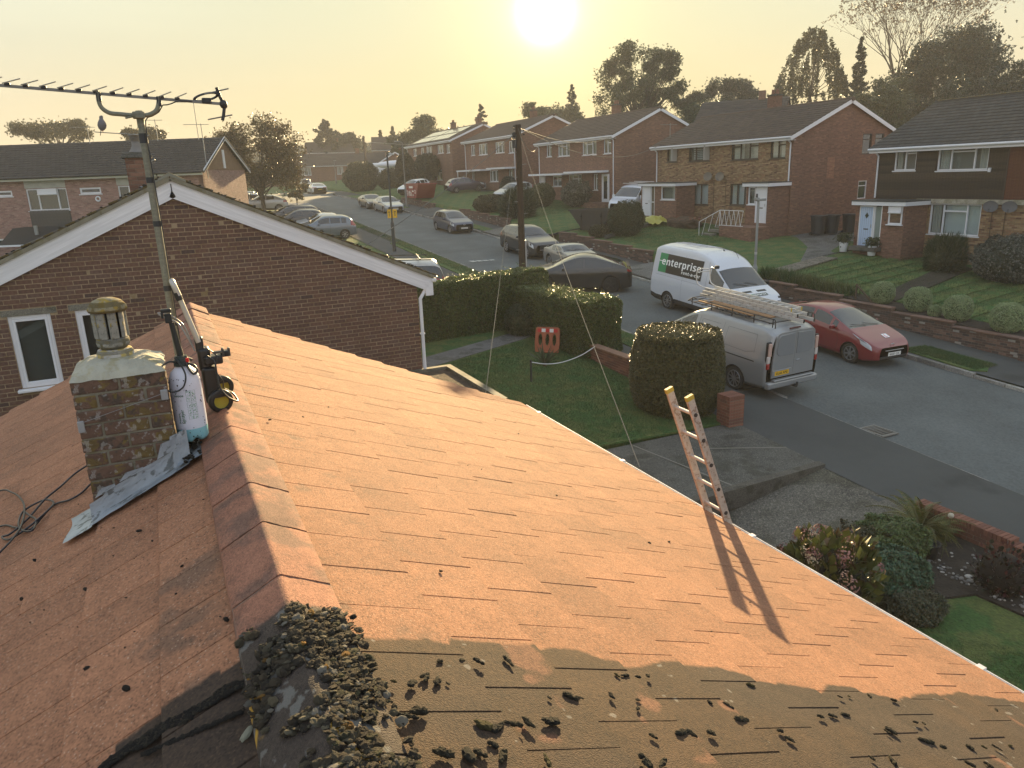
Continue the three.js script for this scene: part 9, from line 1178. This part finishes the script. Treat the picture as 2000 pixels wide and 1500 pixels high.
// grass blades
function turf(name, label, n, at, seed, size) { const R = rng(seed), pts = []; let guard = 0; while (pts.length < n && guard++ < n * 4) { const p = at(R); if (p) pts.push(p); } const o = new THREE.Group(); o.name = numbered(name); Object.assign(o.userData, { kind: 'stuff', label, category: 'grass' }); scene.add(o); const tuft = join([0, 1, 2, 3].map((k) => bladeGeo.clone().scale(0.5, 0.8 + 0.1 * k, 0.9).rotateX(0.2).rotateY(k * 1.7).translate(0.15 * Math.sin(k * 2), 0, 0.15 * Math.cos(k * 3)))); const im = new THREE.InstancedMesh(tuft, fm(0.4), pts.length), d = new THREE.Object3D(), c = new THREE.Color(); pts.forEach((p, i) => { d.position.set(p[0], p[1], p[2]); d.rotation.set((R() - 0.5) * 0.6, R() * 6.28, (R() - 0.5) * 0.6); const s = lerp(size[0], size[1], R()); d.scale.set(s, s, s); d.updateMatrix(); im.setMatrixAt(i, d.matrix); const dry = fbm(p[0] / 20 + 1, p[2] / 20 + 3, 20, 3, 6), b = 0.7 + 0.6 * R(); const k = mix3([0.045, 0.115, 0.022], [0.11, 0.135, 0.035], smooth(0.45, 0.7, dry)); c.setRGB(k[0] * b, k[1] * b, k[2] * b); im.setColorAt(i, c); }); im.name = 'blades'; im.userData.kind = 'stuff'; o.add(im); }
turf('grass', 'dark green grass of the lawn below the near eaves', 26000, (R) => { const x = lerp(6, 10.4, R()), z = lerp(-7.2, 0.5, R()); return z < -6.3 - (x - 9) * 0.1 && x > 8.3 ? null : z < -7.3 + Math.max(0, x - 7.3) ? null : [x, -6.37, z]; }, 5, [0.035, 0.065]);
turf('grass', 'grass of the front lawn between the drive and the hedges', 52000, (R) => { const x = lerp(4.6, 11.6, R()), z = lerp(-13.4, -22.5, R()), pz = -20.3 - (x - 4.5) * 0.459; return z < pz + 1.05 ? null : [x, ground(x, z) + 0.015, z]; }, 6, [0.04, 0.075]);
turf('grass', 'grass tufts on the verges and lawns across the road', 60000, (R) => { if (R() < 0.2) { const z = lerp(-66, -16.5, R()); return [lerp(13.5, 14.3, R()), road(z) + 0.13, z]; } if (R() < 0.06) { const z = lerp(-13.3, -15.7, R()); return [lerp(21.0, 22.0, R()), road(z) + 0.13, z]; } const z = lerp(-13.5, -60, R()), x = lerp(24.4, 31.3, R()); if ((z < -25.2 && z > -32.6) || (z < -42.6 && z > -50.4)) return null; return [x, ground(x, z) + 0.01, z]; }, 7, [0.05, 0.1]);
turf('iris_clump', 'strappy iris leaves along the top of the retaining wall', 900, (R) => { const z = lerp(-20.2, -25, Math.pow(R(), 0.8)); return [lerp(23.5, 24.2, R()), ground(23.8, z), z]; }, 8, [0.3, 0.62]);
// ---------------------------------------------------------------- across the road: pots, bins, skips, heap
{
  const potG = lathe([[0, 0], [0.13, 0], [0.16, 0.3], [0.17, 0.31], [0.165, 0.33], [0.15, 0.32], [0.14, 0.27], [0, 0.27]], 24);
  for (const [x, z, l, s] of [[30.1, -26.35, 'white tub with a trailing plant left of the pale blue door', 0.4], [30.25, -24.85, 'white tub with a bushy plant right of the pale blue door', 0.36]]) { const y = ground(x, z) + 0.03, t = thing('plant_tub', l, 'plant pot', null, [x, y, z]); part(t, 'tub', potG.clone().scale(1.25, 1.35, 1.25), M.white); part(t, 'emblem', rbox(0.01, 0.06, 0.06, 0.002, -0.2, 0.24, 0), M.darkPost); const R = rng(z * -10), pts = []; for (let i = 0; i < 260; i++) pts.push([(R() - 0.5) * s * 2 * Math.sqrt(R()), 0.42 + R() * s * 1.1, (R() - 0.5) * s * 2 * Math.sqrt(R())]); leaves(t, 'plant', sprigGeo, fm(0.35), pts, R, G.mid, [0.08, 0.14]); }
  const pl = thing('stone_planter', 'grey square planter with a small bush against the buff brick wall', 'planter', null, [31.4, ground(31.4, -22.4), -22.4]); part(pl, 'planter', rbox(0.5, 0.5, 0.6, 0.03, 0, 0.25, 0), M.concrete); { const R = rng(5), pts = []; for (let i = 0; i < 300; i++) pts.push([(R() - 0.5) * 0.6, 0.5 + R() * 0.45, (R() - 0.5) * 0.7]); leaves(pl, 'plant', sprigGeo, fm(0.35), pts, R, G.olive, [0.08, 0.14]); }
  const bin = thing('wheelie_bin', 'dark grey wheelie bin, leftmost of three beside the red brick gable', 'bin', null, [33.2, ground(33.2, -30.9), -30.9], 0.2), bm = std({ color: [0.035, 0.038, 0.042], roughness: 0.5 }); const body = new THREE.CylinderGeometry(0.42, 0.34, 0.95, 4, 1).rotateY(Math.PI / 4); part(bin, 'body', uvBox(body.translate(0, 0.55, 0)), bm); part(bin, 'lid', [rbox(0.64, 0.07, 0.7, 0.025, 0, 1.06, 0.02)], bm); part(bin, 'handle', cyl(0.018, 0.018, 0.5, 0, 0, 0, 8).rotateZ(Math.PI / 2).translate(0, 1.04, -0.36), bm); for (const s of [1, -1]) part(bin, 'wheel', cyl(0.1, 0.1, 0.05, 0, 0, 0, 16).rotateZ(Math.PI / 2).translate(s * 0.26, 0.1, -0.26), M.rubber);
  copyOf(bin, 'dark grey wheelie bin, middle of three beside the red brick gable', [34.1, ground(34.1, -30.8), -30.8], 0.1); copyOf(bin, 'dark bin, rightmost of three near the boarded house porch', [35.3, ground(35.3, -30.6), -30.6], -0.15);
  const garden = thing('garden_table', 'small dark garden table beyond the bins', 'table', null, [35.0, ground(35, -29.4), -29.4]); part(garden, 'top', rbox(0.9, 0.04, 0.5, 0.01, 0, 0.7, 0), M.darkPost); for (const [a, b] of [[-0.4, -0.2], [0.4, -0.2], [-0.4, 0.2], [0.4, 0.2]]) part(garden, 'leg', rod([a, 0, b], [a * 0.9, 0.7, b], 0.02), M.darkPost);
  // skips: welded tapering boxes with a lip, ribs and lettering
  const skip = (name, label, pos, ry, L, W, H, m, lab) => { const t = thing(name, label, 'skip', null, pos, ry), s = new THREE.Shape([[-L / 2, H], [-L / 2 + H * 0.9, 0], [L / 2 - H * 0.9, 0], [L / 2, H], [L / 2 - 0.06, H], [L / 2 - H * 0.9 - 0.03, 0.06], [-L / 2 + H * 0.9 + 0.03, 0.06], [-L / 2 + 0.06, H]].map((q) => new THREE.Vector2(...q))), sd = new THREE.Shape([[-L / 2, H], [-L / 2 + H * 0.9, 0], [L / 2 - H * 0.9, 0], [L / 2, H]].map((q) => new THREE.Vector2(...q))); part(t, 'hull', new THREE.ExtrudeGeometry(s, { depth: W, bevelEnabled: false }).translate(0, 0, -W / 2), m); for (const q of [1, -1]) part(t, 'side', new THREE.ExtrudeGeometry(sd, { depth: 0.05, bevelEnabled: false }).translate(0, 0, q * W / 2 - (q > 0 ? 0 : 0.05)), m); part(t, 'rim', [box(L + 0.06, 0.09, 0.09, 0, H, W / 2 + 0.04), box(L + 0.06, 0.09, 0.09, 0, H, -W / 2 - 0.04), box(0.09, 0.09, W - 0.01, L / 2, H, 0), box(0.09, 0.09, W - 0.01, -L / 2, H, 0)], m); for (const q of [1, -1]) for (const x of [-L * 0.22, L * 0.22]) part(t, 'lifting_lug', [cyl(0.07, 0.07, 0.14, 0, 0, 0, 12).rotateX(Math.PI / 2).translate(x, H * 0.7, q * (W / 2 + 0.1)), box(0.1, H * 0.9, 0.06, x, H * 0.45, q * (W / 2 + 0.07))], m); part(t, 'rubble', sheet(12, 10, (u, v) => [lerp(-L / 2 + 0.2, L / 2 - 0.2, u), H * 0.82 + 0.2 * (fbm(u, v, 6, 3, 3) - 0.4), lerp(-W / 2, W / 2, v)]), M.soil); if (lab) for (const q of [1, -1]) part(t, 'lettering', new THREE.PlaneGeometry(L * 0.66, H * 0.85).rotateY(q > 0 ? 0 : Math.PI).translate(0, H * 0.5, q * (W / 2 + 0.056)), std({ map: lab, transparent: true, alphaTest: 0.3, roughness: 0.6 })); return t; };
  const bl = canvasTex(512, 200, (x, w, h) => { x.clearRect(0, 0, w, h); x.fillStyle = '#f0ece6'; x.font = 'bold 110px sans-serif'; x.fillText('Biffa', 20, 180); x.font = 'bold 36px sans-serif'; x.fillText('.co.uk', 300, 178); x.fillRect(150, 18, 200, 34); x.fillRect(20, 40, 50, 26); x.fillRect(20, 86, 50, 26); x.beginPath(); x.arc(460, 110, 34, 0, 7); x.fill(); x.fillRect(300, 90, 90, 22); x.fillStyle = '#b2302a'; x.beginPath(); x.arc(460, 110, 18, 0, 7); x.fill(); });
  skip('red_skip', 'red waste skip with white lettering on a far drive', [24.3, ground(24.3, -73.5), -73.5], -Math.PI / 2 - 0.08, 6.2, 1.7, 1.35, std({ color: [0.28, 0.03, 0.025], roughness: 0.5 }), bl);
  skip('black_skip', 'black builders skip behind the shrubs in front of the white panel van', [25.6, ground(25.6, -41.5) + 0.05, -41.5], -0.55 - Math.PI / 2 + 0.9, 3.6, 1.75, 1.2, std({ color: [0.028, 0.027, 0.026], roughness: 0.55, map: rep(T.noise, 0.8) }), null);
  const h = thing('rubble_heap', 'heap of brown rubble and earth below the buff brick house', 'heap', null, [29.9, ground(29.9, -38.6), -38.6]); part(h, 'earth', lump(17, 3, 0.35).scale(0.7, 0.45, 1.5).translate(0, 0.15, 0), std({ map: rep(T.soil, 0.8), color: [1.6, 1.3, 1.1], roughness: 1 })); for (let k = 0; k < 14; k++) part(h, 'broken_brick', rbox(0.22, 0.07, 0.1, 0.01).rotateY(rnd(3)).rotateX(rnd(-0.6, 0.6)), laidBrick[k % 4]).position.set(rnd(-0.5, 0.5), 0.45 + rnd(0.15), rnd(-1.2, 1.2));
  const ts = sheet(26, 18, (u, v) => { const a = (u - 0.5) * 2.1, b = (v - 0.5) * 1.5; return [b, 0.42 * Math.max(0, 1 - a * a * 0.8 - b * b * 1.2) + 0.5 * fbm(u, v, 5, 5, 8) - 0.15, a]; }); single('tarpaulin', ts.translate(29.2, ground(29.2, -40.6), -40.6), phys({ color: [0.55, 0.5, 0.07], roughness: 0.45, transmission: 0.3, thickness: 0, side: THREE.DoubleSide }), 'crumpled yellow tarpaulin lying on the lawn edge by the white porch', 'tarpaulin');
  single('lawn_edging', beam([24, ground(24, -38.5) + 0.1, -38.3], [31.4, ground(31.4, -41.7) + 0.08, -41.7], 0.16, 0.2), M.concrete, 'pale kerb edging the lawn below the yellow tarpaulin', 'edging');
  const tri = thing('trellis_frame', 'small dark wooden brace leaning by the first ball shrub', 'garden frame', null, [23.6, ground(23.6, -19.8), -19.9]); part(tri, 'upright', beam([0, 0, 0], [0, 0.6, 0.0], 0.05, 0.05, [1, 0, 0]), M.wood); part(tri, 'brace', beam([0, 0.55, 0], [0, 0.0, 0.75], 0.05, 0.06, [1, 0, 0]), M.wood);
  // white caravan and boat on a trailer at the bend
  const cv = thing('caravan', 'white caravan standing beside the gabled bungalow', 'caravan', null, [31.5, ground(31.5, -113), -113], 0.3); part(cv, 'body', rbox(2.2, 2.0, 4.6, 0.3, 0, 1.5, 0, 4), M.white); part(cv, 'window', [box(1.4, 0.6, 0.04, 0, 1.8, 2.3)], M.carGlass); part(cv, 'stripe', box(1.9, 0.06, 0.03, 0, 1.2, 2.305), M.darkPost); for (const s of [1, -1]) part(cv, 'wheel', cyl(0.32, 0.32, 0.2, 0, 0, 0, 16).rotateZ(Math.PI / 2).translate(s * 1.0, 0.32, 0), M.rubber);
  const bo = thing('covered_boat', 'white covered boat raised on a trailer behind the columnar conifer', 'boat', null, [31.2, ground(31.2, -104) + 0.4, -104], 0.9); part(bo, 'hull', lump(41, 3, 0.02).scale(0.9, 0.55, 3.0).translate(0, 1.9, 0), M.white); part(bo, 'trailer', [box(0.1, 0.1, 5, -0.5, 0.9, 0), box(0.1, 0.1, 5, 0.5, 0.9, 0), box(1.2, 0.1, 0.1, 0, 0.9, 1.5), box(1.2, 0.1, 0.1, 0, 0.9, -1.5), box(0.08, 0.6, 0.08, 0.4, 1.2, 1), box(0.08, 0.6, 0.08, -0.4, 1.2, -1)], M.steel); for (const s of [1, -1]) part(bo, 'wheel', cyl(0.3, 0.3, 0.2, 0, 0, 0, 16).rotateZ(Math.PI / 2).translate(s * 0.8, 0.3, 0), M.rubber);
}
// ---------------------------------------------------------------- draw
scene.traverse((o) => { if (o.isMesh) { o.castShadow = true; o.receiveShadow = true; } });
const renderer = new THREE.WebGLRenderer({ antialias: true });
renderer.setSize(1024, 768); renderer.shadowMap.enabled = true;
renderer.toneMapping = THREE.LinearToneMapping; renderer.toneMappingExposure = EXPOSURE;
renderer.render(scene, camera);
